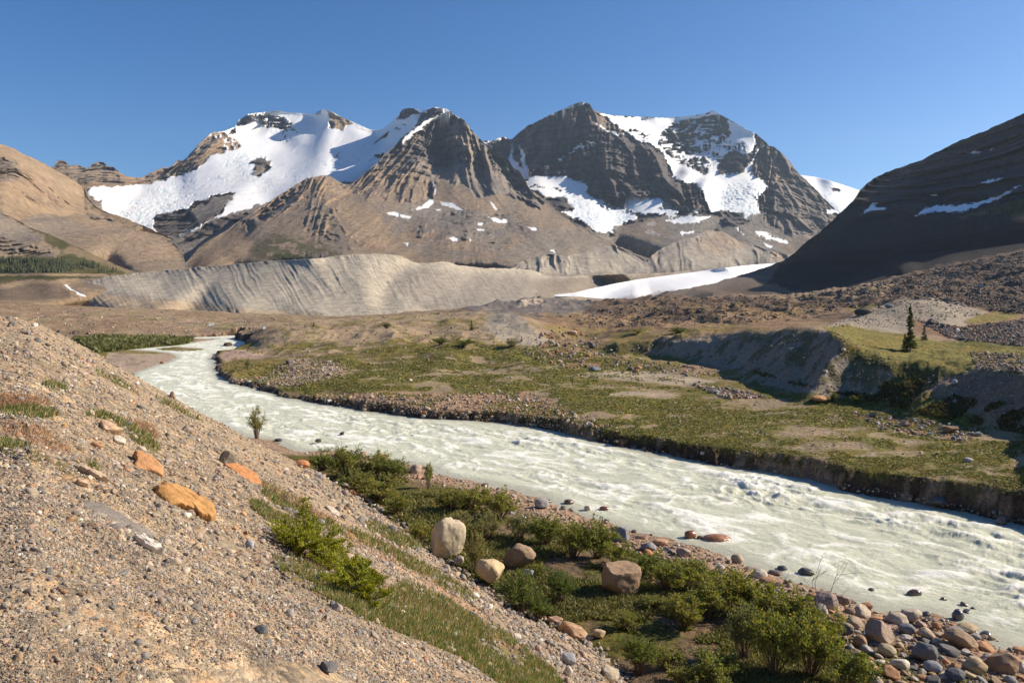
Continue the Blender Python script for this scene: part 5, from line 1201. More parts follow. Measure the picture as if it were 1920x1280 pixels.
slab('wide orange slab with pale patches at the bottom edge of the slope', [(1050, 1168), (1068, 1172), (1090, 1180), (1105, 1196), (1118, 1212), (1110, 1218), (1092, 1208), (1075, 1200), (1064, 1184)], .34, (.52, .33, .19), 37, .3)
slab('pinkish slab just above the wide orange slab', [(1026, 1160), (1042, 1158), (1056, 1164), (1052, 1174), (1038, 1170)], .22, (.50, .31, .22), 38, .3)
boulder('stone', 'flat tan stone to the right of the wide orange slab', 1124, 1197, 26, 16, (.50, .36, .22), ang=.75, seed=39, sub=3)
boulder('boulder', 'angular boulder with a dark left side and cream top, cut by the bottom edge', 1145, 1280, 38, 26, (.46, .38, .27), 'boulder', ang=.95, seed=40)
boulder('stone', 'light grey stone low on the slope below the orange slabs', 1067, 1248, 28, 24, (.34, .33, .34), ang=.8, seed=41, sub=3)
boulder('stone', 'pale oval stone beside the light grey stone at the slope foot', 1066, 1270, 18, 24, (.48, .42, .34), ang=.5, seed=42, sub=3)
boulder('stone', 'dark grey flat stone on the gravel near the bottom edge', 612, 1262, 40, 22, (.16, .15, .145), ang=.85, seed=43, sub=3)
boulder('stone', 'dark blue grey rounded stone left of the grassy strip', 487, 1188, 28, 18, (.12, .12, .13), ang=.7, seed=44, sub=3)
boulder('stone', 'grey and pink blocky stone at the upper rim of the lower grassy strip', 630, 1144, 26, 16, (.40, .33, .28), ang=.8, seed=45, sub=3)
boulder('stone', 'smooth cream stone between the two low fir mats', 656, 1052, 20, 14, (.60, .46, .30), ang=.45, seed=46, sub=3)
boulder('stone', 'blue grey oval stone right of the upright fir leader', 599, 982, 20, 10, (.27, .27, .28), ang=.45, seed=47, sub=3)
boulder('stone', 'tan and pink rounded stone left of the fir mat', 512, 1002, 28, 14, (.46, .33, .22), ang=.6, seed=48, sub=3)
boulder('stone', 'pale blue grey stone on the gravel left of the fir', 466, 1028, 18, 18, (.36, .37, .39), ang=.6, seed=49, sub=3)
boulder('stone', 'ochre pebble on the upper gravel below the left grass patch', 119, 801, 10, 8, (.48, .27, .08), ang=.5, seed=50, sub=2)
boulder('stone', 'dark leaning grey stone on the slope left of the pale boulder', 733, 1000, 20, 18, (.17, .16, .15), ang=.8, seed=51, sub=3)
slab('flat pale slab on the slope above the reddish grass', [(606, 950), (622, 952), (636, 964), (634, 972), (620, 964)], .10, (.50, .42, .33), 52, .3)
boulder('stone', 'pale round stone at the bottom corner of the tall tan boulder', 860, 1060, 20, 18, (.42, .36, .29), ang=.6, seed=53, sub=3)
boulder('stone', 'pinkish tan stone on the near shore between willow thicket and river', 779, 888, 26, 18, (.42, .31, .23), ang=.6, seed=54, sub=3)
boulder('stone', 'tan pointed stone at the water edge above the willow thicket', 680, 859, 18, 14, (.40, .29, .18), ang=.9, seed=55, sub=3)
boulder('stone', 'rusty flat stone at the water edge right of the tan pointed stone', 716, 862, 22, 10, (.42, .22, .12), ang=.7, seed=56, sub=3)
boulder('stone', 'pale stone with a flat top among the near shore pebbles', 1016, 954, 30, 20, (.42, .39, .35), ang=.8, seed=57, sub=3)
boulder('stone', 'dark brown stone half in the river upstream of the white stone', 1067, 946, 20, 10, (.16, .105, .07), ang=.5, seed=58, wet=True, z0=0, sub=3)
boulder('stone', 'white quartz stone lapped by shallow water', 1102, 958, 14, 11, (.56, .48, .40), ang=.8, seed=59, z0=0, sub=3)
boulder('stone', 'dark red stone just right of the white quartz stone in the river', 1134, 958, 20, 9, (.24, .09, .05), ang=.5, seed=60, wet=True, z0=0, sub=3)
boulder('stone', 'dark stone breaking the river surface nearest midstream', 642, 817, 13, 8, (.10, .07, .05), ang=.5, seed=61, wet=True, z0=.05, sub=3, sink=.05)
boulder('stone', 'brown stone in the river just left of the midstream stone', 596, 830, 14, 8, (.13, .09, .06), ang=.5, seed=62, wet=True, z0=.05, sub=3, sink=.05)
boulder('stone', 'low black stone at the foot of the slope by the sapling', 521, 828, 17, 6, (.08, .07, .06), ang=.6, seed=63, wet=True, z0=0, sub=3)
boulder('boulder', 'rounded wet red boulder at the edge of the rapids', 1296, 1012, 24, 18, (.27, .10, .04), 'boulder', ang=.3, seed=64, wet=True, z0=-.05, sub=4, sink=.1)
boulder('boulder', 'long flat orange boulder awash in the river', 1347, 1017, 54, 14, (.36, .17, .08), 'boulder', ang=.25, seed=65, wet=True, z0=-.03, sub=4, sink=.15, depth=.6)
boulder('stone', 'small dark red stone between the two wet boulders at the rapids', 1314, 1012, 14, 8, (.16, .07, .04), ang=.5, seed=66, wet=True, z0=0, sub=3)
boulder('boulder', 'bluish grey boulder with a pale side behind the willows by the river', 1164, 1016, 42, 32, (.23, .23, .24), 'boulder', ang=.85, seed=67, rz=.2)
boulder('boulder', 'grey flat topped boulder beside a round orange stone', 1218, 1034, 32, 18, (.27, .265, .27), 'boulder', ang=.9, seed=68)
boulder('stone', 'round orange stone in front of the grey flat topped boulder', 1215, 1044, 20, 14, (.52, .22, .09), ang=.3, seed=69, sub=3)
boulder('stone', 'pinkish orange flat stone behind the grey flat topped boulder', 1240, 1024, 32, 12, (.48, .27, .16), ang=.6, seed=70, sub=3)
boulder('stone', 'dark faced stone with a pale right side near the shore willows', 1283, 1044, 30, 18, (.34, .27, .21), ang=.9, seed=71, sub=3)
boulder('boulder', 'rounded beige boulder at the water line below the long orange boulder', 1384, 1056, 24, 18, (.43, .33, .23), 'boulder', ang=.3, seed=72)
boulder('stone', 'pale pointed stone at the top of the flat stone pile', 1352, 1078, 24, 20, (.48, .43, .36), ang=.8, seed=73, sub=3)
boulder('boulder', 'large flat topped brown boulder on the shore right of the bare shrub', 1659, 1210, 56, 46, (.35, .26, .19), 'boulder', ang=.95, seed=74, planes=8, depth=.85)
boulder('boulder', 'dark grey boulder streaked with tan beside the large flat topped boulder', 1741, 1242, 50, 38, (.15, .15, .155), 'boulder', ang=.8, seed=75)
boulder('boulder', 'long sloping brown boulder near the right hand water edge', 1813, 1216, 66, 32, (.31, .22, .14), 'boulder', ang=.7, seed=76, tilt=(.28, 0))
boulder('boulder', 'tan rounded boulder resting behind the long sloping boulder', 1821, 1192, 48, 18, (.40, .30, .18), 'boulder', ang=.6, seed=77)
boulder('boulder', 'dark slate ovate boulder cut by the bottom edge', 1799, 1280, 40, 24, (.12, .12, .125), 'boulder', ang=.5, seed=78)
boulder('stone', 'oval mid grey stone left of the slate ovate boulder', 1754, 1262, 36, 20, (.25, .25, .26), ang=.4, seed=79, sub=3)
boulder('boulder', 'ochre rounded boulder left of the triangular brown boulder', 1836, 1268, 46, 30, (.43, .31, .17), 'boulder', ang=.6, seed=80)
boulder('boulder', 'triangular brown boulder at the bottom right of the shore', 1888, 1262, 60, 40, (.25, .17, .11), 'boulder', ang=.98, seed=81, planes=7)
boulder('stone', 'grey block between the flat topped boulder and the river', 1704, 1190, 30, 20, (.19, .19, .20), ang=.7, seed=82, sub=3)
boulder('stone', 'smooth tan wedge right of the grey block', 1742, 1200, 32, 20, (.44, .34, .23), ang=.6, seed=83, sub=3, tilt=(.3, 0))
boulder('boulder', 'pale blocky boulder at the water edge below the driftwood rocks', 1716, 1168, 40, 24, (.42, .35, .26), 'boulder', ang=.9, seed=84)
boulder('stone', 'orange cube shaped stone right of the pale blocky boulder', 1758, 1180, 20, 14, (.40, .22, .11), ang=.98, seed=85, sub=3)
boulder('boulder', 'wet purple grey ball shaped boulder at the rapids edge', 1800, 1166, 24, 24, (.14, .12, .12), 'boulder', ang=.2, seed=86, wet=True, z0=-.05)
boulder('boulder', 'wide pinkish boulder behind the bare twiggy shrub', 1553, 1142, 48, 28, (.33, .25, .22), 'boulder', ang=.7, seed=87)
boulder('stone', 'rusty brown wet stone at the water edge above the flat topped boulder', 1626, 1145, 28, 16, (.34, .19, .10), ang=.7, seed=88, sub=3)
boulder('stone', 'dark wet stone in the shallows left of the bare shrub', 1515, 1080, 32, 14, (.10, .085, .07), ang=.6, seed=89, wet=True, z0=0, sub=3)
boulder('stone', 'small dark wet stone farther out than the others near the bare shrub', 1469, 1070, 20, 9, (.10, .085, .07), ang=.5, seed=90, wet=True, z0=0, sub=3)
boulder('stone', 'flat brown stone lying in the shallows by the bare shrub', 1457, 1080, 28, 9, (.20, .14, .10), ang=.6, seed=91, wet=True, z0=0, sub=3)
boulder('boulder', 'reddish boulder touching the water right of the bare shrub stem', 1553, 1106, 30, 16, (.27, .17, .14), 'boulder', ang=.7, seed=92)
boulder('stone', 'greenish brown stone between the shrub edge and the flat topped boulder', 1585, 1192, 42, 24, (.21, .18, .12), ang=.8, seed=93, sub=3)
boulder('stone', 'tan block beside the large flat topped boulder on its left', 1605, 1180, 34, 22, (.36, .27, .19), ang=.9, seed=94, sub=3)
boulder('stone', 'round rust stone below the large flat topped boulder', 1617, 1216, 28, 26, (.36, .22, .12), ang=.5, seed=95, sub=3)
boulder('stone', 'cream cobble at the lower edge of the shore right of the shrubs', 1668, 1232, 36, 24, (.42, .34, .22), ang=.6, seed=96, sub=3)
# far side of the river
boulder('boulder', 'orange boulder resting at the foot of the shaded ridge', 1536, 752, 34, 11, (.52, .27, .11), 'boulder', ang=.6, seed=101, sub=3)
boulder('boulder', 'pale grey boulder alone on the green flat by the far bank', 1819, 866, 16, 9, (.46, .43, .40), 'boulder', ang=.5, seed=102, sub=3)
boulder('boulder', 'brown block shaped boulder in the grass below the ridge', 1786, 812, 28, 14, (.27, .17, .09), 'boulder', ang=.9, seed=103, sub=3)
boulder('boulder', 'large blue grey boulder at the edge of the bare sandy patch', 1116, 696, 26, 10, (.19, .20, .21), 'boulder', ang=.7, seed=104, sub=3)
boulder('boulder', 'small orange boulder right of the large blue grey one on the flat', 1196, 693, 16, 8, (.50, .27, .13), 'boulder', ang=.7, seed=105, sub=3)
boulder('boulder', 'dark boulder on the grassy rise below the knoll', 1111, 653, 14, 11, (.13, .12, .115), 'boulder', ang=.7, seed=106, sub=3)
boulder('boulder', 'orange tan boulder in the stony hollow behind the knoll', 1073, 629, 20, 11, (.46, .31, .20), 'boulder', ang=.7, seed=107, sub=3)
boulder('boulder', 'big dark brown boulder on the left shoulder of the pale hump', 1622, 590, 32, 14, (.11, .085, .065), 'boulder', ang=.6, seed=108, sub=3)
boulder('boulder', 'rounded grey boulder on top of the pale hump', 1669, 577, 16, 8, (.20, .20, .21), 'boulder', ang=.4, seed=109, sub=3)
boulder('boulder', 'dark wedge boulder on the right flank of the pale hump', 1752, 610, 26, 13, (.14, .12, .10), 'boulder', ang=.9, seed=110, sub=3, tilt=(.3, 0))
boulder('boulder', 'white boulder stuck in the shaded ridge face', 1792, 722, 13, 10, (.46, .44, .44), 'boulder', ang=.6, seed=111, sub=3)
boulder('boulder', 'rust boulder on the far left shore beside the gravel bar', 303, 682, 9, 5, (.30, .17, .09), 'boulder', ang=.6, seed=112, sub=2)
boulder('boulder', 'white boulder at the lip of the far bank', 1317, 852, 9, 7, (.50, .46, .40), 'boulder', ang=.6, seed=113, sub=2)
boulder('stone', 'orange stone in the rubble left of the brown block boulder', 1701, 778, 12, 6, (.42, .25, .14), ang=.6, seed=114, sub=2)
boulder('boulder', 'wet rounded boulder at the foot of the far bank near the right edge', 1882, 986, 24, 18, (.16, .12, .08), 'boulder', ang=.4, seed=115, wet=True, z0=0, sub=3)
boulder('boulder', 'grey boulder at the foot of the far bank near the right edge', 1762, 945, 38, 14, (.13, .125, .12), 'boulder', ang=.7, seed=116, sub=3)

# ---- shore cobbles: the largest stand on their own, the rest are gravel
SHORE = [(560, 850), (640, 852), (700, 862), (800, 884), (900, 908), (1010, 935), (1085, 972), (1150, 990), (1260, 1014), (1350, 1038), (1400, 1062), (1470, 1098), (1580, 1118), (1650, 1152), (1750, 1158), (1860, 1198), (1925, 1226), (1925, 1285), (1640, 1285), (1590, 1230), (1560, 1180), (1500, 1150), (1420, 1110), (1330, 1070), (1230, 1046), (1130, 1020), (1060, 1002), (980, 985), (900, 925), (800, 912), (720, 885), (640, 870)]
r = np.random.default_rng(5)
Pp, ppx, ppy = scatter(SHORE, 5200, 11, 25, 110)
szpx = np.exp(r.normal(math.log(8.2), .55, len(Pp)))*(.42+.75*sstep(950, 1250, ppy)); szpx = np.clip(szpx, 4, 36)
order = np.argsort(-szpx); keep = []
occ = [(h[0], h[1]-10, 22) for h in HERO]
cell = {}
def near(x, y, q):
    for a in range(int(x//40)-1, int(x//40)+2):
        for b in range(int(y//40)-1, int(y//40)+2):
            for (u, v_, s_) in cell.get((a, b), ()):
                if (x-u)**2+((y-v_)*1.5)**2 < ((q+s_)*.46)**2: return True
    return False
for h in occ: cell.setdefault((int(h[0]//40), int(h[1]//40)), []).append(h)
for i in order:
    if near(ppx[i], ppy[i], szpx[i]): continue
    cell.setdefault((int(ppx[i]//40), int(ppy[i]//40)), []).append((ppx[i], ppy[i], szpx[i])); keep.append(i)
keep = np.array(keep); NI = 190
big, rest = keep[:NI], keep[NI:]
CN_ = [('pale tan', (.42, .34, .25)), ('light grey', (.32, .30, .275)), ('dark grey', (.14, .128, .118)), ('rust orange', (.43, .235, .12)), ('brown', (.27, .19, .125)), ('cream', (.50, .44, .35)), ('pinkish', (.37, .265, .215)), ('ochre', (.42, .30, .165)), ('blue grey', (.18, .18, .18))]
protos = []
for k in range(14):
    ang = [.55, .75, .95, 1.0][k % 4]
    v, f = rock_shape(3, 900+k, ang, 9, .035, .55 if k % 2 else 0)
    v = v-(v.max(0)+v.min(0))/2; v = v/((v.max(0)-v.min(0))/2)*np.array([.5, .40, .22+.08*(k % 3)])
    me = mesh_np('stone', v, tris=f, mats=[M_ROCK], smooth=True)
    try: me.set_sharp_from_angle(angle=math.radians(35))
    except Exception: pass
    protos.append((me, ['rounded', 'smooth', 'blunt', 'angular'][k % 4]))
LM = [(640, 850, 'the willow thicket at the slope foot'), (779, 885, 'the pinkish tan shore stone'), (803, 890, 'the small upright shore willow'), (1016, 950, 'the pale flat topped stone'), (1102, 957, 'the white quartz stone'), (1164, 1010, 'the bluish grey boulder'), (1218, 1030, 'the grey flat topped boulder'), (1296, 1008, 'the wet red boulder'), (1384, 1052, 'the beige boulder at the water line'), (1553, 1136, 'the wide pinkish boulder'), (1515, 1080, 'the dark wet stone in the shallows'), (1659, 1200, 'the large flat topped brown boulder'), (1741, 1236, 'the dark grey tan streaked boulder'), (1813, 1206, 'the long sloping brown boulder'), (1716, 1162, 'the pale blocky boulder'), (1888, 1255, 'the triangular brown boulder'), (1836, 1262, 'the ochre rounded boulder'), (1352, 1075, 'the pale pointed stone')]
recs = []
for n_, i in enumerate(big):
    x, y, z = Pp[i]; d = y; s = szpx[i]*d/F
    me, shp = protos[int(r.integers(0, 14))]; cn, cc = CN_[int(r.choice(9, p=[.20, .09, .09, .17, .20, .06, .06, .11, .02]))]
    o = bpy.data.objects.new('stone', me); COL.objects.link(o)
    o.location = (x, y, float(gz(x, y)[0])+s*.10); o.scale = (s*1.2, s*1.2, s*1.1)
    o.rotation_euler = (r.normal(0, .22), r.normal(0, .22), r.uniform(0, 6.28)); k = r.uniform(.85, 1.18)
    o.color = (cc[0]*k, cc[1]*k, cc[2]*k, 1)
    lx, ly, ln = min(LM, key=lambda q: (q[0]-ppx[i])**2+(q[1]-ppy[i])**2)
    dx, dy = ppx[i]-lx, ppy[i]-ly
    rel = ('right of' if dx > 0 else 'left of') if abs(dx) > abs(dy)*1.3 else ('below' if dy > 0 else 'behind')
    recs.append([o, f'{cn} {shp} stone', f'{rel} {ln}', dx*dx+dy*dy])
byl = {}
for q in recs: byl.setdefault((q[1], q[2]), []).append(q)
ORD = ['nearest', 'second nearest', 'third nearest', 'fourth nearest', 'fifth nearest', 'sixth nearest', 'seventh nearest', 'eighth nearest']
for (a, b), qs in byl.items():
    qs.sort(key=lambda q: q[3])
    for k, q in enumerate(qs):
        lab = f'{a} {b}' if len(qs) == 1 else f'{a}, {ORD[k]} such {b}'
        tag(q[0], lab, 'stone', 'cobbles on the near shore')
w_sh = [3, 3, 2, 1.5, 1.2, 2, 2, 1.6, 2, 1, 2, 2, 1.5, 2]
bake_stones('gravel', 'small mixed pebbles filling the near shore between the cobbles', Pp[rest], szpx[rest]*Pp[rest][:, 1]/F, pal(r, len(rest), w_sh), 1, 3, .6, smooth=True)
Pq, qx, qy = scatter(SHORE, 9000, 12, 25, 110)
bake_stones('gravel', 'fine pebbles packed along the near shore', Pq, np.exp(r.normal(math.log(4.2), .35, len(Pq)))*Pq[:, 1]/F, pal(r, len(Pq), w_sh), 0, 4, .7, smooth=True)
# wet stones in the shallows
WETP = [(1000, 930), (1090, 962), (1200, 994), (1330, 1026), (1400, 1052), (1460, 1082), (1600, 1112), (1650, 1130), (1740, 1122), (1760, 1145), (1900, 1200), (1925, 1215), (1925, 1232), (1850, 1200), (1640, 1155), (1500, 1105), (1390, 1064), (1200, 1006), (1090, 975), (1000, 938)]
rr = np.random.default_rng(8); wp_, wx_, wy_ = scatter(WETP, 420, 21, 25, 110)
wp_[:, 2] = np.maximum(wp_[:, 2], -.05); s_ = np.exp(rr.normal(math.log(7), .5, len(wp_)))*wp_[:, 1]/F
bake_stones('wet_gravel', 'dark wet pebbles in the shallows along the near shore', wp_, s_, pal(rr, len(wp_))*.42, 2, 5, .5, mat=M_WETS, smooth=True)

# ---- gravel slope
def slope_pts(n, seed, dlo, dhi):
    r = np.random.default_rng(seed)
    px = r.uniform(-420, 1500, n); d = 1/r.uniform(1/dhi, 1/dlo, n)
    x = (px-CX)/F*d
    sl = slope_h(px, d); e = np.interp(px, EX[:, 0], EX[:, 1])
    py = HX+(H-sl)/d*F
    k = (d < e*1.02) & (py < 1300) & (px < 1250)
    x, d, px, py = x[k], d[k], px[k], py[k]
    z = gz(x, d)
    return np.stack([x, d, z], -1), px, py
w_sl = [4, 5, 2.4, 2, 1.4, 3, .7, .5, 1.8, 1.4, 1.6, 2.4, 2, 4.5]
P1, x1, y1 = slope_pts(430000, 31, 2.2, 64)
r = np.random.default_rng(32)
st_u = P1[:, 0]*.52-P1[:, 1]*.85; st_v = P1[:, 0]*.85+P1[:, 1]*.52
sandy = fbm(st_u/1.6, st_v/11, 4, 220)*.5+.5
cl = fbm(P1[:, 0]/1.1, P1[:, 1]/1.1, 3, 230)*.5+.5
k = (r.uniform(size=len(P1)) < (1-.62*sstep(.60, .70, sandy))*(.5+.7*cl))
P1, x1, y1 = P1[k], x1[k], y1[k]
sz = np.exp(r.normal(math.log(4.0), .5, len(P1)))*P1[:, 1]/F
sz = np.minimum(sz, .26)*np.clip(.55+P1[:, 1]/16, .6, 1.0); sz = np.maximum(sz, .006)
print('slope pebbles', len(P1))
bake_stones('gravel', 'mixed grey tan and orange pebbles covering the slope underfoot', P1, sz, pal(r, len(P1), w_sl), 0, 6, .8, smooth=False, sink=.2, nshape=16)
P2, x2, y2 = slope_pts(12000, 33, 2.6, 66)
r = np.random.default_rng(34); k = r.uniform(size=len(P2)) < .5; P2 = P2[k]
sz = np.clip(np.exp(r.normal(math.log(11), .35, len(P2))), 6, 24)*P2[:, 1]/F; sz = np.minimum(sz, .42)
bake_stones('gravel', 'larger scattered stones on the gravel slope', P2, sz, pal(r, len(P2), w_sl), 2, 7, .75, smooth=True, sink=.2)
# bigger clasts gathered at the slope foot
FOOT = [(560, 868), (640, 905), (720, 950), (830, 1045), (930, 1110), (1030, 1160), (1130, 1215), (1190, 1280), (1040, 1285), (960, 1200), (850, 1110), (740, 1030), (650, 960), (560, 895)]
P3, x3, y3 = scatter(FOOT, 3000, 41, 15, 90)
r = np.random.default_rng(42)
bake_stones('gravel', 'coarse rubble gathered along the foot of the gravel slope', P3, np.clip(np.exp(r.normal(math.log(7), .45, len(P3))), 3, 22)*P3[:, 1]/F, pal(r, len(P3), w_sl), 1, 8, .85, smooth=False)

# ---- far side: rubble and stony strips
def strip(name, label, polys, n, med, seed, w=None, dmin=40, dmax=900, dark=1.0, sub=0, cap=5):
    r = np.random.default_rng(seed); A = []
    for k, p in enumerate(polys): A.append(scatter(p, n, seed+k, dmin, dmax)[0])
    A = np.concatenate(A); s = np.clip(np.exp(r.normal(math.log(med), .45, len(A))), 1.6, med*cap)*A[:, 1]/F
    bake_stones(name, label, A, s, pal(r, len(A), w)*dark, sub, seed, .85, (.5, .9), .2)
w_or = [3, 2, 3, 1, 1, 1, 3, 2, 2, 2, 2.5, 1, 2, 2]
strip('rubble', 'orange and tan stones strewn above the far bank', [[(560, 742), (700, 738), (800, 742), (900, 735), (1000, 738), (1080, 772), (1150, 800), (1040, 806), (900, 788), (700, 768), (600, 756)]], 1500, 4.0, 51, w_or)
strip('rubble', 'small stones stuck in the shaded face of the ridge', [[(1140, 655), (1240, 640), (1450, 622), (1560, 620), (1700, 685), (1920, 705), (1920, 800), (1700, 765), (1560, 745), (1430, 722), (1300, 675)]], 1500, 2.8, 50)
strip('rubble', 'stones at the foot of the far cut bank', [[(600, 752), (749, 772), (870, 780), (1040, 800), (1236, 846), (1404, 874), (1565, 902), (1750, 935), (1920, 970), (1920, 986), (1750, 950), (1565, 914), (1404, 882), (1236, 855), (1040, 808), (870, 788), (749, 780), (600, 760)]], 2600, 4.4, 52, w_or)
strip('rubble', 'orange boulders scattered in the hollow behind the knoll', [[(1000, 630), (1060, 612), (1130, 640), (1160, 668), (1330, 690), (1400, 715), (1290, 705), (1140, 695), (1040, 690), (980, 665)], [(1600, 775), (1720, 785), (1860, 810), (1800, 830), (1650, 805)], [(1300, 722), (1380, 730), (1440, 745), (1360, 748)]], 600, 4.6, 54, w_or)
strip('rubble', 'thin scatter of pale stones across the green flat', [[(700, 705), (1100, 690), (1400, 720), (1920, 830), (1920, 915), (1500, 870), (1100, 800), (800, 760)]], 900, 2.6, 58, w_or)
strip('rubble', 'gravel and cobbles on the inner bend of the river', [[(540, 672), (620, 676), (660, 690), (640, 705), (560, 722), (470, 728), (420, 712), (500, 705)]], 900, 3.4, 59)
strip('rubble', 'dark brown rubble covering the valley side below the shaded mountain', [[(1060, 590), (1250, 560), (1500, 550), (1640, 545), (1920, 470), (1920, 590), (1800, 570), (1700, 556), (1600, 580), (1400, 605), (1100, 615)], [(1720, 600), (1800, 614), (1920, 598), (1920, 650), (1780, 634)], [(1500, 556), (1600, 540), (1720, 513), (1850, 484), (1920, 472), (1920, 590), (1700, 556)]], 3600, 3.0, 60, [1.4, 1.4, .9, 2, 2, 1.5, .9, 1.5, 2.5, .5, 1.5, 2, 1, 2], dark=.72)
strip('rubble', 'orange stones on the plateau behind the ridge', [[(1720, 600), (1800, 614), (1920, 600), (1920, 650), (1780, 634)], [(1820, 660), (1920, 665), (1920, 700), (1830, 695)]], 900, 3.8, 64, w_or, dark=.85)
strip('rubble', 'small stones across the knoll and the plain', [[(1545, 612), (1620, 587), (1690, 562), (1760, 559), (1850, 590), (1740, 605), (1640, 616)], [(480, 650), (560, 605), (930, 582), (1020, 635), (900, 690), (640, 690)], [(0, 570), (600, 600), (420, 628), (140, 640)]], 900, 2.2, 66)
# ------------------------------------------------------------------ plants
def leaf_mat(name, a, b, trans=.25, rough=.6):
    m = NT(name); c = m.attr('col').outputs[0]
    oi = m.n('ShaderNodeObjectInfo').outputs['Random']
    col = m.mix(1, c, m.mix(oi, a, b), 'MULTIPLY')
    x = m.n('ShaderNodeBsdfPrincipled'); m.set(x.inputs['Base Color'], col); m.set(x.inputs['Roughness'], rough); m.set(x.inputs['Specular IOR Level'], .35)
    t = m.n('ShaderNodeBsdfTranslucent'); m.set(t.inputs[0], m.mix(1, col, (1.5, 1.5, .7), 'MULTIPLY'))
    s = m.n('ShaderNodeMixShader'); m.set(s.inputs[0], trans); m.t.links.new(x.outputs[0], s.inputs[1]); m.t.links.new(t.outputs[0], s.inputs[2])
    m.t.links.new(s.outputs[0], m.out.inputs[0])
    return m.m
M_LEAF = leaf_mat('willow_leaf', (.85, .9, .8), (1.35, 1.15, .95), .38)
M_NEED = leaf_mat('fir_needle', (.9, .95, .9), (1.1, 1.05, 1.0), .15)
M_GRASS = leaf_mat('grass_blade', (1, 1, 1), (1, 1, 1), .25, .8)
def bark(name, c):
    m = NT(name); n = m.noise(m.n('ShaderNodeTexCoord').outputs['Object'], 30, 4)
    m.bsdf(m.mix(n.outputs[0], tuple(k*.6 for k in c), tuple(k*1.3 for k in c)), .9); return m.m
M_BARK = bark('shrub_bark', (.16, .11, .075)); M_TRUNK = bark('fir_bark', (.15, .12, .10))

def quads_leaf(c, d, w, up, L):
    """flat lozenge leaves: base c, direction d, length L, half width w, side vector from up"""
    s = np.cross(d, up); s /= np.linalg.norm(s, axis=1)[:, None]+1e-9
    tip = c+d*L[:, None]; mid = c+d*(L*.45)[:, None]
    return np.stack([c, mid+s*w[:, None], tip, mid-s*w[:, None]], 1)

class Tube:
    def __init__(s): s.v = []; s.f = []; s.n = 0
    def add(s, pts, rad, k=5):
        pts = [np.array(p, float) for p in pts]
        for i, p in enumerate(pts):
            d = pts[min(i+1, len(pts)-1)]-pts[max(i-1, 0)]; d /= np.linalg.norm(d)+1e-9
            a = np.cross(d, [0.3, .9, .1]); a /= np.linalg.norm(a)+1e-9; b = np.cross(d, a)
            for j in range(k):
                t = j*2*math.pi/k; s.v.append(p+(a*math.cos(t)+b*math.sin(t))*rad[i])
        for i in range(len(pts)-1):
            for j in range(k):
                q = s.n+i*k; s.f.append((q+j, q+(j+1) % k, q+k+(j+1) % k, q+k+j))
        s.n += len(pts)*k
    def mesh(s, name, mat):
        return mesh_np(name, np.array(s.v), np.array(s.f), mats=[mat])

def shrub_meshes(seed, nst, leaves, spread=.5, upright=.0, leafL=.085, dens=1.0, colr=(.165, .185, .048)):
    """unit shrub: radius about .5, height about 1"""
    r = np.random.default_rng(seed); tb = Tube(); C = []; D = []
    per = leaves//(nst*4)
    for k in range(nst):
        az = r.uniform(0, 2*np.pi); out = spread*r.uniform(.25, 1)*(1-upright); hgt = r.uniform(.55, 1.0)*(1-.35*(out/spread)**2)
        p0 = np.array([math.cos(az)*.08*r.uniform(), math.sin(az)*.08*r.uniform(), -.03]); p3 = np.array([math.cos(az)*out, math.sin(az)*out, hgt])
        p1 = p0+(p3-p0)*.4+np.array([0, 0, .10])+r.normal(0, .03, 3); p2 = p0+(p3-p0)*.75+np.array([0, 0, .05])+r.normal(0, .035, 3)
        tb.add([p0, p1, p2, p3], [.011, .008, .005, .0025], 4)
        for q in range(4):
            f = r.uniform(.30, 1.0); seg = [p0, p1, p2, p3]; t = f*3; i = min(int(t), 2); b0 = seg[i]+(seg[i+1]-seg[i])*(t-i)
            d = r.normal(size=3); d[2] = abs(d[2])*.8+.25; d /= np.linalg.norm(d); Lb = r.uniform(.12, .30)
            b1 = b0+d*Lb
            tb.add([b0, (b0+b1)/2+r.normal(0, .01, 3), b1], [.004, .003, .0015], 3)
            n = per; tt = r.uniform(.1, 1.05, n)
            c = b0+(b1-b0)*tt[:, None]+r.normal(0, .022, (n, 3)); dd = d*.6+r.normal(0, .75, (n, 3)); dd[:, 2] += .35
            dd /= np.linalg.norm(dd, axis=1)[:, None]; C.append(c); D.append(dd)
    C = np.concatenate(C); D = np.concatenate(D); n = len(C)
    k = C[:, 2] > -.02; C, D = C[k], D[k]; n = len(C)
    Q = quads_leaf(C, D, r.uniform(.16, .26, n)*leafL, r.normal(size=(n, 3)), r.uniform(.6, 1.1, n)*leafL)
    cc = np.array(colr)*r.uniform(.65, 1.45, (n, 1))*(1+r.normal(0, .08, (n, 3)))
    y = r.uniform(size=n) < .06; cc[y] = cc[y]*np.array([1.9, 1.35, .9])
    me = mesh_np('foliage', Q.reshape(-1, 3), np.arange(n*4).reshape(-1, 4), attrs={'col': np.repeat(np.clip(cc, .005, 1), 4, 0)}, smooth=False, mats=[M_LEAF])
    return me, tb.mesh('stems', M_BARK)

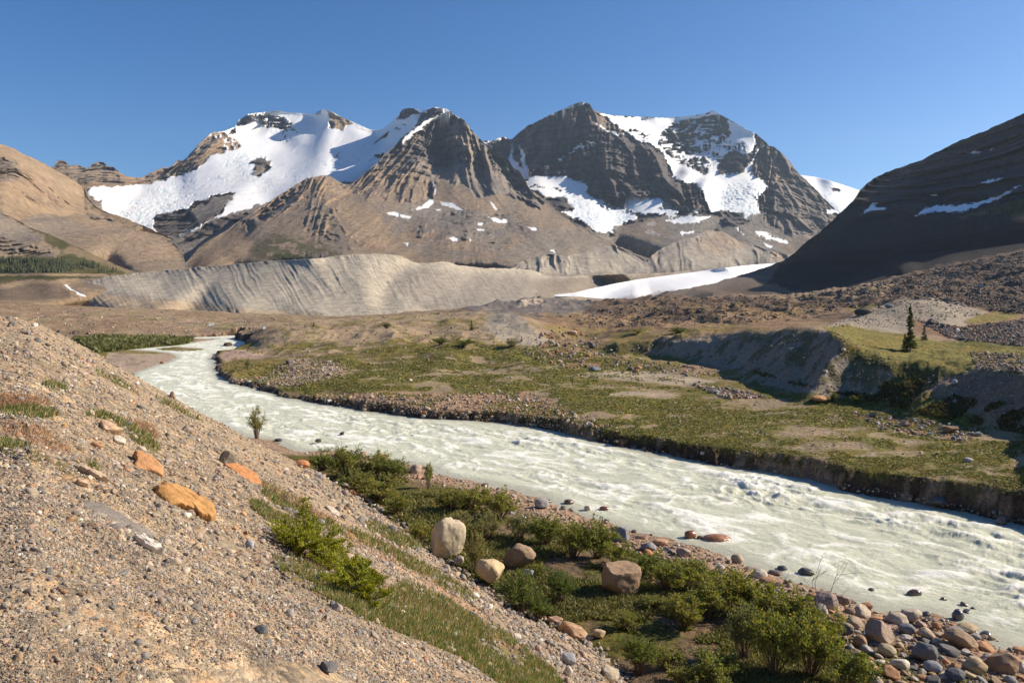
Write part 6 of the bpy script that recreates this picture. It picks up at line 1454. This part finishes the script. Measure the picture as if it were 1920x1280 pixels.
WR = random.Random(3)
WIL = [shrub_meshes(500+i, 30, 3600, .5, 0, .066) for i in range(5)]
WDK = [shrub_meshes(520+i, 40, 6500, .5, 0, .052, colr=(.105, .140, .034)) for i in range(2)]
WGR = [shrub_meshes(530+i, 26, 2600, .45, .2, .055, colr=(.17, .18, .085)) for i in range(2)]
WUP = [shrub_meshes(540+i, 16, 1500, .30, .3, .075, colr=(.17, .20, .075)) for i in range(2)]
def place_shrub(ms, label, px, py, w, h, name='willow_shrub', cat='shrub', group='willow shrubs on the near bank', rz=0, d_hint=None):
    p = raycast([px], [py])[0]; d = p[1]
    o = empty(name, p, rz, (w*d/F, w*d/F*.9, h*d/F*WR.uniform(.9, 1.1))); tag(o, label, cat, group)
    a, b = ms
    f = obj('foliage', a, o); s = obj('stems', b, o)
    return o
SHR = [
 (606, 882, 62, 40, 0, 'low willow at the upper left end of the thicket by the slope foot'), (650, 893, 78, 56, 0, 'dense willow in the thicket just right of the leftmost low willow'), (700, 897, 84, 56, 0, 'wide willow in the middle of the upstream thicket'), (738, 905, 66, 44, 0, 'olive willow at the river end of the upstream thicket'),
 (668, 920, 80, 40, 0, 'willow spreading in front of the upstream thicket above the log shaped slab'), (720, 936, 90, 44, 0, 'low willow right of the rusty log shaped slab'), (745, 962, 60, 36, 0, 'small willow between the slope foot stones and the green flat'),
 (803, 916, 34, 52, 3, 'slim upright willow alone on the pebbly shore'), (481, 822, 50, 52, 2, 'sparse upright sapling standing on the slope edge against the river'),
 (845, 958, 70, 40, 0, 'low green willow right of the slim upright willow'), (888, 958, 80, 52, 0, 'tall willow by the shore above the pale flat topped stone'), (935, 975, 86, 56, 0, 'bright willow on the shore edge left of the pale flat topped stone'),
 (862, 1000, 78, 44, 2, 'greyish willow behind the tall tan boulder'), (915, 1012, 84, 50, 2, 'greyish willow right of the tall tan boulder and behind the grooved one'), (787, 1020, 60, 40, 0, 'willow tucked left of the tall tan boulder'),
 (893, 1072, 62, 66, 2, 'feathery willow between the tall tan and the split yellow boulder'), (975, 1012, 70, 44, 2, 'sparse willow behind the grooved brown boulder'), (1020, 1022, 84, 54, 0, 'willow right behind the grooved brown boulder toward the shore'),
 (1075, 1045, 92, 76, 0, 'large leafy willow in the centre of the near bank'), (1120, 1045, 84, 76, 0, 'large willow left of the blue grey shore boulder'), (1158, 1062, 76, 50, 0, 'willow right above the blocky brown boulder'),
 (1215, 1082, 84, 52, 0, 'willow at the right shoulder of the blocky brown boulder'), (1255, 1108, 90, 62, 0, 'dense willow below the round orange stone'), (1300, 1104, 84, 56, 0, 'willow in front of the dark faced shore stone'),
 (972, 1146, 96, 66, 1, 'dark rounded willow below the split yellow boulder'), (1050, 1128, 66, 52, 1, 'smaller dark rounded willow beside the larger dark one'), (1010, 1160, 60, 36, 1, 'low dark willow hugging the slope foot rubble'),
 (1320, 1160, 110, 84, 0, 'broad willow at the left of the lower thicket'), (1375, 1150, 110, 80, 0, 'broad willow touching the flat stone pile'), (1285, 1175, 90, 60, 0, 'willow overhanging the dark hollow of the lower thicket'),
 (1430, 1170, 110, 84, 0, 'tall willow in the lower thicket beside the shore stones'), (1490, 1190, 110, 84, 0, 'thick willow left of the bare twiggy shrub'), (1395, 1235, 100, 110, 2, 'grey twiggy willow in the heart of the lower thicket'),
 (1450, 1262, 120, 110, 0, 'very large willow low in the thicket near the bottom edge'), (1520, 1265, 120, 110, 0, 'very large willow at the bottom edge below the bare shrub'), (1585, 1290, 110, 90, 0, 'dark willow cut by the bottom edge beside the cobbles'),
 (1340, 1290, 120, 66, 0, 'low willow at the bottom edge of the clearing'), (1200, 1262, 90, 76, 1, 'dark leafy willow right of the wide orange slab'), (1255, 1250, 70, 40, 0, 'low willow patch on the clearing floor'),
 (1172, 1178, 60, 34, 0, 'small willow below the blocky brown boulder'), (1555, 1216, 80, 66, 0, 'willow round the foot of the bare twiggy shrub'), (1285, 1290, 80, 40, 0, 'small willow at the bottom edge right of the dark leafy one'),
 (1010, 1075, 50, 20, 0, 'tiny low willow beside the small pale grey stone'), (1225, 1140, 60, 26, 0, 'tiny low willow on the bare soil right of the blocky boulder'),
]
for i, (px, py, w, h, k, lab) in enumerate(SHR):
    ms = [WIL, WDK, WGR, WUP][k]
    place_shrub(ms[i % len(ms)], lab, px, py, w*.98, h*1.0, rz=WR.uniform(0, 6.28))
# small light shrubs on the far side
for i, (px, py, w, h, lab) in enumerate([(1608, 756, 22, 14, 'pale silvery shrub at the foot of the shaded ridge right of the orange boulder'), (1564, 752, 16, 13, 'small dark green shrub by the orange boulder under the ridge'), (960, 650, 34, 12, 'low dark shrub on the grassy side of the knoll'), (868, 650, 36, 14, 'bright low shrub in the middle of the knoll foot'), (826, 646, 30, 12, 'low green shrub left of the bright one on the knoll foot'), (725, 616, 28, 9, 'dark shrub patch high on the knoll'), (1197, 625, 20, 7, 'small bright shrub on the flat behind the ridge'), (1272, 626, 34, 9, 'grey green shrub on the flat behind the ridge'), (464, 692, 14, 14, 'thin upright shrub on the grassy point by the river bend')]):
    place_shrub([WIL, WDK, WGR, WUP][i % 3][0], lab, px, py, w*1.2, h*1.3, group='low shrubs beyond the river', rz=i)

# bare twiggy shrubs
def bare(px, py, h, label, seed, lean=(.15, 0), n=5):
    r = np.random.default_rng(seed); p = raycast([px], [py])[0]; d = p[1]; Hm = h*d/F; tb = Tube()
    def grow(b, dr, L, rad, lev):
        pts = [b]; q = b.copy()
        for i in range(4):
            dr = dr+r.normal(0, .12, 3); dr /= np.linalg.norm(dr); q = q+dr*L/4; pts.append(q.copy())
        tb.add(pts, [rad*(1-.17*i) for i in range(5)], 4)
        if lev > 0:
            for _ in range(4 if lev > 1 else 3):
                k = r.integers(1, 5); nd = dr+r.normal(0, .55, 3); nd[2] = abs(nd[2])*.7+.1; nd /= np.linalg.norm(nd); grow(pts[k], nd, L*r.uniform(.3, .5), rad*.5, lev-1)
    for k in range(n):
        dr = np.array([lean[0]+r.normal(0, .28), r.normal(0, .25), 1.0]); dr /= np.linalg.norm(dr)
        grow(np.zeros(3), dr, Hm*r.uniform(.6, 1.0), .018, 2)
    me = tb.mesh('bare_shrub', M_BARK); o = obj('bare_shrub', me, loc=Vector(p)); tag(o, label, 'shrub')
bare(1528, 1200, 158, 'bare twiggy shrub leaning over the shore stones toward the rapids', 1, (.30, 0), 4)
bare(1500, 1262, 120, 'thin dead stems rising out of the lower thicket near the bottom edge', 2, (.15, 0), 3)
bare(640, 880, 66, 'thin bare twigs standing above the upstream willow thicket', 3, (.1, 0), 4)
bare(1462, 1120, 44, 'small bare twig on the shore left of the larger bare shrub', 4, (.3, 0), 2)

# ---- firs
def needles(tb, C, D, base, tip, r, seedn=26, nl=.03, up=.35):
    ax = tip-base; L = np.linalg.norm(ax); a = ax/L
    n = max(8, int(seedn*L/.17)); t = r.uniform(.05, 1.03, n)
    c = base+np.outer(t, ax); d = a*.55+r.normal(0, .6, (n, 3)); d[:, 2] += up; d /= np.linalg.norm(d, axis=1)[:, None]
    C.append(c); D.append(d)
def conifer(seed, Ht, Rb, whorls, nl=.05, col=(.035, .055, .018), per=7, dens=26, gap=0.0, low=.06):
    r = np.random.default_rng(seed); tb = Tube(); C = []; D = []
    tb.add([(0, 0, -.1), (r.normal(0, .01)*Ht, 0, Ht*.5), (0, 0, Ht)], [Ht*.016, Ht*.010, Ht*.002], 6)
    for k in range(whorls):
        f = low+(1-low)*k/whorls; z = Ht*f; rad = Rb*(1-f)**.8*r.uniform(.7, 1.12)*(1-.55*math.exp(-((f-.45)/.07)**2)*gap)
        for j in range(per):
            az = r.uniform(0, 2*np.pi); L = rad*r.uniform(.65, 1.1)+Ht*.01; dr = np.array([math.cos(az), math.sin(az), r.uniform(-.28, .12)])
            b = np.array([0, 0, z+r.normal(0, .01)*Ht]); e = b+dr*L; e[2] += L*.12
            tb.add([b, e], [Ht*.004, Ht*.001], 3); needles(tb, C, D, b+(e-b)*.15, e, r, dens, nl)
            for q in range(int(4+L*3)):
                t = r.uniform(.25, .95); bb = b+(e-b)*t; s = np.cross(dr, [0, 0, 1])*(1 if r.uniform() < .5 else -1)
                ee = bb+(s*.75+dr*.6+np.array([0, 0, r.normal(0, .12)]))*L*.36*(1-t*.55); needles(tb, C, D, bb, ee, r, dens, nl)
    needles(tb, C, D, np.array([0, 0, Ht*.82]), np.array([0, 0, Ht*1.02]), r, dens*2, nl)
    C = np.concatenate(C); D = np.concatenate(D); n = len(C)
    Q = quads_leaf(C, D, np.full(n, nl*.16), r.normal(size=(n, 3)), r.uniform(.7, 1.3, n)*nl)
    cc = np.array(col)*r.uniform(.6, 1.5, (n, 1))
    return mesh_np('crown', Q.reshape(-1, 3), np.arange(n*4).reshape(-1, 4), attrs={'col': np.repeat(cc, 4, 0)}, smooth=False, mats=[M_NEED]), tb.mesh('trunk', M_TRUNK)
def plant_tree(ms, label, px, py, h, Ht, name='fir_tree', group=None, rz=0):
    p = raycast([px], [py])[0]; s = h*p[1]/F/Ht; o = empty(name, p, rz, s); tag(o, label, 'tree', group)
    obj('crown', ms[0], o); obj('trunk', ms[1], o); return o
F1 = conifer(61, 7.0, 1.05, 26, .16, (.095, .115, .030), 7, 15, 1.0, .08); F2 = conifer(62, 3.0, .75, 13, .11, (.075, .092, .028), 7, 20)
plant_tree(F1, 'tall narrow fir standing on the grassy shoulder before the pale hump', 1707, 658, 84, 7)
plant_tree(F2, 'young fir just right of the tall narrow fir', 1733, 638, 26, 3)
plant_tree(F2, 'small dense fir at the left foot of the tall narrow fir', 1697, 660, 34, 3, rz=2)
for i, (px, py, h, lab) in enumerate([(884, 619, 18, 'small fir on the open top of the knoll'), (588, 612, 10, 'tiny fir on the left crest of the knoll'), (808, 628, 9, 'tiny fir in the middle of the knoll'), (572, 613, 6, 'tiniest fir left of the one on the knoll crest'), (978, 640, 10, 'tiny fir on the right side of the knoll'), (1648, 577, 10, 'tiny fir on the grass left of the pale hump')]):
    plant_tree(F2, lab, px, py, h, 3, rz=i)
# low sprawling fir mats on the slope
def fir_mat(name, label, spots, seed, leader=None, sc=1.0):
    r = np.random.default_rng(seed); tb = Tube(); C = []; D = []
    c0 = raycast([spots[0][0]], [spots[0][1]])[0]; d = c0[1]; org = c0.copy()
    last = None
    for px, py, wpx, hpx, nb in spots:
        c = raycast([px], [py])[0]-org
        if last is not None: tb.add([last, (last+c)/2+np.array([0, 0, .03]), c], [.012, .010, .008], 5)
        last = c; Wm = wpx*d/F/2; Hm = hpx*d/F
        for k in range(nb):
            az = r.uniform(0, 2*np.pi); L = Wm*r.uniform(.45, 1.05); z0 = r.uniform(.05, .75)*Hm
            b = c+np.array([r.normal(0, .12)*Wm, r.normal(0, .12)*Wm, z0*.6]); dr = np.array([math.cos(az), math.sin(az)*.8, r.uniform(.02, .30)])
            e = b+dr*L
            e[2] += Hm*.30-.55*max(0, math.cos(az))*L*.6+.55*max(0, -math.cos(az))*L*.5
            tb.add([b, (b+e)/2+np.array([0, 0, -.02]), e], [.008, .005, .002], 4); needles(tb, C, D, b+(e-b)*.3, e, r, 34, .03, .6)
            for q in range(11):
                t = r.uniform(.2, .98); bb = b+(e-b)*t; s = np.cross(dr, [0, 0, 1])*(1 if q % 2 else -1)
                ee = bb+(s*.7+dr*.75+np.array([0, 0, r.uniform(-.02, .35)]))*L*.32*(1-t*.5); needles(tb, C, D, bb, ee, r, 46, .03, .6)
    if leader:
        px, py, hpx = leader; b = raycast([px], [py])[0]-org; Hm = hpx*d/F
        tb.add([b, b+np.array([.01, 0, Hm*.5]), b+np.array([-.01, 0, Hm])], [.016, .011, .004], 5)
        for k in range(30):
            f = r.uniform(.35, 1.0); az = r.uniform(0, 2*np.pi); L = Hm*(.10+.24*(1-f)); bb = b+np.array([0, 0, Hm*f]); e = bb+np.array([math.cos(az)*L+.05*L, math.sin(az)*L, L*.35])
            tb.add([bb, e], [.004, .0015], 3); needles(tb, C, D, bb, e, r, 30, .03, .5)
            for q in range(3): 
                t = r.uniform(.3, .9); b2 = bb+(e-bb)*t; needles(tb, C, D, b2, b2+r.normal(0, .5, 3)*L*.4+np.array([0, 0, .02]), r, 30, .03, .5)
    C = np.concatenate(C); D = np.concatenate(D); n = len(C)
    Q = quads_leaf(C, D, np.full(n, .0050), r.normal(size=(n, 3)), r.uniform(.8, 1.4, n)*.046)
    hue = np.clip(r.normal(.5, .3, (n, 1)), 0, 1); cc = (np.array([.11, .145, .008])*(1-hue)+np.array([.42, .37, .018])*hue)*r.uniform(.75, 1.25, (n, 1))
    o = empty(name, org); tag(o, label, 'tree')
    obj('foliage', mesh_np('foliage', Q.reshape(-1, 3), np.arange(n*4).reshape(-1, 4), attrs={'col': np.repeat(cc, 4, 0)}, smooth=False, mats=[M_NEED]), o)
    obj('branches', tb.mesh('branches', M_TRUNK), o)
fir_mat('stunted_fir', 'stunted yellow green fir with an upright leader on the gravel slope', [(575, 1042, 140, 66, 26), (548, 1030, 90, 44, 14), (606, 1032, 110, 60, 16)], 71, (570, 1030, 96))
fir_mat('creeping_fir', 'creeping fir mat in the middle just below the upright leader', [(625, 1072, 120, 50, 20), (652, 1088, 100, 50, 16)], 72)
fir_mat('creeping_fir', 'lowest creeping fir mat at the upper edge of the grassy strip', [(680, 1108, 140, 62, 26), (700, 1134, 110, 44, 18), (655, 1112, 90, 44, 12)], 73)

# ---- grass and herbs nobody could count
def blades(name, label, P, hgt, wid, col, seed, lean=.35, n_per=1, mat=None):
    r = np.random.default_rng(seed); n = len(P)
    a = r.uniform(0, 2*np.pi, n); s = np.stack([np.cos(a), np.sin(a), np.zeros(n)], -1)*(wid/2)[:, None]
    t = np.stack([r.normal(0, lean, n)+.12, r.normal(0, lean, n), np.ones(n)], -1)*hgt[:, None]
    V = np.stack([P-s, P+s, P+t*.6+s*.7+t*0, P+t], 1)
    V[:, 2] = P+t*.55+s*.6
    m = P+t*.55-s*.6
    V = np.stack([P-s, P+s, V[:, 2], P+t, m], 1)
    T_ = (np.array([[0, 1, 2], [0, 2, 4], [4, 2, 3]])[None]+(np.arange(n)*5)[:, None, None]).reshape(-1, 3)
    me = mesh_np(name, V.reshape(-1, 3), tris=T_, attrs={'col': np.repeat(col, 5, 0)}, smooth=False, mats=[mat or M_GRASS])
    o = obj(name, me); tag(o, label, None, kind='stuff')
def gcol(r, n, a, b, c=None, pc=0):
    k = r.uniform(size=(n, 1)); q = (np.array(a)*(1-k)+np.array(b)*k)*r.uniform(.7, 1.35, (n, 1))
    if c is not None:
        m = r.uniform(size=n) < pc; q[m] = np.array(c)*r.uniform(.7, 1.3, (int(m.sum()), 1))
    return q
r = np.random.default_rng(81); A = []
for k, poly in enumerate(SLOPE_GRASS):
    area = abs(sum(poly[i][0]*poly[(i+1) % len(poly)][1]-poly[(i+1) % len(poly)][0]*poly[i][1] for i in range(len(poly))))/2
    A.append(scatter(poly, int(area*1.15), 900+k, 3, 75)[0])
A = np.concatenate(A); n = len(A); d = A[:, 1]
A = A[(fbm(A[:, 0]/.9, A[:, 1]/.9, 3, 240) > -.35)]; n = len(A); d = A[:, 1]
blades('grass', 'green and straw coloured grass in strips across the gravel slope', A, r.uniform(5, 13, n)*d/F, r.uniform(1.2, 2.2, n)*d/F, gcol(r, n, (.095, .150, .034), (.17, .19, .055), (.44, .31, .18), .34), 82, .4)
A = []
for k, poly in enumerate(SLOPE_RED): A.append(scatter(poly, 1500 if k > 2 else 900, 950+k, 3, 75)[0])
A = np.concatenate(A); n = len(A); d = A[:, 1]
blades('seed_grass', 'reddish seed heads of dry grass on the gravel slope', A, r.uniform(4, 12, n)*d/F, r.uniform(1.0, 1.8, n)*d/F, gcol(r, n, (.32, .18, .11), (.42, .28, .18)), 83, .6)
# the flat behind the shore
FLAT = [(590, 875), (720, 885), (800, 915), (900, 925), (980, 985), (1060, 1002), (1130, 1022), (1230, 1048), (1330, 1072), (1420, 1112), (1500, 1155), (1590, 1230), (1640, 1290), (1190, 1290), (1130, 1215), (1030, 1155), (930, 1105), (830, 1040), (720, 945), (640, 900)]
A, ax_, ay_ = scatter(FLAT, 90000, 84, 20, 95)
k = (fbm(A[:, 0]/3, A[:, 1]/3, 4, 211)*.3+fbm(A[:, 0]/6, A[:, 1]/6, 4, 241)*.4+.5) > .49; A = A[k]; n = len(A); d = A[:, 1]; r = np.random.default_rng(85)
blades('ground_cover', 'low green herbs and dry grass on the flat beside the shore', A, r.uniform(3, 9, n)*d/F, r.uniform(2.2, 5, n)*d/F, gcol(r, n, (.10, .115, .030), (.165, .160, .050), (.34, .25, .13), .16), 86, .8)
# terrace turf across the river
TER = [(405, 668), (480, 655), (620, 665), (760, 648), (900, 645), (1020, 650), (1130, 668), (1300, 690), (1420, 725), (1600, 765), (1920, 825), (1920, 915), (1560, 880), (1250, 834), (1000, 790), (800, 766), (640, 754), (500, 722), (430, 705)]
A, ax_, ay_ = scatter(TER, 120000, 87, 55, 260)
N1 = fbm(A[:, 0]/12, A[:, 1]/12, 5, 210)*.5+.5; N2 = fbm(A[:, 0]/3, A[:, 1]/3, 4, 211)*.5+.5; N3 = fbm(A[:, 0]/40, A[:, 1]/40, 4, 212)*.5+.5
k = ((N1*.45+N2*.3+N3*.25) > .47); A = A[k][:42000]; n = len(A); d = A[:, 1]; r = np.random.default_rng(88)
blades('turf', 'short green and tan turf on the terrace across the river', A, r.uniform(.8, 2.3, n)*d/F, r.uniform(2, 5, n)*d/F, gcol(r, n, (.115, .125, .034), (.165, .160, .052), (.33, .25, .13), .22), 89, .8)
A, _, _ = scatter([(1380, 690), (1460, 715), (1640, 755), (1720, 775), (1920, 815), (1920, 760), (1800, 745), (1700, 700), (1640, 680), (1600, 690), (1660, 740), (1560, 735), (1430, 700)], 9000, 187, 55, 200)
A = A[fbm(A[:, 0]/3, A[:, 1]/3, 3, 252) > .05]; n = len(A); d = A[:, 1]; r = np.random.default_rng(188)
blades('scrub', 'dark grass and heather clumps at the foot of the shaded ridge', A, r.uniform(2.5, 7, n)*d/F, r.uniform(2.5, 5, n)*d/F, gcol(r, n, (.075, .075, .025), (.12, .105, .04), (.20, .15, .08), .25), 189, .7)
# turf along the lip of the far bank
lip = [(520, 738), (640, 755), (800, 768), (1000, 796), (1250, 836), (1400, 860), (1560, 884), (1750, 905), (1920, 925)]
LP = [(a, b-9) for a, b in lip]+[(a, b+5) for a, b in lip[::-1]]
A, _, _ = scatter(LP, 6000, 90, 50, 200); n = len(A); d = A[:, 1]; r = np.random.default_rng(91)
blades('turf', 'overhanging grass along the lip of the far cut bank', A, r.uniform(1.5, 4.5, n)*d/F, r.uniform(2, 5, n)*d/F, gcol(r, n, (.10, .10, .03), (.16, .14, .05), (.26, .20, .10), .3), 92, .8)
# far shrubs band by the river and fir woods on the hills
A, _, _ = scatter([(140, 636), (200, 632), (365, 636), (352, 645), (250, 655), (180, 660)], 5000, 93, 80, 500); A = A[fbm(A[:, 0]/9, A[:, 1]/9, 3, 251) > -.15]; n = len(A); d = A[:, 1]; r = np.random.default_rng(94)
blades('thicket', 'dark green willow scrub on the far left shore of the river', A, r.uniform(5, 10, n)*d/F, r.uniform(3, 6, n)*d/F, gcol(r, n, (.12, .125, .045), (.20, .185, .075)), 95, .6)

def wood(name, label, base, n, hpx, seed, look_o):
    """a far wood read as one mass: rough little conifers, rooted on a hill surface"""
    r = np.random.default_rng(seed); V = []; T_ = []; Cc = []; nv = 0
    me = look_o.data; co = np.empty(len(me.vertices)*3, np.float32); me.vertices.foreach_get('co', co); co = co.reshape(-1, 3)
    vx = CX+co[:, 0]/co[:, 1]*F; vy = HX-(co[:, 2]-H)/co[:, 1]*F
    m = in_poly(vx, vy, base); cand = co[m]
    cn = fbm(cand[:, 0]/45, cand[:, 1]/45, 3, seed)*.5+.5; cand = cand[cn > .42]; pick = cand[r.choice(len(cand), n)]
    for p in pick:
        h = hpx*p[1]/F*r.choice([.35, .6, .8, 1.0, 1.3])*r.uniform(.8, 1.15); w = h*.17
        c = np.array((.040, .052, .020))*r.uniform(.6, 1.6)
        for lay in range(4):
            z0 = h*(.05+.22*lay); z1 = min(h, z0+h*.38); rr_ = w*(1-.22*lay)*r.uniform(.8, 1.2)
            a = np.arange(6)*math.pi/3+r.uniform(0, 1)
            ring = np.stack([np.cos(a)*rr_*r.uniform(.7, 1.2, 6), np.sin(a)*rr_*r.uniform(.7, 1.2, 6), np.full(6, z0)], -1)+p
            V += list(ring)+[p+np.array([0, 0, z1])]; T_ += [(nv+i, nv+(i+1) % 6, nv+6) for i in range(6)]; Cc += [c]*7; nv += 7
    o = obj(name, mesh_np(name, np.array(V), tris=np.array(T_), attrs={'col': np.array(Cc)}, smooth=False, mats=[M_NEED])); tag(o, label, None, kind='stuff')
wood('forest', 'dark belt of firs on the green shoulder at the far left', [(-60, 484), (0, 486), (60, 488), (120, 492), (180, 500), (230, 511), (160, 512), (-60, 511)], 1500, 9, 96, bpy.data.objects['hill.002'])
wood('forest', 'dark fir wood on the shaded mountain at the right edge', [(1800, 404), (1850, 394), (1890, 384), (1925, 376), (2000, 360), (2000, 404), (1925, 402), (1860, 401)], 420, 12, 97, bpy.data.objects['mountain.004'])

# ------------------------------------------------------------------ distant vehicles and huts
def plain(name, c, rough=.4, spec=.4):
    m = NT(name); n = m.noise(m.n('ShaderNodeTexCoord').outputs['Object'], 3, 4)
    m.bsdf(m.mix(n.outputs[0], tuple(k*.9 for k in c), c), rough, None, spec); return m.m
M_WHITE = plain('white_paint', (.78, .78, .76)); M_GLASS = plain('dark_glass', (.02, .025, .03), .1, .6); M_TYRE = plain('rubber', (.02, .02, .02), .9, .1); M_REDP = plain('red_paint', (.45, .04, .03)); M_GREYP = plain('grey_paint', (.30, .30, .30), .7)
import bmesh
def box(name, mat, x, y, z, sx, sy, sz, parent, bev=.06):
    bm = bmesh.new(); bmesh.ops.create_cube(bm, size=1)
    for v in bm.verts: v.co = Vector((v.co.x*sx+x, v.co.y*sy+y, v.co.z*sz+z))
    if bev: bmesh.ops.bevel(bm, geom=bm.edges[:], offset=bev, segments=2, affect='EDGES')
    me = bpy.data.meshes.new(name); bm.to_mesh(me); bm.free(); me.materials.append(mat); return obj(name, me, parent)
def wheel(x, y, rad, parent):
    bm = bmesh.new(); bmesh.ops.create_cone(bm, cap_ends=True, segments=16, radius1=rad, radius2=rad, depth=.25)
    for v in bm.verts: v.co = Vector((v.co.x+x, v.co.z+y, v.co.y+rad))
    me = bpy.data.meshes.new('wheel'); bm.to_mesh(me); bm.free(); me.materials.append(M_TYRE); return obj('wheel', me, parent)
def camper(loc, s, label, rz):
    o = empty('camper_van', loc, rz, s); tag(o, label, 'camper van')
    box('body', M_WHITE, .6, 0, 1.75, 4.6, 2.2, 2.5, o, .12); box('cab', M_WHITE, -2.5, 0, 1.2, 1.8, 2.0, 1.5, o, .25); box('windscreen', M_GLASS, -2.9, 0, 1.65, .9, 1.8, .6, o, .05)
    box('window', M_GLASS, .4, -1.11, 2.1, 1.3, .04, .6, o, 0); box('door', M_GREYP, 2.0, -1.11, 1.5, .7, .04, 1.8, o, 0)
    for x in (-2.3, 1.6):
        for y in (-1.0, 1.0): wheel(x, y, .38, o)
def ray1(px, py): return Vector(raycast([px], [py])[0])
p = ray1(395, 612); camper(p, 12*p.y/F/6.2, 'white camper van parked on the gravel plain beyond the river', .5)
p = ray1(495, 617); s = 6*p.y/F/2.4; o = empty('hut', p, .5, s); tag(o, 'small white hut with a grey side on the plain right of the camper van', 'hut')
box('wall', M_WHITE, 0, 0, 1.1, 2.0, 2.0, 2.2, o, .03); box('roof', M_GREYP, 0, 0, 2.28, 2.25, 2.25, .16, o, .03); box('door', M_GREYP, -1.01, 0, 1.0, .04, .9, 1.9, o, 0)
p = ray1(454, 615); s = 2.6*p.y/F; o = empty('marker_post', p, 0, s); tag(o, 'tiny white marker between the camper van and the white hut', 'marker')
box('post', M_WHITE, 0, 0, .5, .35, .35, 1.1, o, .05); box('cap', M_WHITE, 0, 0, 1.1, .55, .55, .2, o, .05)
def bus(px, py, L, label, redm, rz):
    d = 1560.; p = Vector(xyz(px, py, d)); s = L*d/F/12.; o = empty('coach', p, rz, s); tag(o, label, 'coach', 'coaches parked on the crest of the moraine')
    a, b = (M_REDP, M_WHITE) if redm else (M_WHITE, M_REDP)
    box('body', a, 0, 0, 1.3, 12, 3, 1.5, o, .15); box('roof', b, 0, 0, 2.75, 11.8, 2.9, 1.0, o, .2)
    for k in range(6): box('window', M_GLASS, -4.8+k*1.9, -1.47, 2.55, 1.5, .08, .7, o, 0)
    for x in (-4, 3.6):
        for y in (-1.4, 1.4): wheel(x, y, .6, o)
bus(987, 505.2, 8, 'long white roofed coach at the right end of the row on the moraine', True, .1)
bus(979, 505, 4, 'white coach second from the right on the moraine', False, .5)
bus(971, 504.6, 4, 'red coach in the middle of the row on the moraine', True, .3)
bus(956, 504, 5, 'white and red coach at the left end of the row on the moraine', False, .2)
# ------------------------------------------------------------------ thin mountain air
hz = bpy.data.meshes.new('haze')
x0, x1, y0, y1, z0, z1 = -27000, 27000, -300, 9700, -60, 2100
hz.from_pydata([(x0, y0, z0), (x1, y0, z0), (x1, y1, z0), (x0, y1, z0), (x0, y0, z1), (x1, y0, z1), (x1, y1, z1), (x0, y1, z1)], [], [(0, 3, 2, 1), (4, 5, 6, 7), (0, 1, 5, 4), (1, 2, 6, 5), (2, 3, 7, 6), (3, 0, 4, 7)])
hm = bpy.data.materials.new('haze'); hm.use_nodes = True; hm.node_tree.nodes.clear()
ho = hm.node_tree.nodes.new('ShaderNodeOutputMaterial'); hv = hm.node_tree.nodes.new('ShaderNodeVolumePrincipled')
hv.inputs['Color'].default_value = (.62, .80, 1, 1); hv.inputs['Density'].default_value = .000024; hv.inputs['Anisotropy'].default_value = .3
hm.node_tree.links.new(hv.outputs[0], ho.inputs['Volume']); hz.materials.append(hm)
tag(obj('haze', hz), 'thin pale blue air veiling the distant mountains', None, kind='stuff')
SC.cycles.volume_bounces = 0
